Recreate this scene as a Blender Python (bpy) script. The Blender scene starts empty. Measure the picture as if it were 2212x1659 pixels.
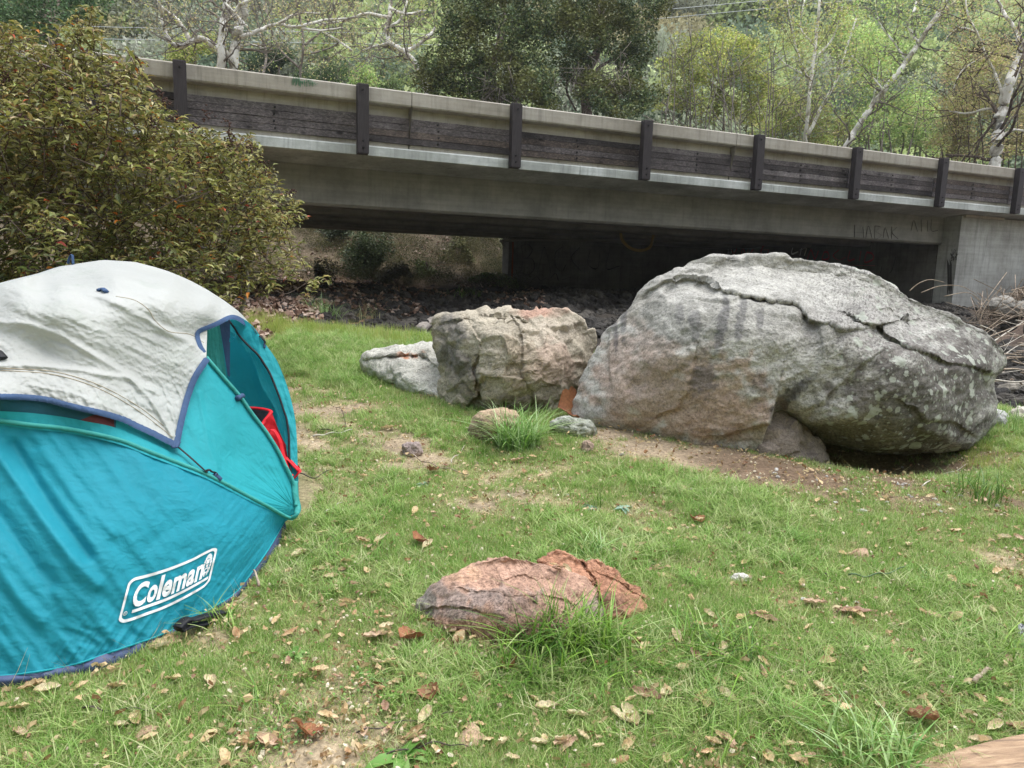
import bpy, math, random
import numpy as np
from mathutils import Matrix, Vector, Euler
rnd = random.Random(11); rg = np.random.RandomState(5)
SC = bpy.context.scene; COL = SC.collection

# ------------------------------------------------------------------ camera, world, sun, exposure
PITCH, ROLL, FPX, CH = math.radians(8.7), math.radians(1.67), 1593.0, 1.35
PW, PH = 2212.0, 1659.0
FW = np.array([0, math.cos(PITCH), -math.sin(PITCH)]); U0 = np.array([0, math.sin(PITCH), math.cos(PITCH)]); R0 = np.array([1., 0, 0])
RT = math.cos(ROLL)*R0+math.sin(ROLL)*U0; UP = -math.sin(ROLL)*R0+math.cos(ROLL)*U0
CAM = np.array([0, 0, CH])
cd = bpy.data.cameras.new('camera'); cam = bpy.data.objects.new('camera', cd); COL.objects.link(cam)
cd.sensor_width = 36; cd.lens = 36*FPX/PW; cd.clip_start = .05; cd.clip_end = 900
mw = Matrix.Identity(4)
for i in range(3): mw[i][0] = RT[i]; mw[i][1] = UP[i]; mw[i][2] = -FW[i]; mw[i][3] = CAM[i]
cam.matrix_world = mw; SC.camera = cam

SUN_EL, SUN_AZ = math.radians(74), math.radians(70)      # azimuth from +Y towards +X: high, from the right
w = bpy.data.worlds.new('World'); SC.world = w; w.use_nodes = True
nt = w.node_tree; nt.nodes.clear()
sky = nt.nodes.new('ShaderNodeTexSky'); sky.sky_type = 'NISHITA'; sky.sun_disc = False
sky.sun_elevation = SUN_EL; sky.sun_rotation = SUN_AZ; sky.dust_density = 1.5; sky.air_density = 1.0
hs = nt.nodes.new('ShaderNodeHueSaturation'); hs.inputs['Saturation'].default_value = .34     # cloud cover takes the blue out evenly
bg = nt.nodes.new('ShaderNodeBackground'); bg.inputs['Strength'].default_value = .14
wo = nt.nodes.new('ShaderNodeOutputWorld')
nt.links.new(sky.outputs[0], hs.inputs['Color']); nt.links.new(hs.outputs[0], bg.inputs[0]); nt.links.new(bg.outputs[0], wo.inputs[0])
sd = bpy.data.lights.new('sun', 'SUN'); sd.energy = 1.25; sd.angle = math.radians(50); sd.color = (1, .985, .96)
sun = bpy.data.objects.new('sun', sd); COL.objects.link(sun)
sdir = Vector((math.sin(SUN_AZ)*math.cos(SUN_EL), math.cos(SUN_AZ)*math.cos(SUN_EL), math.sin(SUN_EL)))
sun.rotation_euler = sdir.to_track_quat('Z', 'Y').to_euler(); sun.location = (0, 0, 30)
SC.view_settings.view_transform = 'Standard'; SC.view_settings.look = 'None'; SC.view_settings.gamma = 1
SC.view_settings.exposure = 1.5; SC.view_settings.use_curve_mapping = False
SC.render.engine = 'CYCLES'; SC.cycles.use_denoising = True
SC.cycles.max_bounces = 8; SC.cycles.diffuse_bounces = 4; SC.cycles.transparent_max_bounces = 12; SC.cycles.transmission_bounces = 4

# ------------------------------------------------------------------ projection helpers (photo at 2212 x 1659)
def ray(px, py):
    px = np.asarray(px, float); py = np.asarray(py, float)
    return FW+RT*((px-PW/2)/FPX)[..., None]+UP*(-(py-PH/2)/FPX)[..., None]
def W3(px, py, dep): return CAM+ray(px, py)*np.asarray(dep, float)[..., None]

# ------------------------------------------------------------------ noise
_p = np.random.RandomState(3).permutation(256); _p = np.concatenate([_p, _p, _p])
_g = np.random.RandomState(4).normal(size=(256, 3)); _g /= np.linalg.norm(_g, axis=1)[:, None]
def perlin(P):
    P = np.asarray(P, float); i = np.floor(P).astype(int); f = P-i; i &= 255
    u = f*f*f*(f*(f*6-15)+10); r = 0
    for dx in (0, 1):
        for dy in (0, 1):
            for dz in (0, 1):
                h = _p[_p[_p[i[..., 0]+dx]+i[..., 1]+dy]+i[..., 2]+dz]
                g = _g[h]
                dt = g[..., 0]*(f[..., 0]-dx)+g[..., 1]*(f[..., 1]-dy)+g[..., 2]*(f[..., 2]-dz)
                wx = u[..., 0] if dx else 1-u[..., 0]; wy = u[..., 1] if dy else 1-u[..., 1]; wz = u[..., 2] if dz else 1-u[..., 2]
                r = r+wx*wy*wz*dt
    return r*1.5
def fbm(P, o=4, lac=2.03, gain=.5):
    P = np.asarray(P, float); a, r = 1., 0
    for k in range(o): r = r+a*perlin(P+k*17.3); P = P*lac; a *= gain
    return r
def ridged(P, o=4, gain=.5):
    P = np.asarray(P, float); a, r = 1., 0
    for k in range(o): r = r+a*(1-2*np.abs(perlin(P+k*9.1))); P = P*2.1; a *= gain
    return r
def n2(x, y, s, seed=0, o=3): return fbm(np.stack([np.asarray(x)*s, np.asarray(y)*s, np.full(np.shape(x), seed*7.7)], -1), o)
def ss(t): t = np.clip(t, 0, 1); return t*t*(3-2*t)
def lin(c): 
    if isinstance(c, str): c = [int(c[i:i+2], 16)/255 for i in (0, 2, 4)]
    return np.array([x/12.92 if x <= .04045 else ((x+.055)/1.055)**2.4 for x in c])

class TPS:
    def __init__(s, pts, lam=0):
        a = np.asarray(pts, float)
        if len(a) < 4: m = a.mean(0); a = np.vstack([a]+[[m[0]+dx, m[1]+dy, m[2]] for dx, dy in ((400, 0), (-400, 0), (0, 400), (0, -400))])
        s.c = a[:, :2]/500; n = len(a)
        K = s.k(np.linalg.norm(s.c[:, None]-s.c[None], axis=2)); Pm = np.c_[np.ones(n), s.c]
        A = np.zeros((n+3, n+3)); A[:n, :n] = K+lam*np.eye(n); A[:n, n:] = Pm; A[n:, :n] = Pm.T
        s.w = np.linalg.solve(A, np.r_[a[:, 2], 0, 0, 0])
    def k(s, r): return r*r*np.log(r+1e-9)
    def __call__(s, x, y):
        q = np.stack([np.asarray(x, float), np.asarray(y, float)], -1)/500; sh = q.shape[:-1]; q = q.reshape(-1, 2); out = np.empty(len(q))
        for i in range(0, len(q), 20000):
            b = q[i:i+20000]; d = np.linalg.norm(b[:, None]-s.c[None], axis=2)
            out[i:i+20000] = s.k(d)@s.w[:-3]+s.w[-3]+b@s.w[-2:]
        return out.reshape(sh)

# ------------------------------------------------------------------ objects
def props(o, label=None, cat=None, group=None, kind=None):
    for k, v in (('label', label), ('category', cat), ('group', group), ('kind', kind)):
        if v: o[k] = v
    return o
def empty(name, loc, label=None, cat=None, group=None):
    o = bpy.data.objects.new(name, None); o.location = [float(v) for v in loc]; o.empty_display_size = .1; COL.objects.link(o)
    return props(o, label, cat, group)
def wloc(o):
    v = Vector((0, 0, 0))
    while o is not None: v += o.location; o = o.parent
    return np.array(v)
def mesh(name, V, Fq, mat=None, smooth=True, col=None):
    """Fq: (n,k) int array or list of such arrays"""
    me = bpy.data.meshes.new(name); V = np.asarray(V, np.float32)
    Fs = Fq if isinstance(Fq, list) else [Fq]; Fs = [np.asarray(f, np.int32) for f in Fs if len(f)]
    nl = sum(f.size for f in Fs); nf = sum(len(f) for f in Fs)
    me.vertices.add(len(V)); me.vertices.foreach_set('co', V.ravel())
    me.loops.add(nl); me.loops.foreach_set('vertex_index', np.concatenate([f.ravel() for f in Fs]))
    tot = np.concatenate([np.full(len(f), f.shape[1], np.int32) for f in Fs]); st = np.concatenate([[0], np.cumsum(tot)[:-1]]).astype(np.int32)
    me.polygons.add(nf); me.polygons.foreach_set('loop_start', st); me.polygons.foreach_set('loop_total', tot)
    me.polygons.foreach_set('use_smooth', np.full(nf, bool(smooth)))
    if mat: me.materials.append(mat)
    if col is not None:
        a = me.color_attributes.new('Col', 'FLOAT_COLOR', 'POINT'); c = np.ones((len(V), 4), np.float32); c[:, :np.shape(col)[1]] = col
        a.data.foreach_set('color', c.ravel())
    me.update(calc_edges=True); me.validate()
    return me
def link(name, me, parent=None, org=None, **kw):
    o = bpy.data.objects.new(name, me); COL.objects.link(o)
    if org is not None: o.location = [float(v) for v in org]
    if parent is not None: o.parent = parent
    return props(o, **kw)
def mk(name, V, F, mat, parent=None, smooth=True, col=None, org=None, **kw):
    """V in world coordinates"""
    V = np.asarray(V, float); base = wloc(parent) if parent is not None else np.zeros(3)
    if org is None: org = base
    me = mesh(name, V-np.asarray(org), F, mat, smooth, col)
    return link(name, me, parent, np.asarray(org)-base, **kw)
def grid_faces(nu, nv, off=0, closed=False):
    a = np.arange(nu*nv).reshape(nu, nv)+off
    if closed: a = np.vstack([a, a[:1]])
    return np.stack([a[:-1, :-1], a[1:, :-1], a[1:, 1:], a[:-1, 1:]], -1).reshape(-1, 4)
def box(c, e, R=None):
    """centre c, half sizes e, axes R rows"""
    s = np.array([(-1, -1, -1), (1, -1, -1), (1, 1, -1), (-1, 1, -1), (-1, -1, 1), (1, -1, 1), (1, 1, 1), (-1, 1, 1)], float)*np.asarray(e)
    if R is not None: s = s@np.asarray(R)
    return s+np.asarray(c), np.array([(0, 3, 2, 1), (4, 5, 6, 7), (0, 1, 5, 4), (1, 2, 6, 5), (2, 3, 7, 6), (3, 0, 4, 7)])
def join(parts):
    V, Q, T, n = [], [], [], 0; C = []
    for p in parts:
        v, f = p[0], p[1]; V.append(v)
        for g in (f if isinstance(f, list) else [f]):
            g = np.asarray(g)
            if len(g): (Q if g.shape[1] == 4 else T).append(g+n)
        if len(p) > 2: C.append(np.broadcast_to(p[2], (len(v), 3)))
        n += len(v)
    F = ([np.concatenate(Q)] if Q else [])+([np.concatenate(T)] if T else [])
    return (np.concatenate(V), F)+((np.concatenate(C),) if C else ())
def tube(P, r, k=6, flat=1.0):
    P = np.asarray(P, float); n = len(P); r = np.broadcast_to(r, (n,))
    T = np.gradient(P, axis=0); T /= np.linalg.norm(T, axis=1)[:, None]+1e-9
    ref = np.array([0, 0, 1.]) if abs(T[0][2]) < .9 else np.array([1., 0, 0])
    A = np.cross(T, ref); A /= np.linalg.norm(A, axis=1)[:, None]+1e-9; B = np.cross(T, A)
    a = np.linspace(0, 2*np.pi, k, endpoint=False)
    V = P[:, None]+r[:, None, None]*(np.cos(a)[None, :, None]*A[:, None]+flat*np.sin(a)[None, :, None]*B[:, None])
    idx = np.arange(n*k).reshape(n, k); nx = np.roll(idx, -1, 1)
    F = np.stack([idx[:-1], nx[:-1], nx[1:], idx[1:]], -1).reshape(-1, 4)
    V = V.reshape(-1, 3); V = np.vstack([V, P[:1], P[-1:]])
    c0 = np.stack([np.full(k, n*k), nx[0], idx[0]], -1); c1 = np.stack([np.full(k, n*k+1), idx[-1], nx[-1]], -1)
    return V, [F, np.vstack([c0, c1])]
def smoothline(P, n=8):
    P = np.asarray(P, float); Q = np.vstack([2*P[0]-P[1], P, 2*P[-1]-P[-2]]); out = []
    for i in range(1, len(Q)-2):
        t = np.linspace(0, 1, n, endpoint=False)[:, None]; a, b, c, d = Q[i-1:i+3]
        out.append(.5*((2*b)+(c-a)*t+(2*a-5*b+4*c-d)*t*t+(3*b-a-3*c+d)*t**3))
    return np.vstack(out+[P[-1:]])
def resample(P, n):
    P = np.asarray(P, float); L = np.r_[0, np.cumsum(np.linalg.norm(np.diff(P, axis=0), axis=1))]
    t = np.linspace(0, L[-1], n); return np.stack([np.interp(t, L, P[:, i]) for i in range(P.shape[1])], -1)
def dist_poly(x, y, L):
    """unsigned distance and side (+ = right-hand/below for a left-to-right line in pixel space)"""
    L = np.asarray(L, float); best = np.full(np.shape(x), 1e9); side = np.zeros(np.shape(x))
    for a, b in zip(L[:-1], L[1:]):
        d = b-a; t = np.clip(((x-a[0])*d[0]+(y-a[1])*d[1])/(d@d), 0, 1); qx = x-a[0]-t*d[0]; qy = y-a[1]-t*d[1]
        D = np.hypot(qx, qy); m = D < best; best = np.where(m, D, best); side = np.where(m, np.sign(d[0]*qy-d[1]*qx), side)
    return best, side
def inpoly(x, y, L):
    x = np.asarray(x); y = np.asarray(y); c = np.zeros(x.shape, bool); L = np.asarray(L, float)
    for a, b in zip(L, np.roll(L, -1, 0)):
        c ^= ((a[1] > y) != (b[1] > y)) & (x < (b[0]-a[0])*(y-a[1])/(b[1]-a[1]+1e-12)+a[0])
    return c

# ------------------------------------------------------------------ materials
def newmat(name):
    m = bpy.data.materials.new(name); m.use_nodes = True; t = m.node_tree; t.nodes.clear()
    out = t.nodes.new('ShaderNodeOutputMaterial'); b = t.nodes.new('ShaderNodeBsdfPrincipled'); t.links.new(b.outputs[0], out.inputs[0])
    return m, t, b, out
def nd(t, typ, **kw):
    n = t.nodes.new('ShaderNode'+typ)
    for k, v in kw.items():
        if k in n.inputs: n.inputs[k].default_value = v
        else: setattr(n, k, v)
    return n
def ramp(t, src, stops, interp='LINEAR'):
    r = t.nodes.new('ShaderNodeValToRGB'); r.color_ramp.interpolation = interp; e = r.color_ramp.elements
    while len(e) < len(stops): e.new(.5)
    for el, (p, c) in zip(e, stops):
        el.position = p; c = lin(c) if isinstance(c, str) else c
        el.color = (*(c if hasattr(c, '__len__') else (c, c, c)), 1)
    t.links.new(src, r.inputs[0]); return r.outputs[0]
def mixc(t, mode, f, a, b):
    m = t.nodes.new('ShaderNodeMix'); m.data_type = 'RGBA'; m.blend_type = mode
    for s, v in ((m.inputs['Factor'], f), (m.inputs['A'], a), (m.inputs['B'], b)) if False else ((m.inputs[0], f), (m.inputs[6], a), (m.inputs[7], b)):
        if isinstance(v, bpy.types.NodeSocket): t.links.new(v, s)
        else: s.default_value = v if not hasattr(v, '__len__') else (*v, 1)
    return m.outputs[2]
def coords(t, scale=(1, 1, 1), rot=(0, 0, 0)):
    tc = t.nodes.new('ShaderNodeTexCoord'); mp = t.nodes.new('ShaderNodeMapping'); mp.inputs['Scale'].default_value = scale; mp.inputs['Rotation'].default_value = rot
    t.links.new(tc.outputs['Object'], mp.inputs[0]); return mp.outputs[0]
def noise(t, vec, scale, detail=6, rough=.6, dist=0):
    n = nd(t, 'TexNoise', Scale=scale, Detail=detail, Roughness=rough, Distortion=dist)
    if vec is not None: t.links.new(vec, n.inputs['Vector'])
    return n.outputs[0]
def bump(t, b, h, strength=.5, dist=.01):
    bp = nd(t, 'Bump', Strength=strength, Distance=dist); t.links.new(h, bp.inputs['Height'])
    prev = b.inputs['Normal'].links
    if prev: t.links.new(prev[0].from_socket, bp.inputs['Normal'])
    t.links.new(bp.outputs[0], b.inputs['Normal'])
def simple(name, stops, scale=8, rough=.8, bs=None, bstr=.4, bdist=.005, stretch=(1, 1, 1), vcol=False, spec=.3, detail=6, rot=(0, 0, 0)):
    m, t, b, out = newmat(name); v = coords(t, stretch, rot)
    n = noise(t, v, scale, detail)
    if isinstance(stops, (str, tuple)): c = None; b.inputs['Base Color'].default_value = (*(lin(stops) if isinstance(stops, str) else stops), 1)
    else: c = ramp(t, n, stops)
    if vcol:
        a = nd(t, 'VertexColor', layer_name='Col')
        c = mixc(t, 'MULTIPLY', 1.0, a.outputs[0], c) if c is not None else a.outputs[0]
    if c is not None: t.links.new(c, b.inputs['Base Color'])
    b.inputs['Roughness'].default_value = rough; b.inputs['Specular IOR Level'].default_value = spec
    if bs: bump(t, b, noise(t, v, bs, 8, .65), bstr, bdist)
    return m
def leafmat(name, transl=.35, rough=.5, spec=.3, stops=None, scale=3, obj_random=False):
    """leaf colour from the vertex colours times slow noise; part of the light passes through"""
    m, t, b, out = newmat(name)
    a = nd(t, 'VertexColor', layer_name='Col'); c = a.outputs[0]
    if stops:
        src = None
        if obj_random: oi = nd(t, 'ObjectInfo'); src = oi.outputs['Random']
        else: src = noise(t, coords(t), scale, 3)
        c = mixc(t, 'MULTIPLY', 1.0, c, ramp(t, src, stops))
    t.links.new(c, b.inputs['Base Color']); b.inputs['Roughness'].default_value = rough; b.inputs['Specular IOR Level'].default_value = spec
    tr = nd(t, 'BsdfTranslucent'); t.links.new(c, tr.inputs[0]); mx = nd(t, 'MixShader'); mx.inputs[0].default_value = transl
    t.links.new(b.outputs[0], mx.inputs[1]); t.links.new(tr.outputs[0], mx.inputs[2]); t.links.new(mx.outputs[0], out.inputs[0])
    return m

# ------------------------------------------------------------------ scatter by geometry nodes (for ground cover)
def scatter(name, P, rot, scl, idx, protos, **kw):
    """points P with rotation (euler), scale and proto index -> one 'stuff' object that instances unlinked proto meshes"""
    me = bpy.data.meshes.new(name); me.vertices.add(len(P)); me.vertices.foreach_set('co', np.asarray(P, np.float32).ravel())
    for nm, ty, dat in (('rot', 'FLOAT_VECTOR', rot), ('scl', 'FLOAT', scl), ('pid', 'INT', idx)):
        a = me.attributes.new(nm, ty, 'POINT'); a.data.foreach_set('vector' if ty == 'FLOAT_VECTOR' else 'value', np.asarray(dat, np.int32 if ty == 'INT' else np.float32).ravel())
    o = link(name, me, **kw)
    pc = bpy.data.collections.new(name+'_kinds')
    for i, pm in enumerate(protos): pc.objects.link(bpy.data.objects.new('%s_kind_%02d' % (name, i), pm))
    g = bpy.data.node_groups.new(name, 'GeometryNodeTree')
    g.interface.new_socket('Geometry', in_out='INPUT', socket_type='NodeSocketGeometry'); g.interface.new_socket('Geometry', in_out='OUTPUT', socket_type='NodeSocketGeometry')
    N = g.nodes; gi = N.new('NodeGroupInput'); go = N.new('NodeGroupOutput'); ci = N.new('GeometryNodeCollectionInfo'); ip = N.new('GeometryNodeInstanceOnPoints')
    ci.inputs['Collection'].default_value = pc; ci.inputs['Separate Children'].default_value = True; ci.inputs['Reset Children'].default_value = True
    def at(nm, ty): n = N.new('GeometryNodeInputNamedAttribute'); n.data_type = ty; n.inputs['Name'].default_value = nm; return n.outputs['Attribute']
    L = g.links; L.new(gi.outputs[0], ip.inputs['Points']); L.new(ci.outputs[0], ip.inputs['Instance']); ip.inputs['Pick Instance'].default_value = True
    L.new(at('pid', 'INT'), ip.inputs['Instance Index']); L.new(at('scl', 'FLOAT'), ip.inputs['Scale'])
    er = N.new('FunctionNodeEulerToRotation'); L.new(at('rot', 'FLOAT_VECTOR'), er.inputs[0]); L.new(er.outputs[0], ip.inputs['Rotation'])
    L.new(ip.outputs[0], go.inputs[0])
    md = o.modifiers.new('scatter', 'NODES'); md.node_group = g
    return o
# ================================================================== GROUND
def G(x, y, detail=True):
    x = np.asarray(x, float); y = np.asarray(y, float)
    z = .08*(np.clip(y, -6, 9.5)-1.5)
    z = z+.03*(y > 9.5)*(y-9.5)
    rim = 8.7-.46*(x+2.0); m = ss((x+3.3)/.9)
    bed = .30+.065*(np.clip(y, 5, 15)-8)+.02*np.clip(y-15, 0, 20)
    c = y-rim; t = ss(c/1.1+.05)*m
    z = z*(1-t)+bed*t
    bk = ss((.2-x)/2.0)
    z = z+bk*(.37*np.clip(y-20.3, 0, 7)+.10*np.clip(y-27.3, 0, 7))
    # right-hand earth bank against the abutment, and fill behind it
    mb = ss((x-.640*y)/1.3)*ss((y-8.5)/3)
    z = z+mb*.95
    # unseen valley side behind the camera, added to block low frontal sky light
    z = z+.62*np.clip(-7-y, 0, 100)*ss((-6-y)/6)*(1+.15*n2(x, y, .03, 6, 2))
    # hillside
    z = z+.62*np.clip(y-34, 0, 400)*ss((y-30)/25)*(1+.18*n2(x, y, .012, 5, 2))
    # hollow under the large boulder and the loose earth beside it
    def sp(cx, cy, rx, ry, h): return h*np.exp(-((x-cx)/rx)**2-((y-cy)/ry)**2)
    z = z+sp(2.45, 5.10, .66, .52, -.42)+sp(3.45, 4.55, .3, .3, .06)+sp(1.3, 4.5, .8, .25, .03)+sp(3.6, 4.2, .5, .3, .05)
    z = z+.035*n2(x, y, .55, 1, 3)*(1-t)+.16*n2(x, y, .35, 2, 3)*ss((y-8)/6)+1.8*n2(x, y, .05, 3, 3)*ss((y-38)/20)
    if detail: z = z+(.010*n2(x, y, 5, 4, 4)+.004*n2(x, y, 22, 6, 2))*(1+2*t)
    return z
def _axis(lo, hi, fine_lo, fine_hi, step, grow):
    a = list(np.arange(fine_lo, fine_hi, step)); s = step; v = a[-1]
    while v < hi: s *= grow; v += s; a.append(v)
    s = step; v = a[0]
    while v > lo: s *= grow; v -= s; a.insert(0, v)
    return np.array(a)
XS = _axis(-170, 170, -3.2, 4.4, .032, 1.06); YS = _axis(-75, 260, 1.0, 9.0, .032, 1.022)
_X, _Y = np.meshgrid(XS, YS, indexing='ij'); ZG = G(_X, _Y); G_exact = G
def G(x, y, detail=True):
    """height of the ground mesh itself (bilinear on its vertices)"""
    x = np.asarray(x, float); y = np.asarray(y, float)
    i = np.clip(np.searchsorted(XS, x)-1, 0, len(XS)-2); j = np.clip(np.searchsorted(YS, y)-1, 0, len(YS)-2)
    u = np.clip((x-XS[i])/(XS[i+1]-XS[i]), 0, 1); v = np.clip((y-YS[j])/(YS[j+1]-YS[j]), 0, 1)
    return ZG[i, j]*(1-u)*(1-v)+ZG[i+1, j]*u*(1-v)+ZG[i, j+1]*(1-u)*v+ZG[i+1, j+1]*u*v
def gp(px, py, dmax=40):
    """first hit of the photo ray with the ground: world points"""
    px = np.atleast_1d(np.asarray(px, float)); py = np.atleast_1d(np.asarray(py, float)); r = ray(px, py)
    ks = np.concatenate([np.linspace(.6, 8, 90), np.linspace(8.1, dmax, 110)]); lo = np.full(len(px), np.nan); hi = lo.copy()
    prev = None
    for k in ks:
        P = CAM+r*k; below = P[:, 2] < G(P[:, 0], P[:, 1], False)
        if prev is not None:
            m = below & np.isnan(lo); lo[m] = prev; hi[m] = k
        prev = k
    lo = np.where(np.isnan(lo), dmax-1, lo); hi = np.where(np.isnan(hi), dmax, hi)
    for _ in range(14):
        md = (lo+hi)/2; P = CAM+r*md[:, None]; b = P[:, 2] < G(P[:, 0], P[:, 1], True); hi = np.where(b, md, hi); lo = np.where(b, lo, md)
    P = CAM+r*hi[:, None]; P[:, 2] = G(P[:, 0], P[:, 1]); return P
def g1(px, py): return gp(px, py)[0]

# bare patches, given where the photo shows them: px, py, radius (m), strength
BARE = [(450, 1385, .13, 1), (640, 1600, .30, .9), (520, 1530, .22, .7), (700, 1500, .3, .45), (1010, 1050, .38, .55), (860, 1010, .3, .4), (1650, 1205, .14, .55), (1560, 1120, .3, .3), (560, 1560, .35, .9), (780, 1630, .35, .9), (680, 1640, .4, 1), (690, 1520, .3, .85), (1400, 972, .40, 1.2), (1500, 998, .45, 1.2), (1600, 1012, .45, 1.2), (1320, 940, .28, 1.1), (1700, 1025, .4, 1.2), (2100, 1000, .4, 1.1), (2180, 1215, .22, .9),
        (1550, 1000, .35, .9), (1750, 1035, .35, 1), (1950, 1070, .3, .6), (2060, 1010, .3, 1), (2170, 1080, .25, .9), (1800, 1005, .3, 1), (1900, 1020, .4, 1), (1990, 1025, .4, 1), (1450, 985, .2, .9), (1620, 1005, .25, 1), (1350, 955, .25, .8), (700, 1060, .35, .7), (760, 1010, .3, .6), (950, 1090, .3, .5), (1130, 1060, .3, .6), (700, 1250, .15, .5), (720, 1440, .25, .6),
        (1930, 1040, .25, 1), (2000, 1560, .2, .5), (1900, 1420, .22, .5), (1050, 930, .25, .5), (760, 1180, .2, .4), (1300, 1110, .3, .35), (1000, 1370, .16, .9), (1100, 1400, .2, .6), (1420, 1200, .2, .3)]
_bp = gp([b[0] for b in BARE], [b[1] for b in BARE])
LUSH = [(1650, 1170, .5), (1780, 1230, .4), (1400, 1030, .30), (1560, 1085, .25), (640, 720, 1.2), (820, 770, 1.0), (700, 830, .6), (1250, 1180, .3), (2150, 930, .5), (300, 1560, .3), (200, 1600, .3), (1450, 1600, .3), (1000, 1250, .25), (1700, 1400, .3), (1200, 1620, .3), (1400, 1280, .25), (900, 1150, .2), (1560, 1330, .3)]
_lp = gp([b[0] for b in LUSH], [b[1] for b in LUSH])
def bare(x, y):
    v = .40+.95*n2(x, y, 1.1, 8, 4)+.45*n2(x, y, 4, 9, 2)
    for (bx, by, r, s), p in zip(BARE, _bp): v = np.maximum(v, s*np.exp(-((x-p[0])**2+(y-p[1])**2)/(r*r*(1+.6*n2(x, y, 4, 10, 2)))))
    for (bx, by, r), p in zip(LUSH, _lp): v = v-.6*np.exp(-((x-p[0])**2+(y-p[1])**2)/(r*r))
    return np.clip(v, 0, 1)
def rimdist(x, y): return y-(8.7-.46*(x+2.0))

def build_haze():
    m = bpy.data.materials.new('haze_air'); m.use_nodes = True; t = m.node_tree; t.nodes.clear(); o = t.nodes.new('ShaderNodeOutputMaterial'); v = t.nodes.new('ShaderNodeVolumePrincipled')
    v.inputs['Density'].default_value = .0006; v.inputs['Color'].default_value = (.93, .96, 1, 1); v.inputs['Anisotropy'].default_value = .2; t.links.new(v.outputs[0], o.inputs['Volume'])
    V, F = box((0, 90, 72), (185, 180, 90)); mk('haze', V, F, m, kind='stuff')
build_haze()
def build_ground():
    xs, ys = XS, YS; x, y = _X.ravel(), _Y.ravel()
    z = ZG.ravel().copy()
    # crumbly soil on the bare spots
    b = bare(x, y); near = (y < 10)
    z = z+near*b*(.006*ridged(np.stack([x*14, y*14, z*0], -1), 3)*.5)
    V = np.stack([x, y, z], -1)
    soil = np.outer(.75+.5*n2(x, y, 2, 11, 3)*.6, lin('b8a58a')); dark = lin('6a5747'); green = lin('5f7a2f'); litter = lin('8a7058')
    c = soil*(b[:, None])+(1-b[:, None])*(.55*green+.45*lin('8f7f5c'))
    # darker earth beside the big boulder
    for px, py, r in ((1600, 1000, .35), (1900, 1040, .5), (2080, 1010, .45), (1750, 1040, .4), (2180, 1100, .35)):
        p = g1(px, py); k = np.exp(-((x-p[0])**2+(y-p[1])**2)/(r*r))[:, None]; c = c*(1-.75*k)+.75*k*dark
    rd = rimdist(x, y); m = (ss((x+3.3)/.9)*ss(rd/.7))[:, None]
    bedc = np.outer(.8+.5*n2(x, y, 3, 12, 3), lin('443f39')); c = c*(1-m)+bedc*m
    lt = (ss((y-6.6)/1.2)*(1-ss((x+2.4)/1.0)))[:, None]; c = c*(1-lt)+lt*np.outer(.7+.8*n2(x, y, 3, 13, 3), litter)
    bk = (ss((y-19.5)/1.5)*ss((.6-x)/1.5))[:, None]; bc = np.outer(.8+.5*n2(x, y, 1.2, 14, 3), lin('6e6250')); c = c*(1-bk)+bk*bc
    mb = (ss((x-.60*y)/1)*ss((y-9)/2)*ss((30-y)/5))[:, None]; c = c*(1-mb)+mb*np.outer(.8+.5*n2(x, y, 2, 15, 3), lin('6b5b50'))
    hl = ss((y-30)/10)[:, None]; c = c*(1-hl)+hl*np.outer(.9+.5*n2(x, y, .1, 16, 3), lin('6d7352'))
    m_, t, bs, out = newmat('ground_soil'); v = coords(t)
    vc = nd(t, 'VertexColor', layer_name='Col'); n = noise(t, v, 45, 8, .75); n3 = noise(t, v, 6, 5)
    cc = mixc(t, 'MULTIPLY', 1.0, vc.outputs[0], ramp(t, n, [(.3, .45), (.5, .95), (.68, 1.5)])); cc = mixc(t, 'MULTIPLY', .6, cc, ramp(t, n3, [(.3, .7), (.7, 1.3)]))
    t.links.new(cc, bs.inputs['Base Color']); bs.inputs['Roughness'].default_value = .95; bs.inputs['Specular IOR Level'].default_value = .15
    bump(t, bs, n, .8, .012); bump(t, bs, noise(t, v, 160, 4, .7), .5, .003)
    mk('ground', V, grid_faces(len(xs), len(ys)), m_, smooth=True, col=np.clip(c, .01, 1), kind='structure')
build_ground()
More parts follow.
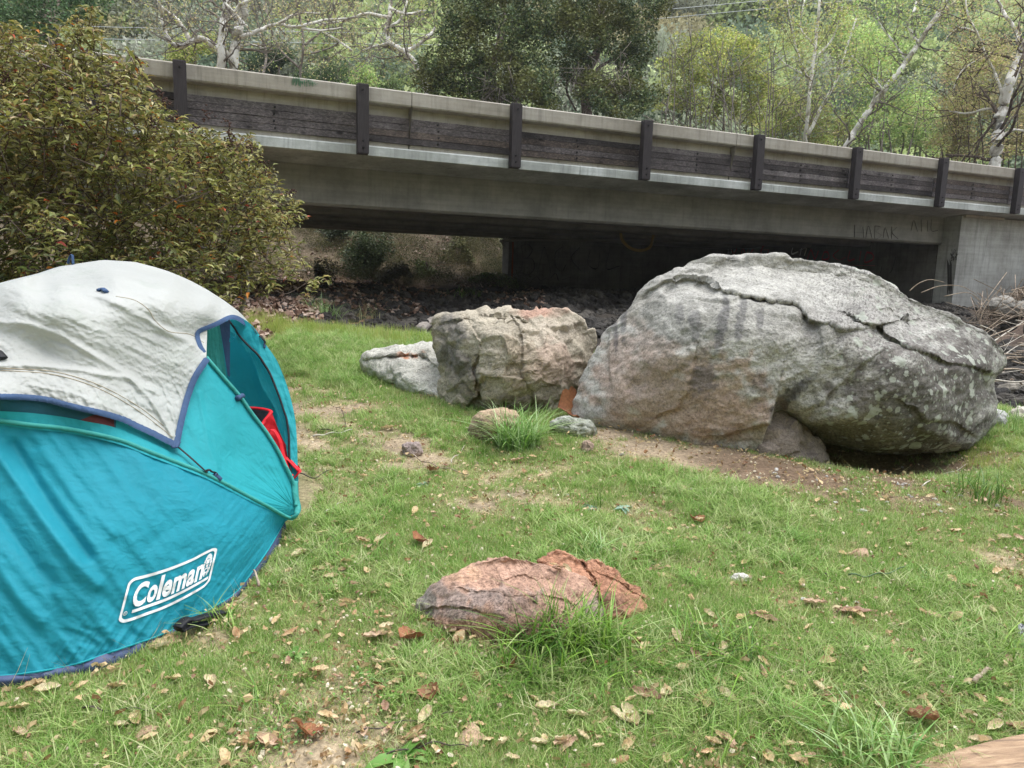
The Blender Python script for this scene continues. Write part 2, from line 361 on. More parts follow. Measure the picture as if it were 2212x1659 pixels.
# ================================================================== BRIDGE
AZB = math.radians(67.05); GR = math.tan(math.radians(-.18))
BD = np.array([math.sin(AZB), math.cos(AZB), 0]); BN = np.array([-math.cos(AZB), math.sin(AZB), 0]); BO = np.array([-4.53, 10.28, 2.64+CH])
BU = np.array([0, 0, 1.])
def B(s, t, z):
    s = np.asarray(s, float); return BO+BD*s[..., None]+BN*np.asarray(t, float)[..., None]+BU*(np.asarray(z, float)+s*GR)[..., None]
RB = np.array([BD+BU*GR, BN, BU])
SP = 2.44; S0, S1 = -12.2, 34.2; SA = 16.0
def concrete(name, cols, streak=1.0, stain=.0, warm=False):
    """board-marked concrete: blotches, runs below the edges, small voids"""
    m, t, b, out = newmat(name); rz = (0, 0, -(math.pi/2-AZB))
    v = coords(t, (1, 1, 1), rz); c = ramp(t, noise(t, v, 1.3, 8, .7), cols)
    st = coords(t, (9, 9, .55), rz); n2_ = noise(t, st, 1.6, 6, .7)
    c = mixc(t, 'MULTIPLY', streak*.62, c, ramp(t, n2_, [(.30, .45), (.48, .95), (.62, 1.0), (.75, 1.3)]))
    bd = coords(t, (.25, .25, 7), rz); c = mixc(t, 'MULTIPLY', .35, c, ramp(t, noise(t, bd, 2.5, 4), [(.35, .75), (.65, 1.2)]))
    vo = nd(t, 'TexVoronoi', Scale=26); t.links.new(v, vo.inputs['Vector']); pits = ramp(t, vo.outputs['Distance'], [(.05, .25), (.11, 1)])
    sel = ramp(t, noise(t, v, 3, 3), [(.48, 1), (.60, 0)]); c = mixc(t, 'MULTIPLY', .55, c, mixc(t, 'MIX', sel, pits, (1, 1, 1)))
    t.links.new(c, b.inputs['Base Color']); b.inputs['Roughness'].default_value = .9; b.inputs['Specular IOR Level'].default_value = .2
    bump(t, b, noise(t, v, 60, 8, .7), .35, .004); bump(t, b, n2_, .25, .006); return m
M_RAIL = concrete('concrete_rail', [(.3, '8d877c'), (.5, 'a39d92'), (.7, 'b5b0a6')], .9)
M_EDGE = concrete('concrete_edge', [(.3, '8c8f8b'), (.5, 'a9ada9'), (.7, 'cdd1cf')], 1.0)
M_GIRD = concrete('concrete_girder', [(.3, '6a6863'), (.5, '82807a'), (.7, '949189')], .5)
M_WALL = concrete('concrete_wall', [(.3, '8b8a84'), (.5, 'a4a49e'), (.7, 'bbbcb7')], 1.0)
M_UNDER = concrete('shaded_concrete', [(.3, '4a4844'), (.5, '63605b'), (.7, '77746e')], .9)  # wall concrete with grime and the shade under the deck put into its colour
M_TIMBER = simple('dark_timber', [(.3, '2b2424'), (.5, '3d3434'), (.7, '54494a')], 3, .75, 30, .5, .004, (6, 6, 60), spec=.25, rot=(0, 0, -(math.pi/2-AZB)))
M_POST = simple('post_timber', [(.3, '272324'), (.5, '353031'), (.7, '484244')], 5, .7, 24, .5, .004, (26, 26, 1.5), spec=.3)
M_BOLT = simple('bolt_iron', [(.3, '0a0909'), (.7, '1a1716')], 20, .6)
M_ROAD = simple('asphalt', [(.3, '39383a'), (.7, '4c4b4c')], 30, .9, 80, .3, .004)
def plankmat(i):
    lo, mi, hi = [('322e2f', '5a5454', '8d8584'), ('292626', '464141', '6c6665'), ('3e3a3a', '6b6565', '9c9592'), ('302b2a', '574e4a', '948578')][i]
    m, t, b, out = newmat('weathered_plank_%s' % 'abcd'[i]); rz = (0, 0, -(math.pi/2-AZB)); v = coords(t, (1.1, 30, 30), rz)
    g = noise(t, v, 1.8, 9, .7, .6); c = ramp(t, g, [(.3, lo), (.5, mi), (.72, hi)]); oi = nd(t, 'ObjectInfo')
    c = mixc(t, 'MULTIPLY', 1, c, ramp(t, oi.outputs['Random'], [(0, .72), (1, 1.3)])); c = mixc(t, 'MULTIPLY', .7, c, ramp(t, noise(t, coords(t, (1, 1, 1), rz), 2.2, 3), [(.35, .5), (.6, 1.2)]))
    kn = nd(t, 'TexVoronoi', Scale=1.0); t.links.new(coords(t, (1.7, 5, 6), rz), kn.inputs['Vector']); c = mixc(t, 'MULTIPLY', 1, c, ramp(t, kn.outputs['Distance'], [(.07, .25), (.16, 1)]))
    t.links.new(c, b.inputs['Base Color']); b.inputs['Roughness'].default_value = .8; b.inputs['Specular IOR Level'].default_value = .2; bump(t, b, g, .35, .004); return m
M_PLANK = [plankmat(i) for i in range(4)]

def bar(s0, s1, prof, n=1, jit=0):
    """prism along the bridge: prof = [(t,z)...]; returns V,F"""
    k = len(prof); ss_ = np.linspace(s0, s1, n+1); V = np.concatenate([B(np.full(k, s), [p[0] for p in prof], [p[1] for p in prof]) for s in ss_])
    a = np.arange((n+1)*k).reshape(n+1, k); b = np.roll(a, -1, 1)
    F = np.stack([a[:-1], a[1:], b[1:], b[:-1]], -1).reshape(-1, 4)
    T = [(0, i+1, i) for i in range(1, k-1)]+[(n*k, n*k+i, n*k+i+1) for i in range(1, k-1)]
    return V, [F, np.array(T)]

def build_bridge():
    br = empty('road_bridge', B(8., 4.5, -1.7), 'concrete road bridge with dark timber guard planks crossing behind the boulders', 'bridge')
    def part(name, vf, mat, smooth=False, parent=br, **kw): return mk(name, vf[0], vf[1], mat, parent, smooth, **kw)
    # parapet in cast lengths with joints
    js = [S0, -4.2, 3.2, 9.3, 18.93]; js = js+[27.0, S1]
    prof_r = [(.135, -.20), (.15, -.222), (.30, -.235), (.30, -.84), (.62, -.84), (.62, 0), (.16, .0), (.135, -.018)]
    for a, b in zip(js[:-1], js[1:]): part('parapet', bar(a+.006, b-.006, prof_r), M_RAIL)
    prof_s = [(.13, -.86), (.145, -.84), (.98, -.84), (.98, -1.10), (.90, -1.085), (.16, -.998), (.13, -.985)]
    for a, b in zip([S0, -4.2, 6.1, 18.93], [-4.2, 6.1, 18.93, S1]): part('deck_edge', bar(a+.005, b-.005, prof_s), M_EDGE)
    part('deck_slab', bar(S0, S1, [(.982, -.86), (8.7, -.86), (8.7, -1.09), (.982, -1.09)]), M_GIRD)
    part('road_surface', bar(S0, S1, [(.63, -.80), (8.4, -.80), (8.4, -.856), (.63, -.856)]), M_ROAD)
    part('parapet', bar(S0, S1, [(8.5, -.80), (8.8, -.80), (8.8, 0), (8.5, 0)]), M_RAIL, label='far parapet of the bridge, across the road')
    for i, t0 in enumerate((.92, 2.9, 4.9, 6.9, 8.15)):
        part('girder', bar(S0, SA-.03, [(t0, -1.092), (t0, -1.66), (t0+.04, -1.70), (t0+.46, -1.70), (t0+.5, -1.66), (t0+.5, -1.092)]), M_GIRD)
    # posts and planks
    pw, pt = .082, .125
    V, F = box((0, 0, 0), (pw, pt/2, .48)); V[[4, 5, 6, 7]] += 0
    post_prof = []
    pv = []; # tapered ends: 6 rings
    for z, k in ((-.99, .88), (-.972, 1), (-.012, 1), (.0, .93)):
        for sx, sy in ((-1, -1), (1, -1), (1, 1), (-1, 1)): pv.append((sx*pw*(k if sy < 0 else 1), (sy*pt/2 if sy > 0 else -pt/2*k), z))
    pv = np.array(pv); a = np.arange(16).reshape(4, 4); bnx = np.roll(a, -1, 1)
    pf = [np.vstack([np.stack([a[:-1], bnx[:-1], bnx[1:], a[1:]], -1).reshape(-1, 4), [[3, 2, 1, 0]], [[12, 13, 14, 15]]])]
    pme = mesh('post', pv@RB, pf, M_POST, False)
    ang = np.linspace(0, 2*np.pi, 9)[:-1]; bv = [(0.0, -.012, 0)]
    for r, yy in ((.013, -.014), (.016, -.004), (.017, .004)): bv += [(r*math.cos(q), yy, r*math.sin(q)) for q in ang]
    bv = np.array(bv); bf = [(0, 1+i, 1+(i+1) % 8) for i in range(8)]; q = []
    for r in range(2): q += [(1+8*r+i, 9+8*r+i, 9+8*r+(i+1) % 8, 1+8*r+(i+1) % 8) for i in range(8)]
    bme = mesh('bolt', bv@RB, [np.array(q), np.array(bf)], M_BOLT, False)
    base = wloc(br)
    for i in range(-4, 12):
        po = link('post', pme, br, B(i*SP, .062, 0)-base)
        for z in (-.09, -.80, -.90): 
            if -1 <= i <= 8: link('bolt', bme, po, RB[0]*rnd.uniform(-.012, .012)+RB[1]*(-pt/2)+RB[2]*z)
    for i in range(-4, 11):
        s0, s1 = i*SP+.0, (i+1)*SP
        hs_ = [.0965]*4; z = -.372
        for k in range(4):
            h = hs_[k]-.004; tl = .128-rnd.uniform(0, .012); dz = rnd.uniform(-.003, .003)
            # each plank a slightly bowed board with its own thickness and a split edge
            n = 8; sv = np.linspace(s0+.01, s1-.01, n+1); rows = []
            w1 = np.random.RandomState(i*17+k+99).uniform(-.004, .004, n+1)
            for j, s in enumerate(sv):
                rows.append(B(np.full(6, s), [tl+.175, tl+.136, tl+.134, tl+.134, tl+.136, tl+.175], [z-h+w1[j]*.3, z-h+w1[j]*.3, z-h+.002, z-.002+w1[j], z+w1[j]*.7, z+w1[j]*.3]))
            V = np.concatenate(rows); a = np.arange(len(V)).reshape(n+1, 6); b2 = np.roll(a, -1, 1)
            F = np.stack([a[:-1], b2[:-1], b2[1:], a[1:]], -1).reshape(-1, 4); T = [(0, j+1, j) for j in range(1, 5)]+[(n*6, n*6+j, n*6+j+1) for j in range(1, 5)]
            org = B(np.array((s0+s1)/2), .2, z)
            pl = mk('plank', V, [F, np.array(T)], M_PLANK[rnd.randrange(4)], br, False, org=base)
            if -1 <= i <= 8: link('bolt', bme, pl, B(np.array(s0+SP*.5+rnd.uniform(-.01, .01)), tl+.133, z-h/2)-base)
            z -= .0965
    # abutment wall across the width, wing wall along the face, far wing wall
    def wall(name, p0, p1, z0, z1, th, mat, away, **kw):
        """vertical slab between two plan points; 'away' = unit vector of the hidden side"""
        p0 = np.array(p0, float); p1 = np.array(p1, float); a = np.asarray(away)*th; c = [p0, p1, p1+a, p0+a]
        V = np.array([(*q, z0) for q in c]+[(*q, z1) for q in c]); F = np.array([(0, 3, 2, 1), (4, 5, 6, 7), (0, 1, 5, 4), (1, 2, 6, 5), (2, 3, 7, 6), (3, 0, 4, 7)])
        return part(name, (V, F), mat, **kw)
    zt = float(B(np.array(SA), 1, -1.07)[2]); zb = -.6
    a0 = B(np.array(SA), .52, 0)[:2]; a1 = B(np.array(SA), 8.5, 0)[:2]
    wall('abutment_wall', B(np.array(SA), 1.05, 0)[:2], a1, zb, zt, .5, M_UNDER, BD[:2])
    wall('wing_wall', a0, B(np.array(SA+13), .52, 0)[:2], zb, zt, .5, M_WALL, BN[:2])
    wall('bearing_ledge', B(np.array(SA+.05), .46, 0)[:2], B(np.array(SA+1.35), .46, 0)[:2], zt-.03, zt+.028, .5, M_RAIL, BN[:2])
    # far wing wall: from the back corner of the abutment towards the left
    p = W3(1097, 612, 20.6)[:2]; e = (a1-p); e /= np.linalg.norm(e); aw = np.array([-e[1], e[0]]); aw = aw if aw[1] > 0 else -aw
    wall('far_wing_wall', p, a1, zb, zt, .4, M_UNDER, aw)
    q = tube([np.r_[p, .8]+np.r_[-aw*.012+e*.12, 0], np.r_[p, 2.15]+np.r_[-aw*.012+e*.12, 0]], [.03, .025], 6)
    part('rust_streak', q, simple('rust', '7a3a1c', rough=.9))
    # pipe along the soffit and a yellow hose loop
    fz = float(W3(1097, 519, 24)[2])
    part('drain_pipe', tube(smoothline([W3(1088, 532, 20.2), W3(1086, 524, 20.2), W3(1094, 519, 20.2), W3(1250, 519, 20.2), W3(1500, 521, 19.5)], 4), .035, 6), simple('pipe_grey', '77746c', rough=.6))
    part('hose', tube(smoothline([W3(1340, 500, 17), W3(1345, 520, 17), W3(1362, 536, 17), W3(1385, 541, 17), W3(1405, 532, 17.2), W3(1412, 505, 17.5)], 6), .035, 6), simple('hose_yellow', '8f7437', rough=.6))
    # ---- graffiti: paint strokes lying on the faces
    def strokes(lines, mat, fn, w, name='graffiti', sides=4):
        prs = []
        for L in lines:
            Ls = smoothline(L, 5) if len(L) > 2 else np.array(L, float); P = fn(Ls[:, 0], Ls[:, 1]); prs.append(tube(P, w, sides, .25))
        return part(name, join(prs), mat)
    kb = simple('paint_black', '121214', rough=.7); kr = simple('paint_red', 'a82a34', rough=.7); kw = simple('paint_white', 'd8d8d4', rough=.7); kg = simple('paint_green', '2f7c55', rough=.8)
    def onfar(off):
        def fn(px, py):
            r = ray(px, py); nn = np.r_[aw, 0]; k = ((np.r_[p, 0]-CAM)@nn-off)/(r@nn); return CAM+r*k[:, None]
        return fn
    def onplane(nn, P0, off):
        def fn(px, py):
            r = ray(px, py); k = ((P0-CAM)@nn-off)/(r@nn); return CAM+r*k[:, None]
        return fn
    f1 = onfar(.006)
    strokes([[(1126, 530), (1130, 560), (1124, 590)], [(1124, 532), (1140, 528), (1150, 540), (1140, 556), (1132, 558)], [(1132, 558), (1150, 560), (1154, 580), (1140, 594), (1126, 588)], [(1160, 592), (1168, 560), (1176, 534), (1184, 560), (1190, 590)], [(1166, 572), (1186, 572)],
             [(1214, 534), (1200, 546), (1200, 574), (1214, 586), (1222, 572)], [(1232, 530), (1232, 585)], [(1252, 534), (1234, 558), (1256, 586)], [(1190, 600), (1200, 590), (1206, 606)], [(1215, 604), (1236, 598)], [(1275, 540), (1270, 570), (1290, 580), (1296, 545)], [(1318, 535), (1310, 580), (1338, 575)], [(1134, 536), (1137, 545)], [(1150, 604), (1160, 598), (1168, 606), (1180, 600)]], kb, f1, .022)
    fa = onplane(BD, B(np.array(SA), 0, 0), .006)
    strokes([[(x+42, y) for x, y in L_] for L_ in [[(1500, 520), (1486, 530), (1480, 545), (1492, 552), (1504, 542), (1496, 534), (1482, 540)], [(1506, 550), (1512, 538), (1518, 550), (1524, 536)], [(1530, 540), (1526, 552), (1536, 550), (1538, 538), (1530, 540)], [(1488, 560), (1510, 556), (1530, 560)], [(1672, 530), (1668, 548), (1682, 544)], [(1690, 532), (1686, 552)], [(1686, 540), (1700, 536), (1696, 552)], [(1500, 530), (1520, 528)]]], kw, fa, .024)
    strokes([[(1560, 528), (1556, 552)], [(1560, 530), (1572, 534), (1560, 542), (1574, 552)], [(1582, 536), (1592, 534), (1586, 548), (1580, 540)], [(1602, 550), (1604, 534), (1612, 550), (1618, 532)], [(1630, 534), (1622, 548), (1634, 548)], [(1650, 530), (1644, 546), (1656, 550), (1660, 540), (1648, 540)], [(1744, 560), (1752, 540), (1760, 560), (1768, 542)], [(1780, 545), (1776, 560), (1790, 558), (1788, 545), (1780, 545)], [(1812, 540), (1800, 552), (1812, 562), (1826, 556)], [(1836, 542), (1832, 562), (1846, 560)], [(1860, 542), (1856, 564)], [(1872, 545), (1868, 566), (1886, 560), (1884, 548), (1872, 545)], [(1740, 566), (1800, 572), (1890, 574)]], kr, fa, .022)
    strokes([[(1935, 555), (1928, 580), (1922, 590)], [(1905, 575), (1902, 590)]], kb, fa, .014)
    fg = onplane(BN, B(np.array(0.), .92, 0), .006)
    strokes([[(1846, 486), (1846, 514)], [(1864, 490), (1866, 514)], [(1846, 502), (1866, 502)], [(1870, 516), (1876, 488), (1884, 516)], [(1872, 504), (1882, 504)], [(1890, 488), (1890, 516), (1904, 508), (1892, 500), (1902, 490), (1890, 488)], [(1908, 514), (1912, 492), (1920, 516)], [(1926, 490), (1926, 516)], [(1938, 490), (1927, 502), (1940, 516)], [(1968, 498), (1974, 476), (1982, 500)], [(1990, 474), (1990, 500)], [(2004, 476), (2004, 500)], [(1990, 488), (2004, 488)], [(2012, 474), (2012, 498), (2026, 498)]], simple('marker_grey', '35332f', rough=.8), fg, .007)
    fr = onplane(BN, B(np.array(0.), .135, 0), .004)
    gl = []
    for i in range(26):
        x0 = 632+i*2.1+rnd.uniform(-1, 1); gl.append([(x0, 166+i*.4+rnd.uniform(-2, 6)), (x0+rnd.uniform(-1, 1), 180+rnd.uniform(-4, 8))])
    strokes(gl, kg, fr, .010)
    # dark leak stain on the wing wall corner
    fw_ = onplane(BN, B(np.array(0.), .52, 0), .004)
    strokes([[(2058+7*math.cos(i*1.9)+i*.5, 545+8*math.sin(i*1.3)), (2060+6*math.cos(i), 556+i*.8)] for i in range(12)]+[[(2046+1.2*i, 560+3*(i % 5)), (2047+1.1*i, 600+9*(i % 4)), (2046+1.2*i, 640-6*(i % 3))] for i in range(9)], simple('tar_stain', '4b4945', rough=.9), fw_, .010)
    return br
build_bridge()
# ================================================================== BOULDERS
def rockmat(name, tint=1.0, layers=(1, 1, 2.5), lich=False):
    m, t, b, out = newmat(name); v = coords(t); vs = coords(t, layers, (.25, .35, 0))
    a = nd(t, 'VertexColor', layer_name='Col'); n1 = noise(t, vs, 6, 12, .8); n2_ = noise(t, v, 70, 6, .8); n3 = noise(t, v, 2.3, 6, .6)
    c = mixc(t, 'MULTIPLY', 1, a.outputs[0], ramp(t, n1, [(.28, .55), (.5, 1.0), (.7, 1.3)])); c = mixc(t, 'MULTIPLY', .9, c, ramp(t, n2_, [(.34, .38), (.5, 1), (.68, 1.4)])); c = mixc(t, 'MULTIPLY', .7, c, ramp(t, n3, [(.3, .75), (.7, 1.2)]))
    if lich:
        k = nd(t, 'VertexColor', layer_name='Mask'); sep = nd(t, 'SeparateColor'); t.links.new(k.outputs[0], sep.inputs[0])
        for sc, lo, hi, colr in ((8, .33, .36, 'a9aca1'), (15, .30, .33, 'a0a398'), (34, .27, .31, '94978e')):
            dv = nd(t, 'VectorMath', operation='ADD'); nn = nd(t, 'TexNoise', Scale=sc*2.5, Detail=5, Roughness=.7); t.links.new(v, nn.inputs['Vector'])
            sc_ = nd(t, 'VectorMath', operation='SCALE'); sc_.inputs['Scale'].default_value = .55/sc; t.links.new(nn.outputs['Color'], sc_.inputs[0]); t.links.new(v, dv.inputs[0]); t.links.new(sc_.outputs[0], dv.inputs[1])
            vo = nd(t, 'TexVoronoi', Scale=sc, Randomness=1.0); t.links.new(dv.outputs[0], vo.inputs['Vector'])
            spot = ramp(t, vo.outputs['Distance'], [(lo, 1), (hi, 0)]); pick = nd(t, 'SeparateColor'); t.links.new(vo.outputs['Color'], pick.inputs[0])
            lt = nd(t, 'Math', operation='LESS_THAN'); t.links.new(pick.outputs[0], lt.inputs[0]); t.links.new(sep.outputs[0], lt.inputs[1])
            mu = nd(t, 'Math', operation='MULTIPLY'); t.links.new(spot, mu.inputs[0]); t.links.new(lt.outputs[0], mu.inputs[1])
            jj = mixc(t, 'MULTIPLY', .5, tuple(lin(colr)), ramp(t, n2_, [(.3, .7), (.7, 1.2)])); c = mixc(t, 'MIX', mu.outputs[0], c, jj)
    t.links.new(c, b.inputs['Base Color']); b.inputs['Roughness'].default_value = .92; b.inputs['Specular IOR Level'].default_value = .18
    bump(t, b, n1, .35, .02); bump(t, b, n2_, .7, .006); bump(t, b, noise(t, v, 22, 8, .75), .7, .012); return m
def polyR(c, L, phi):
    L = np.asarray(L, float)-c; out = np.zeros(len(phi)); dx, dy = np.cos(phi), np.sin(phi)
    for a, b in zip(L, np.roll(L, -1, 0)):
        e = b-a; den = dx*e[1]-dy*e[0]; den = np.where(abs(den) < 1e-9, 1e-9, den)
        t = (a[0]*e[1]-a[1]*e[0])/den; u = (a[0]*dy-a[1]*dx)/den
        ok = (t > 0) & (u >= -1e-6) & (u <= 1+1e-6); out = np.where(ok & (t > out), t, out)
    return out
def facet(V, cell, K, seed, beta=7.):
    """planar breaks: soft blend of K tilted planes through the rock"""
    r = np.random.RandomState(seed); lo, hi = V.min(0), V.max(0); S = r.uniform(lo, hi, (K, 3)).astype(np.float32); Gk = r.normal(size=(K, 3)).astype(np.float32); h = r.normal(size=K).astype(np.float32)*.35; out = np.empty(len(V), np.float32)
    for i in range(0, len(V), 40000):
        v = V[i:i+40000].astype(np.float32); D = v[:, None]-S[None]; d2 = (D*D).sum(2)/cell**2; wgt = np.exp(-beta*(d2-d2.min(1)[:, None])); wgt /= wgt.sum(1)[:, None]
        out[i:i+40000] = (wgt*((D*Gk[None]).sum(2)/cell+h[None])).sum(1)
    return out
def rock(name, outline, c, d0, ctrl, nphi, ns, mat, colfn, back=.8, amp=.02, nsc=3., ledges=(), pw=3.5, layers=(1, 1, 2.2), mask=None, fine=.35, origin_px=None, smooth_out=1, plates=.25, fa=1.0, **kw):
    """a boulder: silhouette given in the photograph, front relief by control depths (m towards the camera), its own back"""
    L = np.asarray(outline, float)
    Ls = smoothline(np.vstack([L, L[:1]]), 6)[:-1] if smooth_out else L
    phi = np.linspace(0, 2*np.pi, nphi, endpoint=False); Rr = polyR(np.array(c, float), Ls, phi)
    nzr = fbm(np.stack([np.cos(phi)*7+d0, np.sin(phi)*7, phi*0], -1), 5); Rr = Rr*(1+.008*nzr)
    sf = np.sin(np.linspace(0, 1, ns+1)[1:]*np.pi/2)**.9
    X = c[0]+np.cos(phi)[None]*Rr[None]*sf[:, None]; Y = c[1]+np.sin(phi)[None]*Rr[None]*sf[:, None]
    tp = TPS(ctrl, .002); wf = np.clip(tp(X, Y), .01, 9)*np.power(np.clip(1-sf[:, None]**pw, 0, 1), .5)
    for (PL, depth, fall, lip) in ledges:
        sc = (L[:, 0].max()-L[:, 0].min())/900; wx = 7*sc*n2(X, Y, .03/sc, 7, 4); wy = 9*sc*n2(X, Y, .02/sc, 8, 4)
        D, s = dist_poly(X+wx, Y+wy, PL); sd = D*s; var = np.clip(.85+.7*n2(X, Y, .012/sc, 9, 2), .3, 1.3); sw = 3.5*sc+1
        edge = ss((1-sf[:, None])*12); up = ss(.5-sd/(2*sw))
        wf = wf+edge*var*(lip*up*np.exp(-D/(fall*.6))-depth*(1-up)*np.exp(-D/fall))
    Vf = W3(X, Y, d0-wf).reshape(-1, 3); Vc = W3(c[0], c[1], d0-float(np.clip(tp([c[0]], [c[1]]), .01, 9)[0]))[None]
    nb = 14; sb = np.sin(np.linspace(1, 0, nb+1)[1:-1]*np.pi/2); Xb = c[0]+np.cos(phi)[None]*Rr[None]*sb[:, None]; Yb = c[1]+np.sin(phi)[None]*Rr[None]*sb[:, None]
    wb = back*np.power(1-sb[:, None]**2.6, .5)*np.ones_like(Xb); Vb = W3(Xb, Yb, d0+wb).reshape(-1, 3); Vbc = W3(c[0], c[1], d0+back)[None]
    V = np.vstack([Vf, Vb, Vc, Vbc]); n = nphi; rows = ns+nb-1
    F = grid_faces(rows, n); a = np.arange(rows*n).reshape(rows, n); a2 = np.roll(a, -1, 1)
    F = np.stack([a[:-1], a[1:], a2[1:], a2[:-1]], -1).reshape(-1, 4)
    T = np.vstack([np.stack([np.full(n, rows*n), a[0], a2[0]], -1), np.stack([np.full(n, rows*n+1), a2[-1], a[-1]], -1)])
    # relief along the normals
    me = mesh('tmp', V, [F, T], None); nr = np.empty(len(V)*3, np.float32); me.vertices.foreach_get('normal', nr); N = nr.reshape(-1, 3); bpy.data.meshes.remove(me)
    cen = V.mean(0); sgn = np.sign(((V-cen)*N).sum(1).mean()); N = N*sgn
    if sgn < 0: F = F[:, ::-1]; T = T[:, ::-1]
    th = .3; Q = V.copy(); Q = np.stack([Q[:, 0]*np.cos(th)+Q[:, 2]*np.sin(th), Q[:, 1], -Q[:, 0]*np.sin(th)+Q[:, 2]*np.cos(th)], -1)*np.array(layers)
    disp = amp*(1.1*fbm(Q*nsc*.6, 4)+fine*1.0*(ridged(Q*nsc*1.7+3.3, 3)-.6)*.5)+amp*.30*fbm(V*nsc*7, 4)
    # broken plates: quantised steps in the layered direction
    st = fbm(V*nsc*.8+40, 3)*1.4; fr = st*6-np.floor(st*6); disp = disp+amp*plates*(np.floor(st*6)+ss((fr-.6)/.4)-st*6)
    big_ = np.ptp(V, 0).max(); F1 = facet(V, big_*.10, 110, nphi, 6.); F2 = facet(V, big_*.05, 260, nphi+1, 5.) if len(V) < 400000 else 0; disp = disp+fa*amp*(.50*np.clip(F1, -1.6, 1.6)+.34*np.clip(F2, -1.6, 1.6))
    V = V+N*disp[:, None]
    px = np.concatenate([X.ravel(), Xb.ravel(), [c[0]], [c[0]]]); py = np.concatenate([Y.ravel(), Yb.ravel(), [c[1]], [c[1]]])
    C = colfn(px, py, V, N)
    org = W3(*(origin_px or (c[0], L[:, 1].max())), d0)
    o = mk(name, V, [F, T], mat, smooth=True, col=np.clip(C, .01, 1), org=org, **kw)
    if mask is not None:
        a = o.data.color_attributes.new('Mask', 'FLOAT_COLOR', 'POINT'); k = np.ones((len(V), 4), np.float32); k[:, :3] = np.clip(mask(px, py, V, N), 0, 1)[:, None]; a.data.foreach_set('color', k.ravel())
    return o
def blend(base, layers, px, py):
    C = np.tile(lin(base), (len(px), 1))
    for (cx, cy, rx, ry, colr, s, wob) in layers:
        q = ((px-cx)/rx)**2+((py-cy)/ry)**2+wob*n2(px, py, .03, cx*.01, 4)
        k = s*ss(1.3-q)[:, None]; C = C*(1-k)+k*lin(colr)
    return C

BIG = [(1244, 868), (1262, 800), (1290, 745), (1325, 705), (1368, 655), (1385, 625), (1420, 600), (1470, 575), (1520, 557), (1590, 558), (1640, 557), (1690, 553), (1760, 566), (1830, 580), (1900, 600), (1945, 632), (1990, 655), (2060, 690), (2110, 715), (2150, 740), (2172, 762), (2170, 800), (2152, 822), (2150, 870), (2140, 925), (2105, 965), (2050, 974), (1990, 981), (1930, 982), (1860, 974), (1800, 960), (1745, 942), (1708, 918), (1684, 905), (1655, 922), (1632, 944), (1620, 975), (1625, 1035), (1600, 1040), (1540, 1035), (1480, 1025), (1430, 1012), (1370, 980), (1300, 948), (1250, 912)]
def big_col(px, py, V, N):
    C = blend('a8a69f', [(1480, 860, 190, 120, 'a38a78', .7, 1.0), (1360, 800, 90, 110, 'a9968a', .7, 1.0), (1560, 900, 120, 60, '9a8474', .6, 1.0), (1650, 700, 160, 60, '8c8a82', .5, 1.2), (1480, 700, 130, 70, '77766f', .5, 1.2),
                         (1990, 860, 210, 140, '625d58', .85, 1.0), (1900, 960, 180, 50, '605a50', .8, 1.0), (1880, 700, 130, 60, '8c8884', .5, 1.4), (2090, 770, 80, 60, '5f5a56', .7, 1.3), (1800, 940, 200, 50, '7f7a62', .5, 1.0), (1350, 660, 60, 50, '908d84', .6, 1)], px, py)  # dark stone at the right, darkened further to make up for undercut shade
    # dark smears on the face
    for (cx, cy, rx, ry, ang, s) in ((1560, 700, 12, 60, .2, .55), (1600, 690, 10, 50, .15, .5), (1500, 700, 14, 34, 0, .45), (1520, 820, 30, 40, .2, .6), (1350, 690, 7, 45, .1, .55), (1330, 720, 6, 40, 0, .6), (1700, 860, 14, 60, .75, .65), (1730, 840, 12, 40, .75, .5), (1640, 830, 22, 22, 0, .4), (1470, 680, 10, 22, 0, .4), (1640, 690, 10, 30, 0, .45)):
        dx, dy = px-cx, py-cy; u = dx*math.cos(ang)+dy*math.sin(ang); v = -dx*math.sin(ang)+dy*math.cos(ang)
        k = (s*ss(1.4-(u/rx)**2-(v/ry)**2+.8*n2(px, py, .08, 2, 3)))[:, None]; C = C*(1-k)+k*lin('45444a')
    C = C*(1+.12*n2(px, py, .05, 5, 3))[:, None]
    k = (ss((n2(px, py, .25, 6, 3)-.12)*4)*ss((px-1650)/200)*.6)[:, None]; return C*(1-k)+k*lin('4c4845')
RK = rockmat('sandstone_lichen', lich=True); RK2 = rockmat('sandstone')
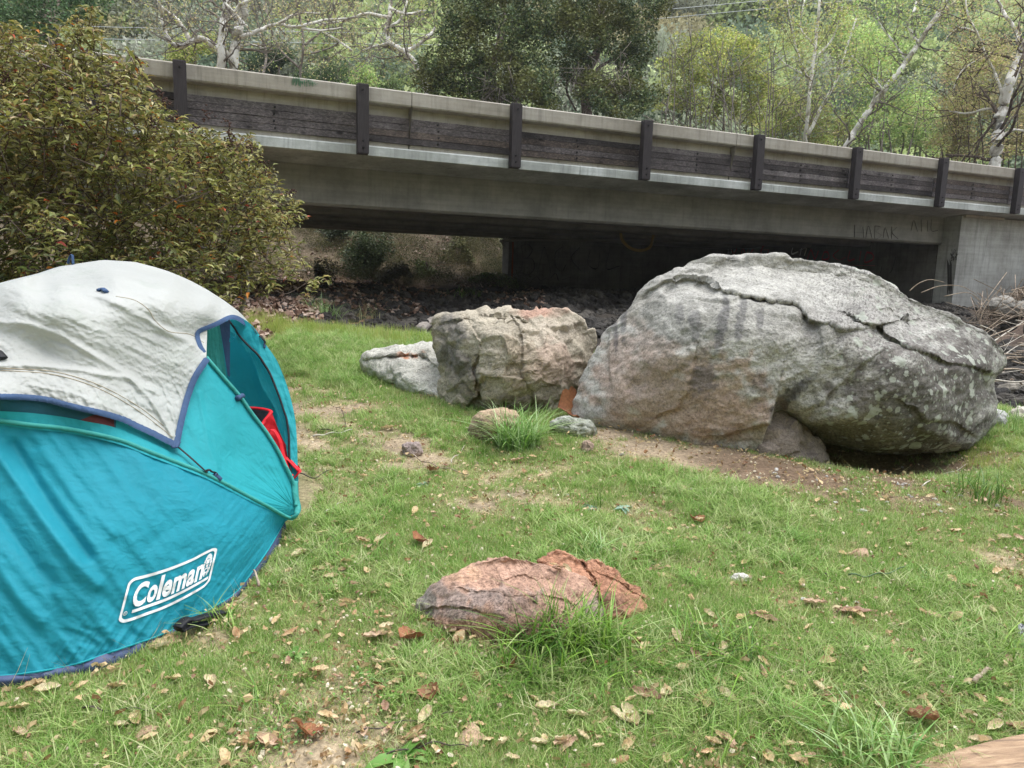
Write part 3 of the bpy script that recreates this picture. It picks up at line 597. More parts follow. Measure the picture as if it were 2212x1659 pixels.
rock('large_boulder', BIG, (1700, 780), 5.32,
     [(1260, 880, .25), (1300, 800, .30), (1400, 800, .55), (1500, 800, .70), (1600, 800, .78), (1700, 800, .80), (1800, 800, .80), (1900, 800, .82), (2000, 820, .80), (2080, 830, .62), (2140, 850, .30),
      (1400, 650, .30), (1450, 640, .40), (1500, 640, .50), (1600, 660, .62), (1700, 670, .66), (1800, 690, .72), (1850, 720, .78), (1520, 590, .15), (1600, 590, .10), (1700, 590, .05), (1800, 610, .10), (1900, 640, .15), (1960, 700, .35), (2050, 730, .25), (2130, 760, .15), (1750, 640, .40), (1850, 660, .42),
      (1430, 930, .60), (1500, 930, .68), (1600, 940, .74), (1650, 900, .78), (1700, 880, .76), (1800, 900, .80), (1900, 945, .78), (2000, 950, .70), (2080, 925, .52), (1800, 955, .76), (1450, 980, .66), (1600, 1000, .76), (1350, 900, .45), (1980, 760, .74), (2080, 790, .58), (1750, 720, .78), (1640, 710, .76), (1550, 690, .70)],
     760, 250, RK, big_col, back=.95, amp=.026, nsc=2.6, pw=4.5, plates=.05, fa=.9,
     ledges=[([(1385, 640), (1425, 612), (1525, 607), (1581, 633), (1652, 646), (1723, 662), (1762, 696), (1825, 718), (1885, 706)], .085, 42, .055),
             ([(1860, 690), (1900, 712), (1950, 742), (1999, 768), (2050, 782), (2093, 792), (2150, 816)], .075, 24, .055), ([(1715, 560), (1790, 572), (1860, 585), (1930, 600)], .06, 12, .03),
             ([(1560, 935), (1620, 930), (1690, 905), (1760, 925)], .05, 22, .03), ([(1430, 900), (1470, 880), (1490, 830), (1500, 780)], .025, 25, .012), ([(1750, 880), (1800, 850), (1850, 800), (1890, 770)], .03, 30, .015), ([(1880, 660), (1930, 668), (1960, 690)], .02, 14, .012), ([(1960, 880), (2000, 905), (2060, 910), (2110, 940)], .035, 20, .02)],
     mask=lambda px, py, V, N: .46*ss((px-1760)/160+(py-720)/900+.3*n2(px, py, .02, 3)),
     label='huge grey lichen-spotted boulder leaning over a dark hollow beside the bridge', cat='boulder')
rock('rock_foot', [(1616, 1010), (1620, 940), (1644, 905), (1684, 884), (1722, 903), (1758, 944), (1796, 1005), (1700, 1025)], (1700, 962), 4.86,
     [(1700, 960, .24), (1640, 960, .22), (1750, 970, .12), (1680, 930, .2)], 160, 40, RK2, lambda px, py, V, N: blend('8d8277', [], px, py), back=.3, amp=.014, fa=1.6, label='small brown rock wedged under the overhang of the huge boulder', cat='rock')

MID = [(940, 700), (945, 684), (1000, 680), (1050, 668), (1090, 666), (1130, 672), (1200, 667), (1240, 680), (1262, 700), (1270, 718), (1282, 712), (1286, 750), (1276, 780), (1262, 810), (1248, 850), (1236, 880), (1215, 905), (1190, 912), (1150, 905), (1100, 906), (1050, 905), (1000, 900), (962, 880), (950, 830), (946, 780), (938, 740)]
rock('block_boulder', MID, (1110, 780), 5.75,
     [(960, 710, .10), (960, 800, .15), (1000, 700, .22), (1000, 850, .30), (1040, 720, .42), (1080, 730, .50), (1100, 800, .52), (1060, 850, .46), (1140, 700, .25), (1150, 760, .42), (1200, 760, .30), (1200, 700, .12), (1250, 760, .12), (1150, 860, .38), (1210, 860, .22), (1000, 780, .30), (1110, 690, .28), (1050, 690, .25)],
     420, 150, RK2, lambda px, py, V, N: blend('aaa190', [(1170, 670, 60, 18, 'b08a78', .8, .6), (980, 740, 45, 70, '6f6c68', .8, 1.2), (1000, 810, 40, 50, '716c64', .7, 1.2), (1030, 860, 60, 40, '8b8069', .4, 1), (1200, 850, 60, 50, '9a9586', .7, 1), (1200, 720, 60, 50, 'b3a797', .6, 1), (1190, 790, 60, 50, 'ab9383', .6, 1), (1110, 870, 80, 22, '6a6254', .8, 1), (1120, 780, 40, 60, '8a7a66', .5, 1.4)], px, py),
     back=.6, amp=.020, nsc=3.2, pw=6, fine=.6, fa=1.6, ledges=[([(940, 700), (990, 690), (1050, 705), (1090, 700), (1110, 690)], .02, 12, .01), ([(1110, 690), (1130, 720), (1128, 790), (1150, 850), (1165, 885)], .035, 40, .02), ([(1000, 885), (1030, 860), (1020, 800), (1040, 740), (1010, 700)], .035, 34, .015), ([(1000, 690), (1050, 683), (1100, 678), (1130, 690)], .03, 8, .01)],
     label='blocky tan boulder standing left of the huge grey boulder', cat='boulder')
rock('flat_rock', [(782, 768), (800, 757), (850, 748), (900, 741), (960, 737), (990, 760), (990, 900), (960, 890), (900, 870), (840, 840), (785, 800)], (900, 795), 6.40,
     [(900, 770, .30), (830, 775, .2), (950, 790, .4), (880, 810, .5), (930, 830, .55), (820, 795, .3)], 220, 70, RK2, lambda px, py, V, N: blend('bab8ae', [(880, 764, 26, 12, 'b06a3c', .8, 1.6), (830, 775, 40, 15, '8e8d84', .6, 1)], px, py), back=.5, amp=.02, nsc=3, ledges=[([(800, 775), (860, 765), (920, 770), (950, 800)], .04, 14, .02)],
     label='low pale grey rock with an orange stain, behind the blocky tan boulder', cat='rock')
rock('round_rock', [(1012, 930), (1018, 905), (1040, 888), (1070, 882), (1100, 886), (1125, 900), (1130, 930), (1110, 955), (1060, 960), (1020, 950)], (1070, 925), 4.86,
     [(1070, 925, .16), (1030, 930, .08), (1100, 930, .1)], 140, 50, RK2, lambda px, py, V, N: blend('b39c82', [(1035, 935, 25, 25, '8a7a6a', .7, 1)], px, py), back=.14, amp=.008, nsc=6, label='rounded tan stone behind the bright grass tuft', cat='rock')
rock('low_rock', [(1192, 912), (1215, 898), (1240, 902), (1275, 912), (1288, 932), (1268, 948), (1230, 940), (1195, 926)], (1238, 922), 4.95,
     [(1238, 922, .10)], 120, 36, RK2, lambda px, py, V, N: blend('a5a79c', [], px, py), back=.12, amp=.008, nsc=7, fine=.8, label='small pale grey stone under the large brown maple leaf', cat='rock')
rock('small_rock', [(866, 962), (885, 955), (905, 956), (914, 975), (900, 990), (872, 988)], (890, 972), 4.55,
     [(890, 972, .06)], 90, 30, RK2, lambda px, py, V, N: blend('a3938d', [], px, py), back=.08, amp=.004, nsc=10, label='small pinkish grey stone with a twig over it in the open grass', cat='rock')
rock('small_rock', [(1250, 985), (1262, 952), (1278, 956), (1282, 968), (1272, 984)], (1266, 970), 4.62,
     [(1266, 970, .05)], 80, 26, RK2, lambda px, py, V, N: blend('a08c7c', [], px, py), back=.06, amp=.004, nsc=10, label='thumb-sized tan stone in the grass below the pale grey stone', cat='rock')
def red_col(px, py, V, N):
    C = blend('b4927e', [(980, 1300, 80, 40, '94877f', .8, 1.2), (1080, 1300, 90, 40, '9f8c82', .7, 1.3), (915, 1300, 25, 40, '9a958e', .8, .8), (990, 1240, 60, 18, 'c4a084', .6, 1), (1290, 1330, 35, 40, '8f8478', .8, .8), (1150, 1330, 70, 30, '8a7062', .5, 1)], px, py)
    C = C*(1+.15*n2(px, py, .05, 5, 3))[:, None]
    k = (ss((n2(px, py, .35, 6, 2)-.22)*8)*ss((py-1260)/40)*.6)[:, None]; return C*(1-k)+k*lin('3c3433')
RK3 = rockmat('red_sandstone')
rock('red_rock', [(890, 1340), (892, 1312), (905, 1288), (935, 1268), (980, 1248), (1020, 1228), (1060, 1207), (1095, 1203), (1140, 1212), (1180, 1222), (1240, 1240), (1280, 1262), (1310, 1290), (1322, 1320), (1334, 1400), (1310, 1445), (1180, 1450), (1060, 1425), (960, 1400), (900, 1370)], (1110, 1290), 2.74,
     [(1110, 1290, .20), (960, 1300, .14), (920, 1300, .08), (1030, 1300, .19), (1200, 1300, .20), (1280, 1320, .14), (1060, 1235, .05), (1150, 1240, .06), (1240, 1265, .08), (1050, 1265, .12), (1160, 1270, .13), (1100, 1340, .25), (1250, 1350, .22), (980, 1340, .19), (1100, 1400, .27), (1250, 1400, .24), (960, 1380, .2)],
     420, 150, RK3, red_col, back=.16, amp=.011, nsc=7, pw=5, fine=.7, plates=.3, fa=1.1, layers=(1, 1, 1.6), ledges=[([(1000, 1272), (1060, 1280), (1120, 1290), (1180, 1286), (1230, 1300)], .012, 16, .006), ([(1100, 1250), (1130, 1240), (1160, 1252), (1180, 1250)], .014, 8, .004), ([(900, 1330), (925, 1315), (980, 1310), (1040, 1320)], .02, 14, .006)],
     label='long reddish brown rock in the foreground grass', cat='rock')
rock('red_rock', [(1160, 1212), (1185, 1196), (1215, 1192), (1245, 1206), (1262, 1212), (1290, 1214), (1320, 1228), (1360, 1255), (1400, 1280), (1424, 1310), (1410, 1345), (1350, 1355), (1310, 1350), (1290, 1290), (1260, 1250), (1230, 1232), (1200, 1226), (1175, 1224)], (1290, 1262), 2.84,
     [(1290, 1262, .10), (1340, 1290, .12), (1200, 1210, .04), (1380, 1300, .08), (1260, 1225, .05)], 260, 80, RK3, lambda px, py, V, N: blend('b3866c', [(1330, 1300, 50, 25, '7c5f52', .7, 1), (1370, 1290, 50, 20, 'a98264', .5, 1)], px, py), back=.18, amp=.010, nsc=8, pw=5, fine=.7, plates=.6, fa=1.3, ledges=[([(1262, 1215), (1285, 1250), (1300, 1300)], .03, 12, .01), ([(1300, 1240), (1350, 1262), (1400, 1300)], .012, 10, .004)],
     label='split-off red rock lobe behind the right end of the long reddish rock', cat='rock')
# pale rocks and earthbank stones on the right
for ol, c, d, colr, lab in (
    ([(2118, 935), (2125, 905), (2150, 888), (2175, 895), (2185, 930), (2160, 945)], (2152, 918), 5.75, 'b5b5b2', 'white-grey rock half hidden by the right end of the huge boulder'),
    ([(2160, 940), (2172, 898), (2200, 880), (2250, 878), (2290, 910), (2280, 950), (2200, 952)], (2220, 915), 5.9, 'c6c1b2', 'cream rock at the right edge above the bright grass'),
    ([(2145, 850), (2160, 832), (2200, 828), (2250, 838), (2250, 860), (2190, 866)], (2200, 846), 7.6, '8d877c', 'flat grey creek rock among dry sticks at the right edge'),
    ([(2130, 660), (2145, 645), (2175, 640), (2200, 650), (2240, 655), (2240, 690), (2180, 690), (2150, 680)], (2185, 668), 11.6, '8f8b83', 'grey rock sticking out of the earth bank by the wing wall')):
    rock('pale_rock', ol, c, d, [(*c, .25)], 140, 40, RK2, lambda px, py, V, N, q=colr: blend(q, [], px, py), back=.35, amp=.02, nsc=4, label=lab, cat='rock')
# ================================================================== TENT
TD = TPS([(-500, 1300, 2.5), (-300, 1445, 2.2), (0, 1479, 2.20), (145, 1460, 2.28), (255, 1434, 2.36), (382, 1369, 2.56), (447, 1329, 2.67), (509, 1293, 2.80), (556, 1245, 2.97), (589, 1194, 3.15), (618, 1136, 3.38),
          (-500, 1120, 2.55), (-300, 905, 2.45), (0, 909, 2.50), (149, 927, 2.60), (255, 948, 2.68), (327, 978, 2.74), (418, 1013, 2.84), (465, 1034, 2.90), (527, 1067, 3.02), (582, 1096, 3.16), (618, 1116, 3.28), (642, 1112, 3.32),
          (451, 778, 3.22), (479, 811, 3.24), (519, 857, 3.28), (545, 894, 3.30), (575, 933, 3.32), (602, 976, 3.34), (618, 1009, 3.35), (633, 1050, 3.36), (638, 1093, 3.34),
          (380, 958, 2.88), (200, 890, 2.62), (0, 857, 2.46), (-400, 880, 2.5), (-450, 720, 2.8), (0, 791, 2.58), (100, 740, 2.72), (281, 814, 2.90), (330, 760, 3.0), (400, 840, 3.05), (430, 770, 3.18), (427, 725, 3.3), (469, 699, 3.46), (502, 684, 3.62),
          (60, 606, 2.98), (132, 625, 2.92), (212, 645, 2.92), (314, 695, 3.0), (413, 745, 3.16), (0, 622, 2.90), (0, 660, 2.78), (83, 596, 3.3), (150, 590, 3.35), (248, 600, 3.15), (364, 620, 3.28), (450, 660, 3.42), (250, 563, 3.62), (364, 586, 3.75), (430, 616, 3.8), (479, 646, 3.82), (542, 705, 3.84),
          (200, 1200, 2.40), (400, 1200, 2.64), (560, 1150, 3.02), (0, 1150, 2.36), (450, 930, 3.02), (520, 980, 3.14), (480, 880, 3.15), (580, 1040, 3.22), (-300, 1150, 2.36)], .0005)
def TP(px, py, off=0.): return W3(px, py, TD(px, py)-off)
def clothmat(name, col, transl=.3, rough=.65, var=.12, dirt=None):
    m, t, b, out = newmat(name); v = coords(t); c = ramp(t, noise(t, v, 2.2, 5), [(.3, tuple(lin(col)*(1-var))), (.7, tuple(lin(col)*(1+var)))])
    if dirt: c = mixc(t, 'MIX', ramp(t, noise(t, v, 3.1, 6, .7), [(.55, 0), (.75, .5)]), c, tuple(lin(dirt)))  # patchy second tint: dirt on the floor band, painted translucency on the fly
    wv = coords(t, (600, 600, 600)); t.links.new(c, b.inputs['Base Color']); b.inputs['Roughness'].default_value = rough; b.inputs['Specular IOR Level'].default_value = .25
    cr = nd(t, 'TexVoronoi', Scale=9, feature='DISTANCE_TO_EDGE'); dv = nd(t, 'VectorMath', operation='ADD'); nn = nd(t, 'TexNoise', Scale=6, Detail=4); t.links.new(v, nn.inputs['Vector'])
    sc_ = nd(t, 'VectorMath', operation='SCALE'); sc_.inputs['Scale'].default_value = .3; t.links.new(nn.outputs['Color'], sc_.inputs[0]); t.links.new(v, dv.inputs[0]); t.links.new(sc_.outputs[0], dv.inputs[1]); t.links.new(dv.outputs[0], cr.inputs['Vector'])
    bump(t, b, ramp(t, cr.outputs['Distance'], [(0, 0), (.16, 1)]), .18, .004); bump(t, b, noise(t, v, 30, 5, .6), .3, .003); rn = nd(t, 'TexNoise', Scale=11, Detail=5, Roughness=.55, Distortion=.6); t.links.new(v, rn.inputs['Vector']); bump(t, b, ramp(t, rn.outputs[0], [(.40, 0), (.49, 1), (.51, 1), (.60, 0)]), .22, .006); bump(t, b, noise(t, v, 900, 2), .15, .0004)
    tr = nd(t, 'BsdfTranslucent'); t.links.new(c, tr.inputs[0]); mx = nd(t, 'MixShader'); mx.inputs[0].default_value = transl
    t.links.new(b.outputs[0], mx.inputs[1]); t.links.new(tr.outputs[0], mx.inputs[2]); t.links.new(mx.outputs[0], out.inputs[0]); return m
C_TEAL = clothmat('teal_fabric', '2a9fb3', .42); C_TEAL2 = clothmat('teal_fabric_light', '35b3bd', .42); C_FLY = clothmat('cream_fabric', 'c8c9c4', .36, .6, .07, 'a8b3a4')  # mint patches of the fly: light through thin cloth, put into the colour
C_NAVY = clothmat('navy_binding', '3c5375', .1, .7); C_BAND = clothmat('floor_band', '4a5675', .05, .6, .15, '8f8478'); C_MESH = clothmat('dark_mesh', '255766', .2, .8); C_SLEEVE = clothmat('pole_sleeve', '3f9c96', .1, .7, .2)
M_BLK = simple('black_webbing', [(.3, '0c0d10'), (.7, '22242a')], 40, .6, 200, .4, .001); M_WHT = simple('white_print', 'd9dcdc', rough=.6); M_RED = simple('red_fabric', [(.3, 'c4121f'), (.7, 'e0202e')], 40, .6, 300, .6, .002); M_DK = simple('bag_lining', [(.3, '2b2a30'), (.7, '4a4850')], 60, .6)
M_RUST = clothmat('rust_cloth', '5d2f30', .1)

def ruled(top, bot, nu, nv, smt=True):
    T = resample(smoothline(top, 10) if smt else np.array(top, float), nu); Bm = resample(smoothline(bot, 10) if smt else np.array(bot, float), nu)
    s = np.linspace(0, 1, nv)[None, :, None]; Q = T[:, None]*(1-s)+Bm[:, None]*s; return Q[..., 0], Q[..., 1], s[..., 0]*np.ones((nu, 1))
def paired(pairs, nu, nv):
    a = np.array(pairs, float).reshape(len(pairs), 4); t = np.linspace(0, len(a)-1, nu); A = np.stack([np.interp(t, np.arange(len(a)), a[:, i]) for i in range(4)], -1)
    s = np.linspace(0, 1, nv)[None, :, None]; Q = A[:, None, :2]*(1-s)+A[:, None, 2:]*s; return Q[..., 0], Q[..., 1], s[..., 0]*np.ones((nu, 1))
def aniso(x, y, ang, l1, l2, seed=0, o=3):
    u = x*math.cos(ang)+y*math.sin(ang); v = -x*math.sin(ang)+y*math.cos(ang); return fbm(np.stack([u/l1, v/l2, np.full(np.shape(x), seed*5.1)], -1), o)
def crease(x, y, L, wd, amp, one=0):
    D, s = dist_poly(x, y, L); g = np.exp(-(D/wd)**2); return amp*(g if not one else np.exp(-D/wd)*s)
def wr_side(x, y):
    hem = np.array([(-300, 1445), (0, 1460), (255, 1402), (382, 1358), (462, 1311), (545, 1231), (615, 1125)]); D, s = dist_poly(x, y, hem)
    z = .010*aniso(x, y, .95, 260, 42, 1, 2)*ss((650-x)/300)
    for L, wd, a in (([(-20, 960), (80, 1100), (160, 1210), (210, 1262)], 17, .016), ([(30, 960), (110, 1090), (190, 1200)], 14, -.012), ([(-40, 1060), (40, 1170), (110, 1260)], 16, -.012), ([(90, 980), (200, 1110), (240, 1150)], 16, .007), ([(-30, 1180), (40, 1290), (90, 1340)], 16, .008), ([(320, 1180), (380, 1130), (450, 1110)], 18, -.004)):
        z = z+crease(x, y, L, wd, a*1.7)
    pl = aniso(x, y, 2.18, 150, 11, 2, 2); z = z+.011*pl*np.exp(-D/62)*ss((x-60)/140)*(1-.5*ss((x-480)/100))
    z = z+.0045*aniso(x, y, -.9, 90, 14, 3, 3)*ss((x-440)/80)
    z = z+.0034*ridged(np.stack([x/95, y/45, x*0+4], -1), 5, .55)*.6
    z = z+.008*aniso(x, y, .3, 60, 22, 9, 2)*np.exp(-((x-200)/90)**2-((y-1380)/40)**2)
    return z
def wr_front(x, y):
    tip = (638, 1100); a = np.arctan2(y-tip[1], x-tip[0]); r = np.hypot(x-tip[0], y-tip[1])
    z = .0075*fbm(np.stack([a*9, r*.003, a*0], -1), 2)*np.exp(-r/170)*ss(r/40)+.0035*fbm(np.stack([a*26, r*.006, a*0+3], -1), 2)*np.exp(-r/90)
    z = z+crease(x, y, [(430, 850), (452, 960), (470, 1010)], 6, .006)+crease(x, y, [(400, 930), (440, 990), (490, 1040)], 8, -.004)
    return z+.0035*aniso(x, y, 1.2, 110, 30, 11, 3)+.0014*ridged(np.stack([x/60, y/40, x*0], -1), 4)*.5+.003*aniso(x, y, .45, 120, 16, 12, 2)*ss((y-930)/100)
def wr_fly(x, y):
    z = crease(x, y, [(-60, 598), (0, 599), (60, 600), (132, 619), (212, 639), (264, 659), (314, 689), (364, 718), (413, 738), (443, 768)], 7, .014)
    z = z+crease(x, y, [(-40, 790), (60, 789), (99, 791), (165, 798), (231, 811), (281, 818), (330, 845)], 6, .014)+crease(x, y, [(-40, 690), (60, 700), (130, 725), (200, 765), (278, 813), (334, 872), (374, 940)], 7, .016)
    z = z+crease(x, y, [(-40, 715), (40, 725), (110, 760), (190, 795)], 16, -.014)+crease(x, y, [(60, 830), (160, 850), (270, 895), (350, 940)], 4, .004)
    z = z+.010*aniso(x, y, .45, 190, 34, 21, 3)+.0035*aniso(x, y, .35, 90, 16, 22, 3)*ss((760-y)/60)
    z = z+.006*aniso(x, y, 1.15, 70, 9, 23, 2)*ss((y-810)/50)+.0038*ridged(np.stack([(x+y*.5)/46, y/30, x*0+9], -1), 5, .6)*.8+.002*aniso(x, y, .9, 40, 10, 24, 3)
    z = z+.005*aniso(x, y, .1, 130, 18, 25, 2)*ss((680-y)/50)
    return z

def build_tent():
    p0 = W3(230, 1440, 3.0); base = np.array([p0[0]-.2, 3.0, 0]); base[2] = float(G(base[0], base[1]))
    tent = empty('camping_tent', base, 'teal dome tent with cream rainfly and navy trim standing on the grass by the bush', 'tent')
    def patch(name, Q, mat, off=0., wr=None, dep=None, **kw):
        x, y, s = Q; d = (TD(x, y) if dep is None else dep(x, y) if callable(dep) else np.full(x.shape, float(dep)))-off
        if wr is not None: d = d-wr(x, y)
        return mk(name, W3(x, y, d).reshape(-1, 3), grid_faces(*x.shape), mat, tent, smooth=True, **kw)
    HEMO = [(-500, 1280), (-300, 1442), (-120, 1474), (0, 1479), (145, 1460), (255, 1434), (327, 1405), (382, 1369), (447, 1331), (509, 1293), (556, 1247), (589, 1196), (618, 1136)]
    HEMI = [(-500, 1262), (-300, 1424), (-120, 1456), (0, 1460), (145, 1439), (255, 1403), (327, 1379), (382, 1356), (429, 1330), (462, 1311), (509, 1280), (548, 1231), (580, 1186), (615, 1125)]
    HA = [(-500, 1110), (-420, 985), (-300, 915), (-120, 898), (0, 909), (66, 918), (149, 927), (255, 950), (327, 978), (418, 1013), (465, 1034), (527, 1067), (582, 1096), (618, 1116), (633, 1119)]
    HB = [(446, 772), (479, 811), (519, 857), (545, 894), (575, 933), (602, 976), (618, 1009), (633, 1040), (640, 1070), (639, 1093)]
    side_wr = lambda x, y: wr_side(x, y)
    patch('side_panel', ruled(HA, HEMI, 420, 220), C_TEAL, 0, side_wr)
    # the floor band lies a little proud and runs into the ground
    xo, yo, s = ruled(HEMI, HEMO, 260, 7); dd = TD(xo, yo); P = W3(xo, yo, dd-.008*np.sin(s*np.pi)-.004+.003*aniso(xo, yo, 1.2, 60, 20, 31))
    P = P.reshape(260, 7, 3); ex = P[:, -1:].copy(); ex[..., 1] += .03; ex[..., 2] -= .12; P = np.concatenate([P, ex], 1)
    mk('floor_band', P.reshape(-1, 3), grid_faces(260, 8), C_BAND, tent, smooth=True)
    hemline = resample(smoothline(HEMI, 8), 240); mk('hem_seam', *tube(TP(hemline[:, 0], hemline[:, 1], .006+wr_side(hemline[:, 0], hemline[:, 1])), .0035, 5), C_TEAL2, tent, smooth=True)
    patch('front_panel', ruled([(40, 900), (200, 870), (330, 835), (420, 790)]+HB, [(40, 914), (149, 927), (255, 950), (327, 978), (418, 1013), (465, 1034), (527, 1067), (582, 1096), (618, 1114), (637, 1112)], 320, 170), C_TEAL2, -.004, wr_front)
    patch('window_strip', ruled([(-450, 905), (-300, 885), (-120, 882), (0, 888), (66, 892), (132, 900), (190, 911), (250, 924), (330, 958), (400, 992)], [(-450, 1020), (-300, 915), (-120, 898), (0, 909), (66, 918), (149, 927), (200, 938), (255, 950), (327, 978), (418, 1013)], 200, 14), C_TEAL2, .006, lambda x, y: .002*aniso(x, y, 1.2, 30, 9, 41))
    patch('mesh_window', ruled([(-450, 850), (-300, 845), (0, 845), (99, 850), (215, 878), (252, 896)], [(-450, 908), (-300, 888), (0, 889), (132, 901), (200, 914), (250, 924)], 120, 10), C_MESH, .003)
    patch('inner_cloth', paired([((170, 909), (172, 910)), ((200, 897), (202, 914)), ((225, 893), (226, 918)), ((246, 898), (247, 923))], 40, 8), M_RUST, .0045)
    # hoops in sewn sleeves
    ha = resample(smoothline(HA+[(642, 1111), (645, 1096)], 8), 200); mk('pole', *tube(TP(ha[:, 0], ha[:, 1], .012), .0085, 8), C_SLEEVE, tent, smooth=True, label='lower hoop of the tent frame in a grey-green sleeve')
    hb = resample(smoothline(HB, 8), 120); mk('pole', *tube(TP(hb[:, 0], hb[:, 1], .012), .0085, 8), C_SLEEVE, tent, smooth=True, label='hoop along the left edge of the door')
    # sleeve flap hanging under the lower hoop
    xo, yo, s = ruled(HA, [(x, y+9-4*ss((x-500)/150)) for x, y in HA], 240, 4); patch('sleeve_flap', (xo, yo, s), C_TEAL2, .010, lambda x, y: .0025*aniso(x, y, 1.3, 30, 12, 44))
    # rainfly
    pr = [((-450, 900), (-450, 740)), ((-320, 880), (-320, 690)), ((-200, 864), (-200, 655)), ((-100, 857), (-100, 632)), ((0, 856), (0, 616)), ((50, 857), (42, 604)), ((99, 862), (85, 594)), ((165, 879), (132, 578)), ((215, 890), (180, 568)), ((264, 904), (230, 563.5)), ((298, 920), (265, 564)), ((331, 935), (300, 568)), ((364, 952), (335, 577)), ((380, 960), (364, 586)),
          ((389, 920), (388, 596)), ((397, 887), (400, 601)), ((407, 851), (415, 608)), ((423, 811), (430, 616)), ((446, 774), (450, 627)), ((436, 755), (462, 635)), ((430, 738), (472, 641)), ((427, 722), (481, 647)), ((436, 713), (495, 657)), ((469, 699), (515, 672)), ((487, 690), (525, 682)), ((502, 683), (533, 691)), ((520, 690), (538, 698)), ((541, 706), (542, 706.5))]
    patch('rainfly', paired(pr, 520, 230), C_FLY, .022, wr_fly)
    def band(line, w, off, mat, name, n=200, gather=.0):
        L = resample(smoothline(line, 8), n); t = np.gradient(L, axis=0); t /= np.linalg.norm(t, axis=1)[:, None]; nn = np.stack([-t[:, 1], t[:, 0]], -1); jit = gather*fbm(np.stack([np.arange(n)*.35, np.zeros(n), np.zeros(n)], -1), 2)
        s = np.linspace(-1, 1, 6); x = L[:, 0, None]+nn[:, 0, None]*(s[None]*w/2+jit[:, None]); y = L[:, 1, None]+nn[:, 1, None]*(s[None]*w/2+jit[:, None])
        bul = .004*(1-s[None]**2)+gather*.0018*fbm(np.stack([np.arange(n)[:, None]*.45+0*s[None], 0*x, 0*x+s[None]], -1), 2)
        return patch(name, (x, y, None), mat, off+bul+wr_fly(L[:, 0], L[:, 1])[:, None]*.0)
    band([(-450, 900), (-320, 880), (-200, 864), (-100, 858), (0, 857), (50, 858), (99, 863), (165, 880), (215, 891), (264, 905), (298, 921), (331, 936), (364, 953), (384, 961)], 13, .034, C_NAVY, 'binding', 420, .9)
    band([(381, 963), (389, 922), (397, 888), (407, 852), (423, 812), (448, 774)], 14, .036, C_NAVY, 'binding', 120, .15)
    band([(441, 762), (433, 748), (427, 728), (430, 716), (450, 707), (469, 699), (490, 688), (504, 685), (520, 691), (543, 708)], 10, .036, C_NAVY, 'binding', 120, .1)
    # seams of the fly
    for L in ([(250, 640), (290, 648), (320, 668), (335, 692), (365, 716), (410, 722), (440, 740)], [(0, 800), (40, 802), (110, 808), (180, 826), (240, 852), (300, 888), (350, 926), (372, 944)], [(0, 795), (40, 797), (112, 802), (183, 820), (244, 846), (305, 882), (354, 920)]):
        q = resample(smoothline(L, 6), 80); mk('seam', *tube(TP(q[:, 0], q[:, 1], .0235+wr_fly(q[:, 0], q[:, 1])), .0014, 4), simple('seam_thread', 'a99c86', rough=.9), tent)
    # door side: outer strip, zip, inner flap, interior wall, curtain
    SIL = [(502, 684), (527, 690), (549, 708), (574, 744), (590, 766), (603, 789), (623, 842), (637, 901), (641.5, 951), (643, 1000), (645, 1042)]
    ZIP = [(494, 692), (506, 708), (517.5, 726), (538, 748), (557, 766), (571, 787), (584, 809), (603.5, 858), (614, 890), (619, 905), (624, 941), (625, 984), (630, 1040)]
    st = lambda x, y: .004*aniso(x, y, 1.25, 60, 10, 51)+.003*aniso(x, y, .2, 30, 12, 52)
    patch('door_side_panel', ruled(SIL, ZIP, 160, 30), C_TEAL2, 0, st, dep=lambda x, y: 3.70-.0009*(y-690)+.0012*(np.abs(x-560)))
    zl = resample(smoothline(ZIP, 8), 120); zd = 3.685-.0009*(zl[:, 1]-690)+.0012*np.abs(zl[:, 0]-560)
    mk('zipper', *tube(W3(zl[:, 0], zl[:, 1], zd), .0055, 6), M_BLK, tent, smooth=True)
    patch('door_flap', ruled([(494, 696), (517, 727), (557, 767), (584, 810), (603, 858), (617, 901), (622, 941), (622, 990)], [(494, 715), (520, 745), (546, 778), (560, 822), (574, 850), (592, 880), (612, 925), (619, 975)], 120, 30), C_TEAL2, 0, st, dep=lambda x, y: 3.80-.0009*(y-690))
    patch('interior_wall', paired([((425, 700), (440, 1090)), ((495, 692), (495, 1090)), ((560, 776), (560, 1090)), ((600, 850), (600, 1085)), ((628, 940), (630, 1070))], 80, 60), C_TEAL2, 0, lambda x, y: .01*aniso(x, y, 1.3, 120, 40, 55)+.003*aniso(x, y, 1, 30, 14, 56), dep=lambda x, y: 4.02-.0006*(y-690))
    patch('curtain', paired([((426, 712), (440, 800)), ((440, 706), (458, 822)), ((456, 702), (476, 838)), ((474, 696), (494, 850))], 60, 50), C_SLEEVE, 0, lambda x, y: .008*aniso(x, y, 1.5, 100, 9, 57)+.002*aniso(x, y, .3, 20, 6, 58), dep=3.66)
    patch('curtain_tie', paired([((474, 700), (492, 812)), ((484, 696), (494, 812)), ((497, 692), (496.5, 815))], 12, 20), C_NAVY, 0, dep=3.645)
    tl = smoothline([(500, 718), (508, 722), (504, 736), (496, 738), (499, 726), (506, 732)], 5); mk('toggle', *tube(W3(tl[:, 0], tl[:, 1], 3.62), .002, 5), C_TEAL, tent)
    # back half of the shell, down to the ground behind
    silh = resample(np.array([(-450, 740), (-200, 655), (0, 616), (85, 594), (132, 578), (230, 563.5), (300, 568), (364, 586), (430, 616), (481, 647), (515, 672), (542, 706), (574, 744), (603, 789), (623, 842), (637, 901), (641.5, 951), (643, 1000), (645, 1042), (641, 1090)], float), 90)
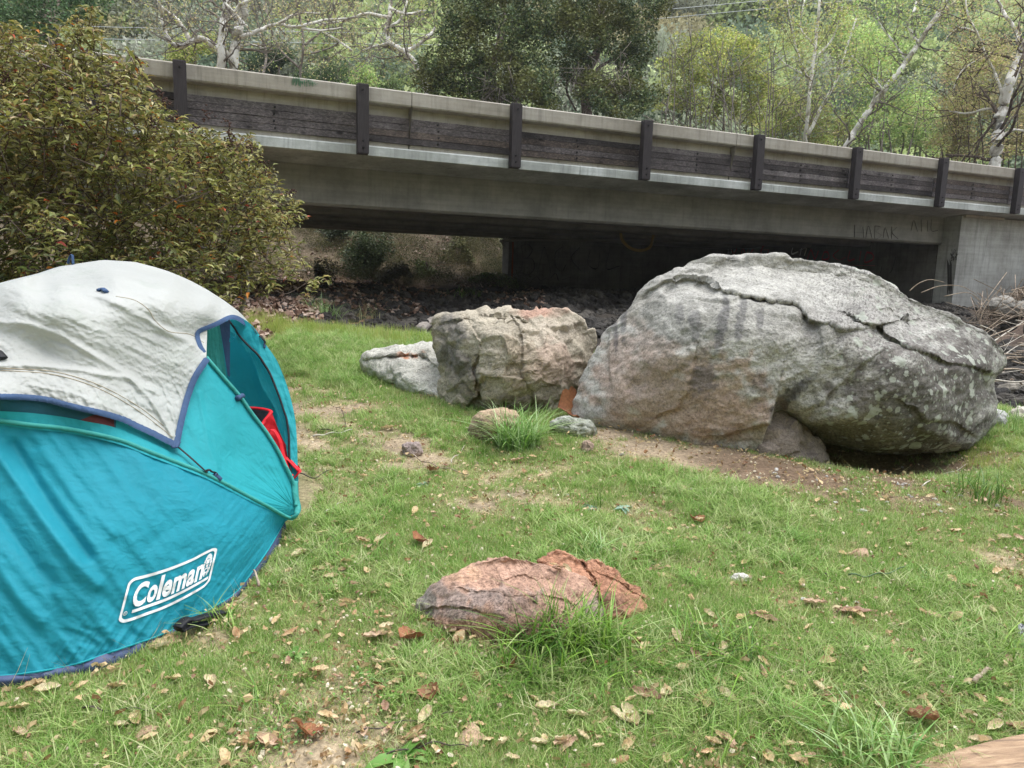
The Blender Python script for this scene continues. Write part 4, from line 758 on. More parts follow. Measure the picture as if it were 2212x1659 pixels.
    sdp = np.where(silh[:, 0] < 545, TD(silh[:, 0], silh[:, 1]), 3.70-.0009*(silh[:, 1]-690)+.0012*np.abs(silh[:, 0]-560)); A = W3(silh[:, 0], silh[:, 1], sdp+.004)
    cen = np.array([-2.0, 3.6]); rows = []
    for k in np.linspace(0, 1, 16):
        h = A.copy(); gz = G(A[:, 0], A[:, 1]+1.2)-.02; h[:, 1] = A[:, 1]+1.15*math.sin(k*math.pi/2)*np.clip((A[:, 2]-.1)/1.0, .15, 1); h[:, 2] = A[:, 2]*math.cos(k*math.pi/2)**1.1+gz*(1-math.cos(k*math.pi/2)**1.1)
        h[:, 0] = A[:, 0]*h[:, 1]/A[:, 1]-.30*k*ss((A[:, 0]+2.6)/1.2)-.01*k; lim = CAM[2]+(A[:, 2]-CAM[2])/A[:, 1]*h[:, 1]-.02*k-.05*(h[:, 1]-A[:, 1]); h[:, 2] = np.maximum(np.minimum(h[:, 2], lim), gz); rows.append(h)
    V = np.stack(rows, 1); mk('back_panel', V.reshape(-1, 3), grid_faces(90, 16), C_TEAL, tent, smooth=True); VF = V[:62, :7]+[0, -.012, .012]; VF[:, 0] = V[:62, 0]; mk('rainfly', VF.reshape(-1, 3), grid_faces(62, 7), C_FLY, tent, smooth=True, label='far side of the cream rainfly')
    fl = np.array([TP(np.array(x), np.array(y))[:3] for x, y in HEMO[2:]]); fb = V[:, -1][::8]
    fp = np.vstack([fl, fb[::-1]]); fp[:, 2] = G(fp[:, 0], fp[:, 1])+.012; cc = fp.mean(0); mk('floor', np.vstack([fp, cc]), np.array([(i, (i+1) % len(fp), len(fp)) for i in range(len(fp))]), C_BAND, tent)
    # small hardware
    def line(pts, w, mat, name, off, flat=.35, dep=None, k=6, **kw):
        q = smoothline(pts, 6); P = TP(q[:, 0], q[:, 1], off) if dep is None else W3(q[:, 0], q[:, 1], dep); return mk(name, *tube(P, w, k, flat), mat, tent, smooth=True, **kw)
    line([(383, 964), (410, 987), (440, 1014), (448, 1020)], .0065, M_BLK, 'guy_strap', .03)
    line([(446, 1017), (452, 1015), (458, 1019), (465, 1021), (468, 1027)], .008, M_BLK, 'clip', .03, .5); line([(461, 1026), (468, 1031), (475, 1037)], .014, C_NAVY, 'clip_loop', .014, 1)
    line([(512, 861), (518, 858), (524, 855)], .013, C_NAVY, 'clip_loop', .012, 1); line([(384, 955), (378, 966), (374, 962)], .012, C_NAVY, 'corner_tab', .038, .4)
    line([(543, 705), (556, 722), (562, 728)], .004, M_BLK, 'guy_strap', 0, dep=3.68); line([(560, 726), (566, 730), (572, 738), (571, 744)], .008, M_BLK, 'clip', 0, .5, dep=3.66); line([(571, 742), (572, 752)], .010, C_NAVY, 'clip_loop', 0, .5, dep=3.66)
    line([(211, 627), (222, 624), (229, 630)], .012, C_NAVY, 'toggle', .045, .5); line([(-4, 760), (3, 768), (6, 774)], .016, M_BLK, 'toggle', .04, .5)
    line([(147, 570), (150, 558), (156, 551), (158, 572)], .012, C_NAVY, 'vent_tab', 0, .3, dep=3.6, label='small blue tab sticking up at the back of the roof')
    line([(640, 1040), (641, 1068), (642, 1100)], .016, C_NAVY, 'door_toe', 0, .5, dep=3.42); line([(641, 1026), (641, 1044)], .004, simple('white_buckle', 'd5dde0', rough=.5), 'buckle', 0, 1, dep=3.5)
    line([(636, 1040), (638, 1068), (643, 1096), (640, 1110), (634, 1117)], .015, C_SLEEVE, 'pole_end', .012, .6)
    line([(383, 1356), (393, 1345), (404, 1337), (418, 1338), (440, 1331), (460, 1326), (481, 1322), (492, 1327), (489, 1337), (470, 1341), (440, 1347), (410, 1352), (390, 1362)], .022, M_BLK, 'carry_strap', .075, .25)
    line([(385, 1360), (394, 1350), (406, 1341)], .022, M_BLK, 'carry_strap', .07, .5)
    # ---- the print on the side panel: frame, wordmark, lantern, registered mark
    TC = smoothline([(279, 1252), (323.6, 1241), (368, 1227), (413, 1209), (440, 1195), (471, 1180)], 8); BC = smoothline([(254, 1347), (285, 1339), (314.6, 1328), (353, 1314), (390.5, 1296), (427.7, 1275.5), (452, 1260)], 8)
    TC = resample(TC, 60); BC = resample(BC, 60)
    def lmap(u, v):
        t = np.linspace(0, 1, 60); a = np.stack([np.interp(u, t, TC[:, i]) for i in (0, 1)], -1); b = np.stack([np.interp(u, t, BC[:, i]) for i in (0, 1)], -1); return b+(a-b)*v[..., None]
    def stick(u, v, F, name, parent=tent, lift=.0055, **kw):
        q = lmap(np.asarray(u, float), np.asarray(v, float)); x, y = q[:, 0], q[:, 1]; return mk(name, W3(x, y, TD(x, y)-wr_side(x, y)-lift), F, M_WHT, parent, **kw)
    def quadstrip(cl, w, closed=False, asp=2.1):
        """flat strip in logo units; asp corrects for the box being wider than tall"""
        cl = np.asarray(cl, float); n = len(cl); a = cl*[asp, 1]
        t = (np.roll(a, -1, 0)-np.roll(a, 1, 0)) if closed else np.gradient(a, axis=0); t /= np.linalg.norm(t, axis=1)[:, None]; nn = np.stack([-t[:, 1], t[:, 0]], -1); L = (a-nn*w/2)/[asp, 1]; Rr = (a+nn*w/2)/[asp, 1]
        V = np.stack([L, Rr], 1).reshape(-1, 2); i = np.arange(n if closed else n-1); j = (i+1) % n; return V, np.stack([2*i, 2*j, 2*j+1, 2*i+1], -1)
    logo = empty('logo', TP(np.array(360.), np.array(1280.))-base, None); logo.parent = tent; logo['label'] = 'white printed wordmark in a slanted rounded frame with a lantern'
    def rrect(r, n=10, m=24):
        P = []; rx = r/2.1
        for cx, cy, a0 in ((1-rx, 1-r, 0), (rx, 1-r, 90), (rx, r, 180), (1-rx, r, 270)):
            for k in range(n): a = math.radians(a0+90*k/(n-1)); P.append((cx+rx*math.cos(a), cy+r*math.sin(a)))
        P = np.array(P); out = []
        for a, b in zip(P, np.roll(P, -1, 0)):
            k = max(1, int(np.linalg.norm((b-a)*[2.1, 1])/.03)); out += [a+(b-a)*q/k for q in range(k)]
        return np.array(out)
    V, F = quadstrip(rrect(.16)*[.985, .965]+[.008, .018], .072, True); stick(V[:, 0], V[:, 1], F, 'frame', logo)
    V, F = quadstrip(np.stack([np.linspace(.125, .965, 60), np.full(60, .205)], -1), .075); stick(V[:, 0], V[:, 1], F, 'underline', logo)
    def textmesh(s, size, off=0.0):
        cu = bpy.data.curves.new('word', 'FONT'); cu.body = s; cu.size = size; cu.offset = off; cu.resolution_u = 4; cu.space_character = .93
        o = bpy.data.objects.new('word', cu); COL.objects.link(o); dg = bpy.context.evaluated_depsgraph_get(); dg.update(); me = o.evaluated_get(dg).to_mesh()
        v = np.array([q.co[:2] for q in me.vertices]); f = [list(p.vertices) for p in me.polygons]; o.evaluated_get(dg).to_mesh_clear(); bpy.data.objects.remove(o); bpy.data.curves.remove(cu)
        # split long edges so that the print follows the folds
        tris = []
        for p in f: tris += [(p[0], p[i], p[i+1]) for i in range(1, len(p)-1)]
        v = [tuple(a) for a in v]; mx = (max(a[0] for a in v)-min(a[0] for a in v))/28
        for _ in range(6):
            mid, nt_, ch = {}, [], False
            for tri in tris:
                L = [math.dist(v[tri[i]], v[tri[(i+1) % 3]]) for i in range(3)]; k = L.index(max(L))
                if L[k] > mx:
                    a, b, c = tri[k], tri[(k+1) % 3], tri[(k+2) % 3]; key = (min(a, b), max(a, b))
                    if key not in mid: mid[key] = len(v); v.append(((v[a][0]+v[b][0])/2, (v[a][1]+v[b][1])/2))
                    m_ = mid[key]; nt_ += [(a, m_, c), (m_, b, c)]; ch = True
                else: nt_.append(tri)
            tris = nt_
            if not ch: break
        return np.array(v), np.array(tris)
    x = .10
    for ch, wdt, h in (('C', .158, 1), ('o', .112, 1), ('l', .050, 1), ('e', .112, 1), ('m', .160, 1), ('a', .100, 1), ('n', .098, 1)):
        v, f = textmesh(ch, 1.0, .034); lo, hi = v.min(0), v.max(0); caps = ch in 'Cl'
        y0, y1 = (.285, .86) if caps else (.285, .70)
        if ch == 'l': y1 = .88
        u = x+(v[:, 0]-lo[0])/(hi[0]-lo[0])*(wdt-.010); vv = y0+(v[:, 1]-lo[1])/(hi[1]-lo[1])*(y1-y0); stick(u, vv, f, 'letter', logo); x += wdt
    # lantern: a striped oval with the lamp cut out of it
    cu_, cv_, ru, rv = .915, .60, .050, .30
    def ell(a, k=1.): return (cu_+ru*k*math.cos(a), cv_+rv*k*math.sin(a))
    Vs, Fs = [], []
    for k in range(18):
        if k in (13,): continue
        a0, a1 = 2*math.pi*(k+.08)/18, 2*math.pi*(k+.92)/18; b = len(Vs); Vs += [ell(a0, .60), ell(a0, 1), ell(a1, 1), ell(a1, .60)]; Fs.append((b, b+1, b+2, b+3))
    def rq(u0, u1, v0, v1): b = len(Vs); Vs.extend([(cu_+u0*ru, cv_+v0*rv), (cu_+u1*ru, cv_+v0*rv), (cu_+u1*ru, cv_+v1*rv), (cu_+u0*ru, cv_+v1*rv)]); Fs.append((b, b+1, b+2, b+3))
    rq(-.36, .36, .12, .50); rq(-.26, .26, -.18, .06); rq(-.42, -.30, -.60, -.26); rq(.30, .42, -.60, -.26); rq(-.40, .40, -.34, -.24); rq(-.40, .40, -.70, -.58)
    a = np.array(Vs); stick(a[:, 0], a[:, 1], np.array(Fs), 'lantern_emblem', logo)
    ci = np.array([(.055+.019*math.cos(q), .20+.042*math.sin(q)) for q in np.linspace(0, 2*np.pi, 17)[:-1]]); V, F = quadstrip(ci, .013, True); stick(V[:, 0], V[:, 1], F, 'registered_mark', logo)
    v, f = textmesh('R', 1.0, .02); lo, hi = v.min(0), v.max(0); stick(.047+(v[:, 0]-lo[0])/(hi[0]-lo[0])*.016, .178+(v[:, 1]-lo[1])/(hi[1]-lo[1])*.046, f, 'registered_mark', logo)
    # ---- red bag inside the door
    bag = empty('tote_bag', W3(600, 1060, 3.56), 'red quilted tote bag with a looping strap standing inside the tent door', 'bag')
    def bp(name, pairs, mat, d, nu=30, nv=16, wr=None):
        x, y, s = paired(pairs, nu, nv); dd = d(x, y) if callable(d) else d
        if wr: dd = dd-wr(x, y)
        return mk(name, W3(x, y, dd).reshape(-1, 3), grid_faces(nu, nv), mat, bag, smooth=True)
    bp('front', [((540, 912), (545, 1080)), ((566, 914), (570, 1085)), ((585, 895), (632, 1040)), ((588, 893), (640, 1030))], M_RED, lambda x, y: 3.52+.0012*np.abs(x-566), 40, 40, lambda x, y: .006*aniso(x, y, .6, 40, 20, 61))
    bp('side', [((585, 890), (632, 1040)), ((591, 905), (644, 1022)), ((592, 920), (648, 1010))], M_RED, 3.56, 20, 30)
    bp('lining', [((538, 884), (540, 925)), ((560, 885), (566, 925)), ((584, 891), (572, 912))], M_DK, 3.64, 20, 14)
    r = smoothline([(540, 881), (560, 882.5), (575, 885), (585, 889), (582, 896), (574, 906), (566, 917), (556, 924)], 6); mk('rim', *tube(W3(r[:, 0], r[:, 1], np.linspace(3.63, 3.5, len(r))), .010, 8, .7), M_RED, bag, smooth=True)
    r = smoothline([(580, 936), (585, 929), (594, 932), (604, 950), (610, 975), (617, 1000), (626, 1021), (633, 1028)], 8); mk('strap', *tube(W3(r[:, 0], r[:, 1], 3.47), .013, 8, .25), M_RED, bag, smooth=True)
    r = smoothline([(606, 985), (622, 992), (636, 1006), (645, 1017), (640, 1028), (633, 1034)], 8); mk('strap', *tube(W3(r[:, 0], r[:, 1], 3.49), .016, 8, .3), M_RED, bag, smooth=True)
build_tent()
# ================================================================== PLANTS
def frames(D, roll):
    """rotation matrices whose x axis is D"""
    D = D/np.linalg.norm(D, axis=1)[:, None]; ref = np.tile([0, 0, 1.], (len(D), 1)); ref[np.abs(D[:, 2]) > .95] = [1, 0, 0]
    Y = np.cross(ref, D); Y /= np.linalg.norm(Y, axis=1)[:, None]; Z = np.cross(D, Y); c, s = np.cos(roll)[:, None], np.sin(roll)[:, None]
    return D, c*Y+s*Z, -s*Y+c*Z
def stamp(LV, LF, P, D, roll, scl, cols):
    """copies of a small leaf mesh (LV verts, LF faces) at P along D -> V, F, colour"""
    X, Y, Z = frames(D, roll); n, k = len(P), len(LV); LV = np.asarray(LV)
    V = P[:, None]+scl[:, None, None]*(LV[None, :, 0, None]*X[:, None]+LV[None, :, 1, None]*Y[:, None]+LV[None, :, 2, None]*Z[:, None])
    F = (np.asarray(LF)[None]+(np.arange(n)*k)[:, None, None]).reshape(-1, np.shape(LF)[1]); return V.reshape(-1, 3), F, np.repeat(cols, k, 0)
def leafshape(nseg=3, wid=.30, fold=.35, droop=.5, round_=1.0):
    V = []; 
    for i in range(nseg+1):
        t = i/nseg; w = wid*.5*math.sin(math.pi*min(1, (t*.9+.08)**(.8*round_))) if 0 < i < nseg else .015; x = math.sin(t*droop*1.6)/(droop*1.6) if droop else t; z = -(1-math.cos(t*droop*1.6))/(droop*1.6) if droop else 0
        V += [(x, -w, z+fold*w), (x, 0, z), (x, w, z+fold*w)]
    F = []
    for i in range(nseg):
        a = 3*i; F += [(a, a+3, a+4, a+1), (a+1, a+4, a+5, a+2)]
    return np.array(V), np.array(F)
def palette(n, cols, wts, jit=.12, seed=0):
    r = np.random.RandomState(seed); C = np.array([lin(c) for c in cols]); i = r.choice(len(cols), n, p=np.array(wts)/sum(wts)); return C[i]*(1+jit*r.normal(size=(n, 1)))*(1+.05*r.normal(size=(n, 3)))
BARK = simple('bark_brown', [(.3, '3a302a'), (.5, '5a4d44'), (.7, '7d7268')], 12, .9, 40, .7, .006, (1, 1, .4)); BARK_RED = simple('twig_red', [(.3, '38211d'), (.7, '5c3a32')], 20, .7); BARK_GREY = simple('bark_grey', [(.3, '5e564e'), (.6, '8a8178'), (.75, 'a39b92')], 6, .9, 40, .5, .004)
def sycbark():
    m, t, b, out = newmat('sycamore_bark'); v = coords(t, (1, 1, .6)); c = ramp(t, noise(t, v, 3.5, 6, .7), [(.34, '8c8376'), (.42, 'b5ada0'), (.48, 'dedad0'), (.7, 'ece9e2')]); t.links.new(c, b.inputs['Base Color']); b.inputs['Roughness'].default_value = .85; bump(t, b, noise(t, v, 14, 4), .3, .02); return m
SYC = sycbark()

# ------------------------------------------------------------------ the laurel sumac bush
BUSH = [(-260, 60), (-60, 40), (0, 52), (20, 40), (45, 62), (70, 55), (100, 88), (130, 60), (150, 30), (165, 12), (190, 14), (206, 45), (212, 80), (240, 92), (262, 108), (298, 128), (310, 160), (318, 190), (350, 225), (385, 245), (400, 268), (440, 268), (472, 282), (500, 290), (545, 300), (560, 330), (585, 360), (604, 400), (620, 430), (664, 458), (640, 478), (655, 520), (690, 560), (722, 600), (725, 640), (700, 655), (660, 625), (630, 645), (600, 625), (560, 600), (520, 640), (400, 650), (-260, 650)]
def bush_front(x, y): return 4.75+.95*np.clip(x/640, -.3, 1.1)+.5*np.clip((300-y)/300, 0, 1)-.35*np.sin(np.clip(x, 0, 640)/640*math.pi)+.45*n2(x, y, .006, 3, 3)
def build_bush():
    base = np.array([-3.4, 6.3, 0.]); base[2] = float(G(*base[:2]))
    bush = empty('laurel_shrub', base, 'tall leafy shrub of folded olive green and orange leaves in front of the bridge', 'shrub')
    r = np.random.RandomState(7)
    # twig clusters inside the outline
    n = 3000; X, Y = [], []
    while len(X) < n:
        x, y = r.uniform(-260, 725), r.uniform(5, 650)
        jx, jy = 22*float(n2(np.array(x), np.array(y), .035, 61, 3)), 26*float(n2(np.array(x), np.array(y), .045, 62, 3))
        if inpoly(np.array([x+jx]), np.array([y+8+jy]), BUSH)[0]:
            if x > 600 and y > 470 and r.rand() < .62: continue
            if y > 560 and x > 420 and r.rand() < .35: continue
            if x < 0 and r.rand() < .35: continue
            X.append(x); Y.append(y)
    X, Y = np.array(X), np.array(Y); dep = bush_front(X, Y)+r.rand(n)**1.6*1.7; P0 = W3(X, Y, dep)
    D = np.stack([.35*r.normal(size=n)+.25, .5*r.normal(size=n)-.35, .55+.35*r.normal(size=n)], -1); D /= np.linalg.norm(D, axis=1)[:, None]
    tl = r.uniform(.14, .30, n); P0 = P0-D*tl[:, None]
    nl = 9; A = []; DD = []; tw = []; cols = []
    for i in range(n):
        t = np.linspace(.1, 1, nl); p = P0[i]+D[i]*tl[i]*t[:, None]+np.array([0, 0, -.03])*(t[:, None]**2); A.append(p)
        a = np.arange(nl)*2.4+r.rand()*6; side = np.stack([np.cos(a), np.sin(a), .1+0*a], -1); DD.append(.55*D[i]+.9*side+np.array([0, 0, -.05])+.25*r.normal(size=(nl, 3))); tw.append((p[0], p[-1]))
    A = np.concatenate(A); DD = np.concatenate(DD); N = len(A)
    cols = palette(N, ['6c703e', '7e7c44', '92904e', 'a6a062', 'bab284', '626840', '937a48', 'd0802e', 'c05a34', 'a04c40'], [16, 22, 24, 17, 8, 10, 6, .8, .5, .4], .15, 3)
    # dead stretches read browner
    k = ss((n2(A[:, 0]*1, A[:, 2], .9, 4, 3)-.15)*3)[:, None]*.5; cols = cols*(1-k)+k*lin('66553a')
    M_LEAF = leafmat('shrub_leaf', .30, .5, .35)
    LV, LF = leafshape(3, .38, .6, .62); scl = r.uniform(.050, .084, N)
    sel = r.permutation(np.where((X.repeat(nl) > 0) & (dep.repeat(nl) < bush_front(X, Y).repeat(nl)+.35))[0])[:260]; rest = np.setdiff1d(np.arange(N), sel)
    V, F, C = stamp(LV, LF, A[rest], DD[rest], r.uniform(-.6, .6, len(rest)), scl[rest], cols[rest])
    mk('foliage', V, F, M_LEAF, bush, smooth=False, col=np.clip(C, .01, 1), kind='stuff')
    shapes = []
    for i in range(8):
        v, f = leafshape(4, .36+.01*i, .6, .5+.05*i); shapes.append(mesh('leaf', v, f, M_LEAF, False, col=np.tile(np.clip(lin(['767d40', '8a8c48', '9a9a56', '65703a', '76804a', '8a8c48', 'd0802e', 'c05a34'][i]), 0, 1), (len(v), 1))))
    Xf, Yf, Zf = frames(DD[sel], r.uniform(-.6, .6, len(sel)))
    for q, i in enumerate(sel):
        o = link('leaf', shapes[q % 8 if q % 4 == 0 else q % 6], bush); m = Matrix([[Xf[q][0], Yf[q][0], Zf[q][0], 0], [Xf[q][1], Yf[q][1], Zf[q][1], 0], [Xf[q][2], Yf[q][2], Zf[q][2], 0], [0, 0, 0, 1]])
        o.location = [float(v) for v in A[i]-base]; o.rotation_euler = m.to_3x3().to_euler(); o.scale = [float(scl[i]*1.05)]*3
    # twigs, limbs
    prs = [tube(np.array([a, (a+b)/2+r.normal(size=3)*.01, b]), [.0035, .003, .002], 3) for a, b in tw[::1]]
    v, f = join(prs); mk('twig', v, f, BARK_RED, bush, kind='stuff')
    for i in range(34):
        x = r.uniform(-200, 640); cand = np.argsort(np.abs(X-x))[r.randint(0, 60)]; e = P0[cand]; s = base+np.array([r.uniform(-.9, 1.3), r.uniform(-.3, .6), .0]); mid = (s*.45+e*.55)+np.array([r.normal()*.15, .15, .30]); mk('branch', *tube(smoothline([s, s*.7+mid*.3+r.normal(size=3)*.06, mid, mid*.4+e*.6+r.normal(size=3)*.08, e], 6), np.linspace(.022, .005, 25)[:25], 5), BARK_GREY if i % 3 else BARK, bush, smooth=True)
    prs = []
    for i in range(520):
        c1 = r.randint(n); c2 = np.argsort(((P0-P0[c1])**2).sum(1))[r.randint(3, 40)]; a, b = P0[c1], P0[c2]+D[c2]*tl[c2]*.1; prs.append(tube(smoothline([a, (a+b)/2+r.normal(size=3)*.05-[0, 0, .03], b], 4), .0042, 3))
    v, f = join(prs); mk('stem', v, f, BARK, bush, kind='stuff')
    # dry dark fruit clusters at the tips
    prs = []
    for (x, y) in [(125, 88), (48, 240), (215, 225), (232, 215), (447, 165+70), (492, 262), (355, 205), (290, 118), (500, 290), (540, 300), (600, 430), (630, 400), (560, 330), (170, 60), (90, 130), (260, 180), (330, 250), (150, 240), (60, 190), (420, 262), (380, 240), (505, 300), (640, 450), (10, 150), (345, 190), (575, 350)]:
        c = W3(x, y, float(bush_front(np.array(x*1.), np.array(y*1.)))+.1)
        for k in range(22): q = c+r.normal(size=3)*[.020, .02, .028]+[0, 0, -.05]; b = r.uniform(.003, .006); v, f = box(q, (b, b, b)); prs.append((v, f))
    v, f = join(prs); mk('seed_cluster', v, f, simple('dry_seed', [(.3, '3a2a26'), (.7, '5e463e')], 30, .9), bush, kind='stuff')
build_bush()

# ------------------------------------------------------------------ trees beyond the bridge
def grow(P, D, L, R, lev, out, r, up=.25, spread=.7, nk=3, wig=.18, minr=.006):
    n = 6; pts = [P]; d = D/np.linalg.norm(D)
    for i in range(n-1):
        d = d+wig*r.normal(size=3)+np.array([0, 0, up*.12]); d /= np.linalg.norm(d); pts.append(pts[-1]+d*L/(n-1))
    out.append((np.array(pts), np.linspace(R, max(minr, R*.45), n), lev))
    if lev > 0:
        for k in range(nk):
            i = r.randint(2, n); dd = d+spread*r.normal(size=3); dd[2] += up*.5; grow(pts[i], dd, L*r.uniform(.5, .75), max(minr, R*r.uniform(.4, .6)), lev-1, out, r, up, spread, nk, wig, minr)
def skeleton(limbs, dep, r, lev=2, L=3.0, nk=3, up=.2, side=None):
    """traced limbs [(points px, radius0 px, radius1 px)] at depth dep, plus twigs that grow from them"""
    big, tw = [], []
    for lb in limbs:
        pts, r0, r1 = lb[:3]; dd = dep+(lb[3] if len(lb) > 3 else 0); q = smoothline(pts, 5); n = len(q); off = np.cumsum(r.normal(size=n))*.12; P = W3(q[:, 0], q[:, 1], dd+off-off[0]); rr = np.linspace(r0, r1, n)*dd/FPX
        P = P+r.normal(size=P.shape)*rr[:, None]*.15; big.append(tube(P, rr, 8))
        for i in range(3, n, 2):
            T = P[min(i+1, n-1)]-P[i-1]; T /= np.linalg.norm(T)+1e-9; dv = T*.5+.8*r.normal(size=3)+[0, 0, .15]; grow(P[i], dv, L*r.uniform(.4, 1)*(.5+.5*min(1, rr[i]/.12)), max(.02, rr[i]*.35), lev, tw, r, up, nk=nk)
    return big, tw
LEAFD = (np.array([(0, 0, 0), (.5, -.28, .06), (1, 0, 0), (.5, .28, .06)]), np.array([(0, 1, 2, 3)]))
def crownmesh(name, P, size, cols, parent, mat, r, kind='stuff', hang=0.0):
    n = len(P); D = r.normal(size=(n, 3)); D[:, 2] = D[:, 2]*.6-hang; V, F, C = stamp(*LEAFD, P, D, r.uniform(-3, 3, n), size*r.uniform(.6, 1.3, n), cols); return mk(name, V, F, mat, parent, col=np.clip(C, .005, 1), kind=kind)
M_TL = leafmat('tree_leaf', .50, .6, .2); M_DL = leafmat('oak_leaf', .12, .55, .25)
def tree(name, label, cat, limbs, dep, leaves_per, lsize, pal, wts, seed, lev=2, L=3., nk=3, up=.2, bark=SYC, twb=None, mat=M_TL, frac=1.0, spread=.25, group=None, kind_crown='stuff'):
    r = np.random.RandomState(seed); big, tw = skeleton(limbs, dep, r, lev, L, nk, up); b0 = big[0][0][:8].mean(0)
    t = empty(name, [b0[0], b0[1], float(G(b0[0], b0[1]))], label, cat, group)
    v, f = join(big); mk('trunk', v, f, bark, t, smooth=True)
    if tw:
        v, f = join([tube(p, rr, 4 if lv else 3) for p, rr, lv in tw]); mk('branches', v, f, twb or bark, t, smooth=True, kind='stuff')
        ends = np.concatenate([p[2:] for p, rr, lv in tw if lv <= 1]); m = int(len(ends)*leaves_per); P = ends[r.randint(0, len(ends), m)]+spread*r.normal(size=(m, 3)); crownmesh('crown', P, lsize, palette(m, pal, wts, .18, seed), t, mat, r)
    return t
def blobs(spec, dep, n, r, drad=1.0, pw=.42, wob=.38):
    """points in a set of ellipses given in photo pixels, thicker towards each clump's upper surface"""
    a = np.array([s[2]*s[3] for s in spec], float); idx = r.choice(len(spec), n, p=a/a.sum()); S = np.array([list(s)+[0]*(5-len(s)) for s in spec], float)[idx]
    u = r.normal(size=(n, 3)); u /= np.linalg.norm(u, axis=1)[:, None]; q = r.rand(n)**pw; u = u*q[:, None]; x = S[:, 0]+u[:, 0]*S[:, 2]; y = S[:, 1]+u[:, 1]*S[:, 3]; d = dep+S[:, 4]+u[:, 2]*drad*(S[:, 2]+S[:, 3])/2*dep/FPX; P = W3(x, y, d)
    return P+wob*np.stack([n2(P[:, 0], P[:, 2], 1.1, k, 2) for k in range(3)], -1)
YEL = ['b6bc68', 'c8ca7c', 'a6b45e', 'd6d294', '9aa85c']; TAN = ['c8bc90', 'b0a67c', 'd4c89c', 'a39c72', 'b6b27c']; GRN = ['b0c878', 'c2d488', '9ab868', 'ccd898', '8ca864']; OAK = ['4e5e38', '5b6b42', '6d7a4c', '425236', '7e8656', '8c8c5a']
def build_trees():
    # sycamore with two pale stems, upper left
    tree('sycamore_tree', 'white-barked sycamore with two upright stems and bent pale limbs above the bridge, left', 'tree',
         [([(478, 240), (478, 135), (482, 60), (492, 0), (502, -90)], 10, 8), ([(504, 240), (504, 138), (514, 70), (528, 0), (536, -90)], 12, 10, .5), ([(492, 118), (470, 104), (436, 84), (412, 92), (388, 100), (366, 88), (352, 50), (346, 10), (330, -30)], 7, 3), ([(412, 92), (396, 60), (380, 40), (350, 16), (335, -10)], 5, 2.5), ([(520, 82), (560, 66), (600, 52), (640, 58), (700, 44), (750, 40)], 5, 2), ([(600, 52), (640, 30), (690, 28)], 3, 1.5), ([(640, 58), (690, 66), (740, 60)], 3, 1.5), ([(500, 105), (540, 96), (570, 105)], 3, 1.5), ([(500, 40), (520, 10), (560, -10)], 4, 3), ([(536, 60), (500, 20), (470, -10)], 3, 2)],
         27, .8, .085, TAN+YEL[:2], [3, 3, 2, 2, 2, 2, 2], 21, 2, 1.6, 3, twb=BARK_GREY)
    tree('sycamore_tree', 'leaning sycamore with a crooked pale trunk left of the dark oak', 'tree',
         [([(935, 240), (905, 150), (872, 112), (842, 92), (836, 60), (842, 30), (846, -40)], 7, 4), ([(872, 112), (900, 100), (925, 78), (940, 60)], 5, 2.5), ([(842, 92), (800, 104), (780, 110)], 3.5, 1.5), ([(846, 40), (790, 30), (740, 46), (690, 52)], 4, 2), ([(842, 20), (880, 30), (920, 22)], 3.5, 2), ([(760, 110), (735, 90), (700, 70)], 3, 1.5), ([(838, 60), (866, 40), (880, 0)], 3, 2)],
         29, 1.4, .09, TAN+YEL, [3, 3, 3, 2, 2, 3, 3, 3, 3, 2], 22, 2, 2.6, 3, twb=BARK_GREY)
    tree('sycamore_tree', 'thin twiggy tree with tan new leaves between the two white sycamores', 'tree',
         [([(640, 240), (650, 150), (655, 80), (640, 0), (640, -60)], 3, 2), ([(650, 150), (600, 100), (580, 40), (570, -20)], 2.5, 1.5), ([(655, 100), (700, 60), (730, 0)], 2.5, 1.5), ([(655, 120), (720, 100), (760, 60)], 2, 1.2), ([(560, 200), (575, 120), (560, 70)], 3, 2)],
         33, 1.8, .10, TAN+GRN[:1], [3, 3, 3, 2, 2, 1], 23, 2, 3.0, 3, bark=BARK_GREY)
    # dark evergreen oak
    r = np.random.RandomState(31); ok = empty('oak_tree', [*W3(1080, 300, 25)[:2], float(G(*W3(1080, 300, 25)[:2]))], 'broad dark green oak crown hanging over the middle of the bridge rail', 'tree')
    for pts, a, b in (([(1062, 330), (1060, 230), (1058, 160), (1080, 90), (1090, -40)], 11, 8), ([(1268, 330), (1268, 250), (1262, 170), (1290, 110), (1300, 0)], 13, 8), ([(1262, 190), (1230, 170), (1225, 200), (1245, 240)], 3, 2), ([(1262, 190), (1290, 150), (1320, 130)], 5, 3)):
        q = smoothline(pts, 5); mk('trunk', *tube(W3(q[:, 0], q[:, 1], 24.5+.1*np.arange(len(q))), np.linspace(a, b, len(q))*25/FPX, 8), BARK, ok, smooth=True)
    spec = [(1000, 90, 60, 70), (940, 150, 55, 45), (920, 170, 35, 28), (1010, 20, 60, 60), (1080, 60, 75, 70), (1080, 150, 75, 55), (1000, 170, 60, 40), (1040, 200, 55, 30), (1150, 100, 60, 60), (1160, 180, 50, 45, -1), (1180, 30, 70, 60), (1250, 60, 70, 60), (1180, 215, 40, 35, -1), (1330, 70, 60, 70, 1), (1300, 20, 80, 50, 1), (1390, 60, 35, 60, 1), (1370, 130, 40, 40, 1), (1290, 200, 55, 45, -.5), (1350, 190, 50, 40), (1400, 200, 40, 30), (1240, 140, 45, 50, 1), (1100, -30, 90, 40), (1300, -40, 110, 40), (1420, 10, 30, 40, 1), (1340, 235, 70, 22, -.5), (960, 195, 45, 22), (1110, 215, 40, 22)]
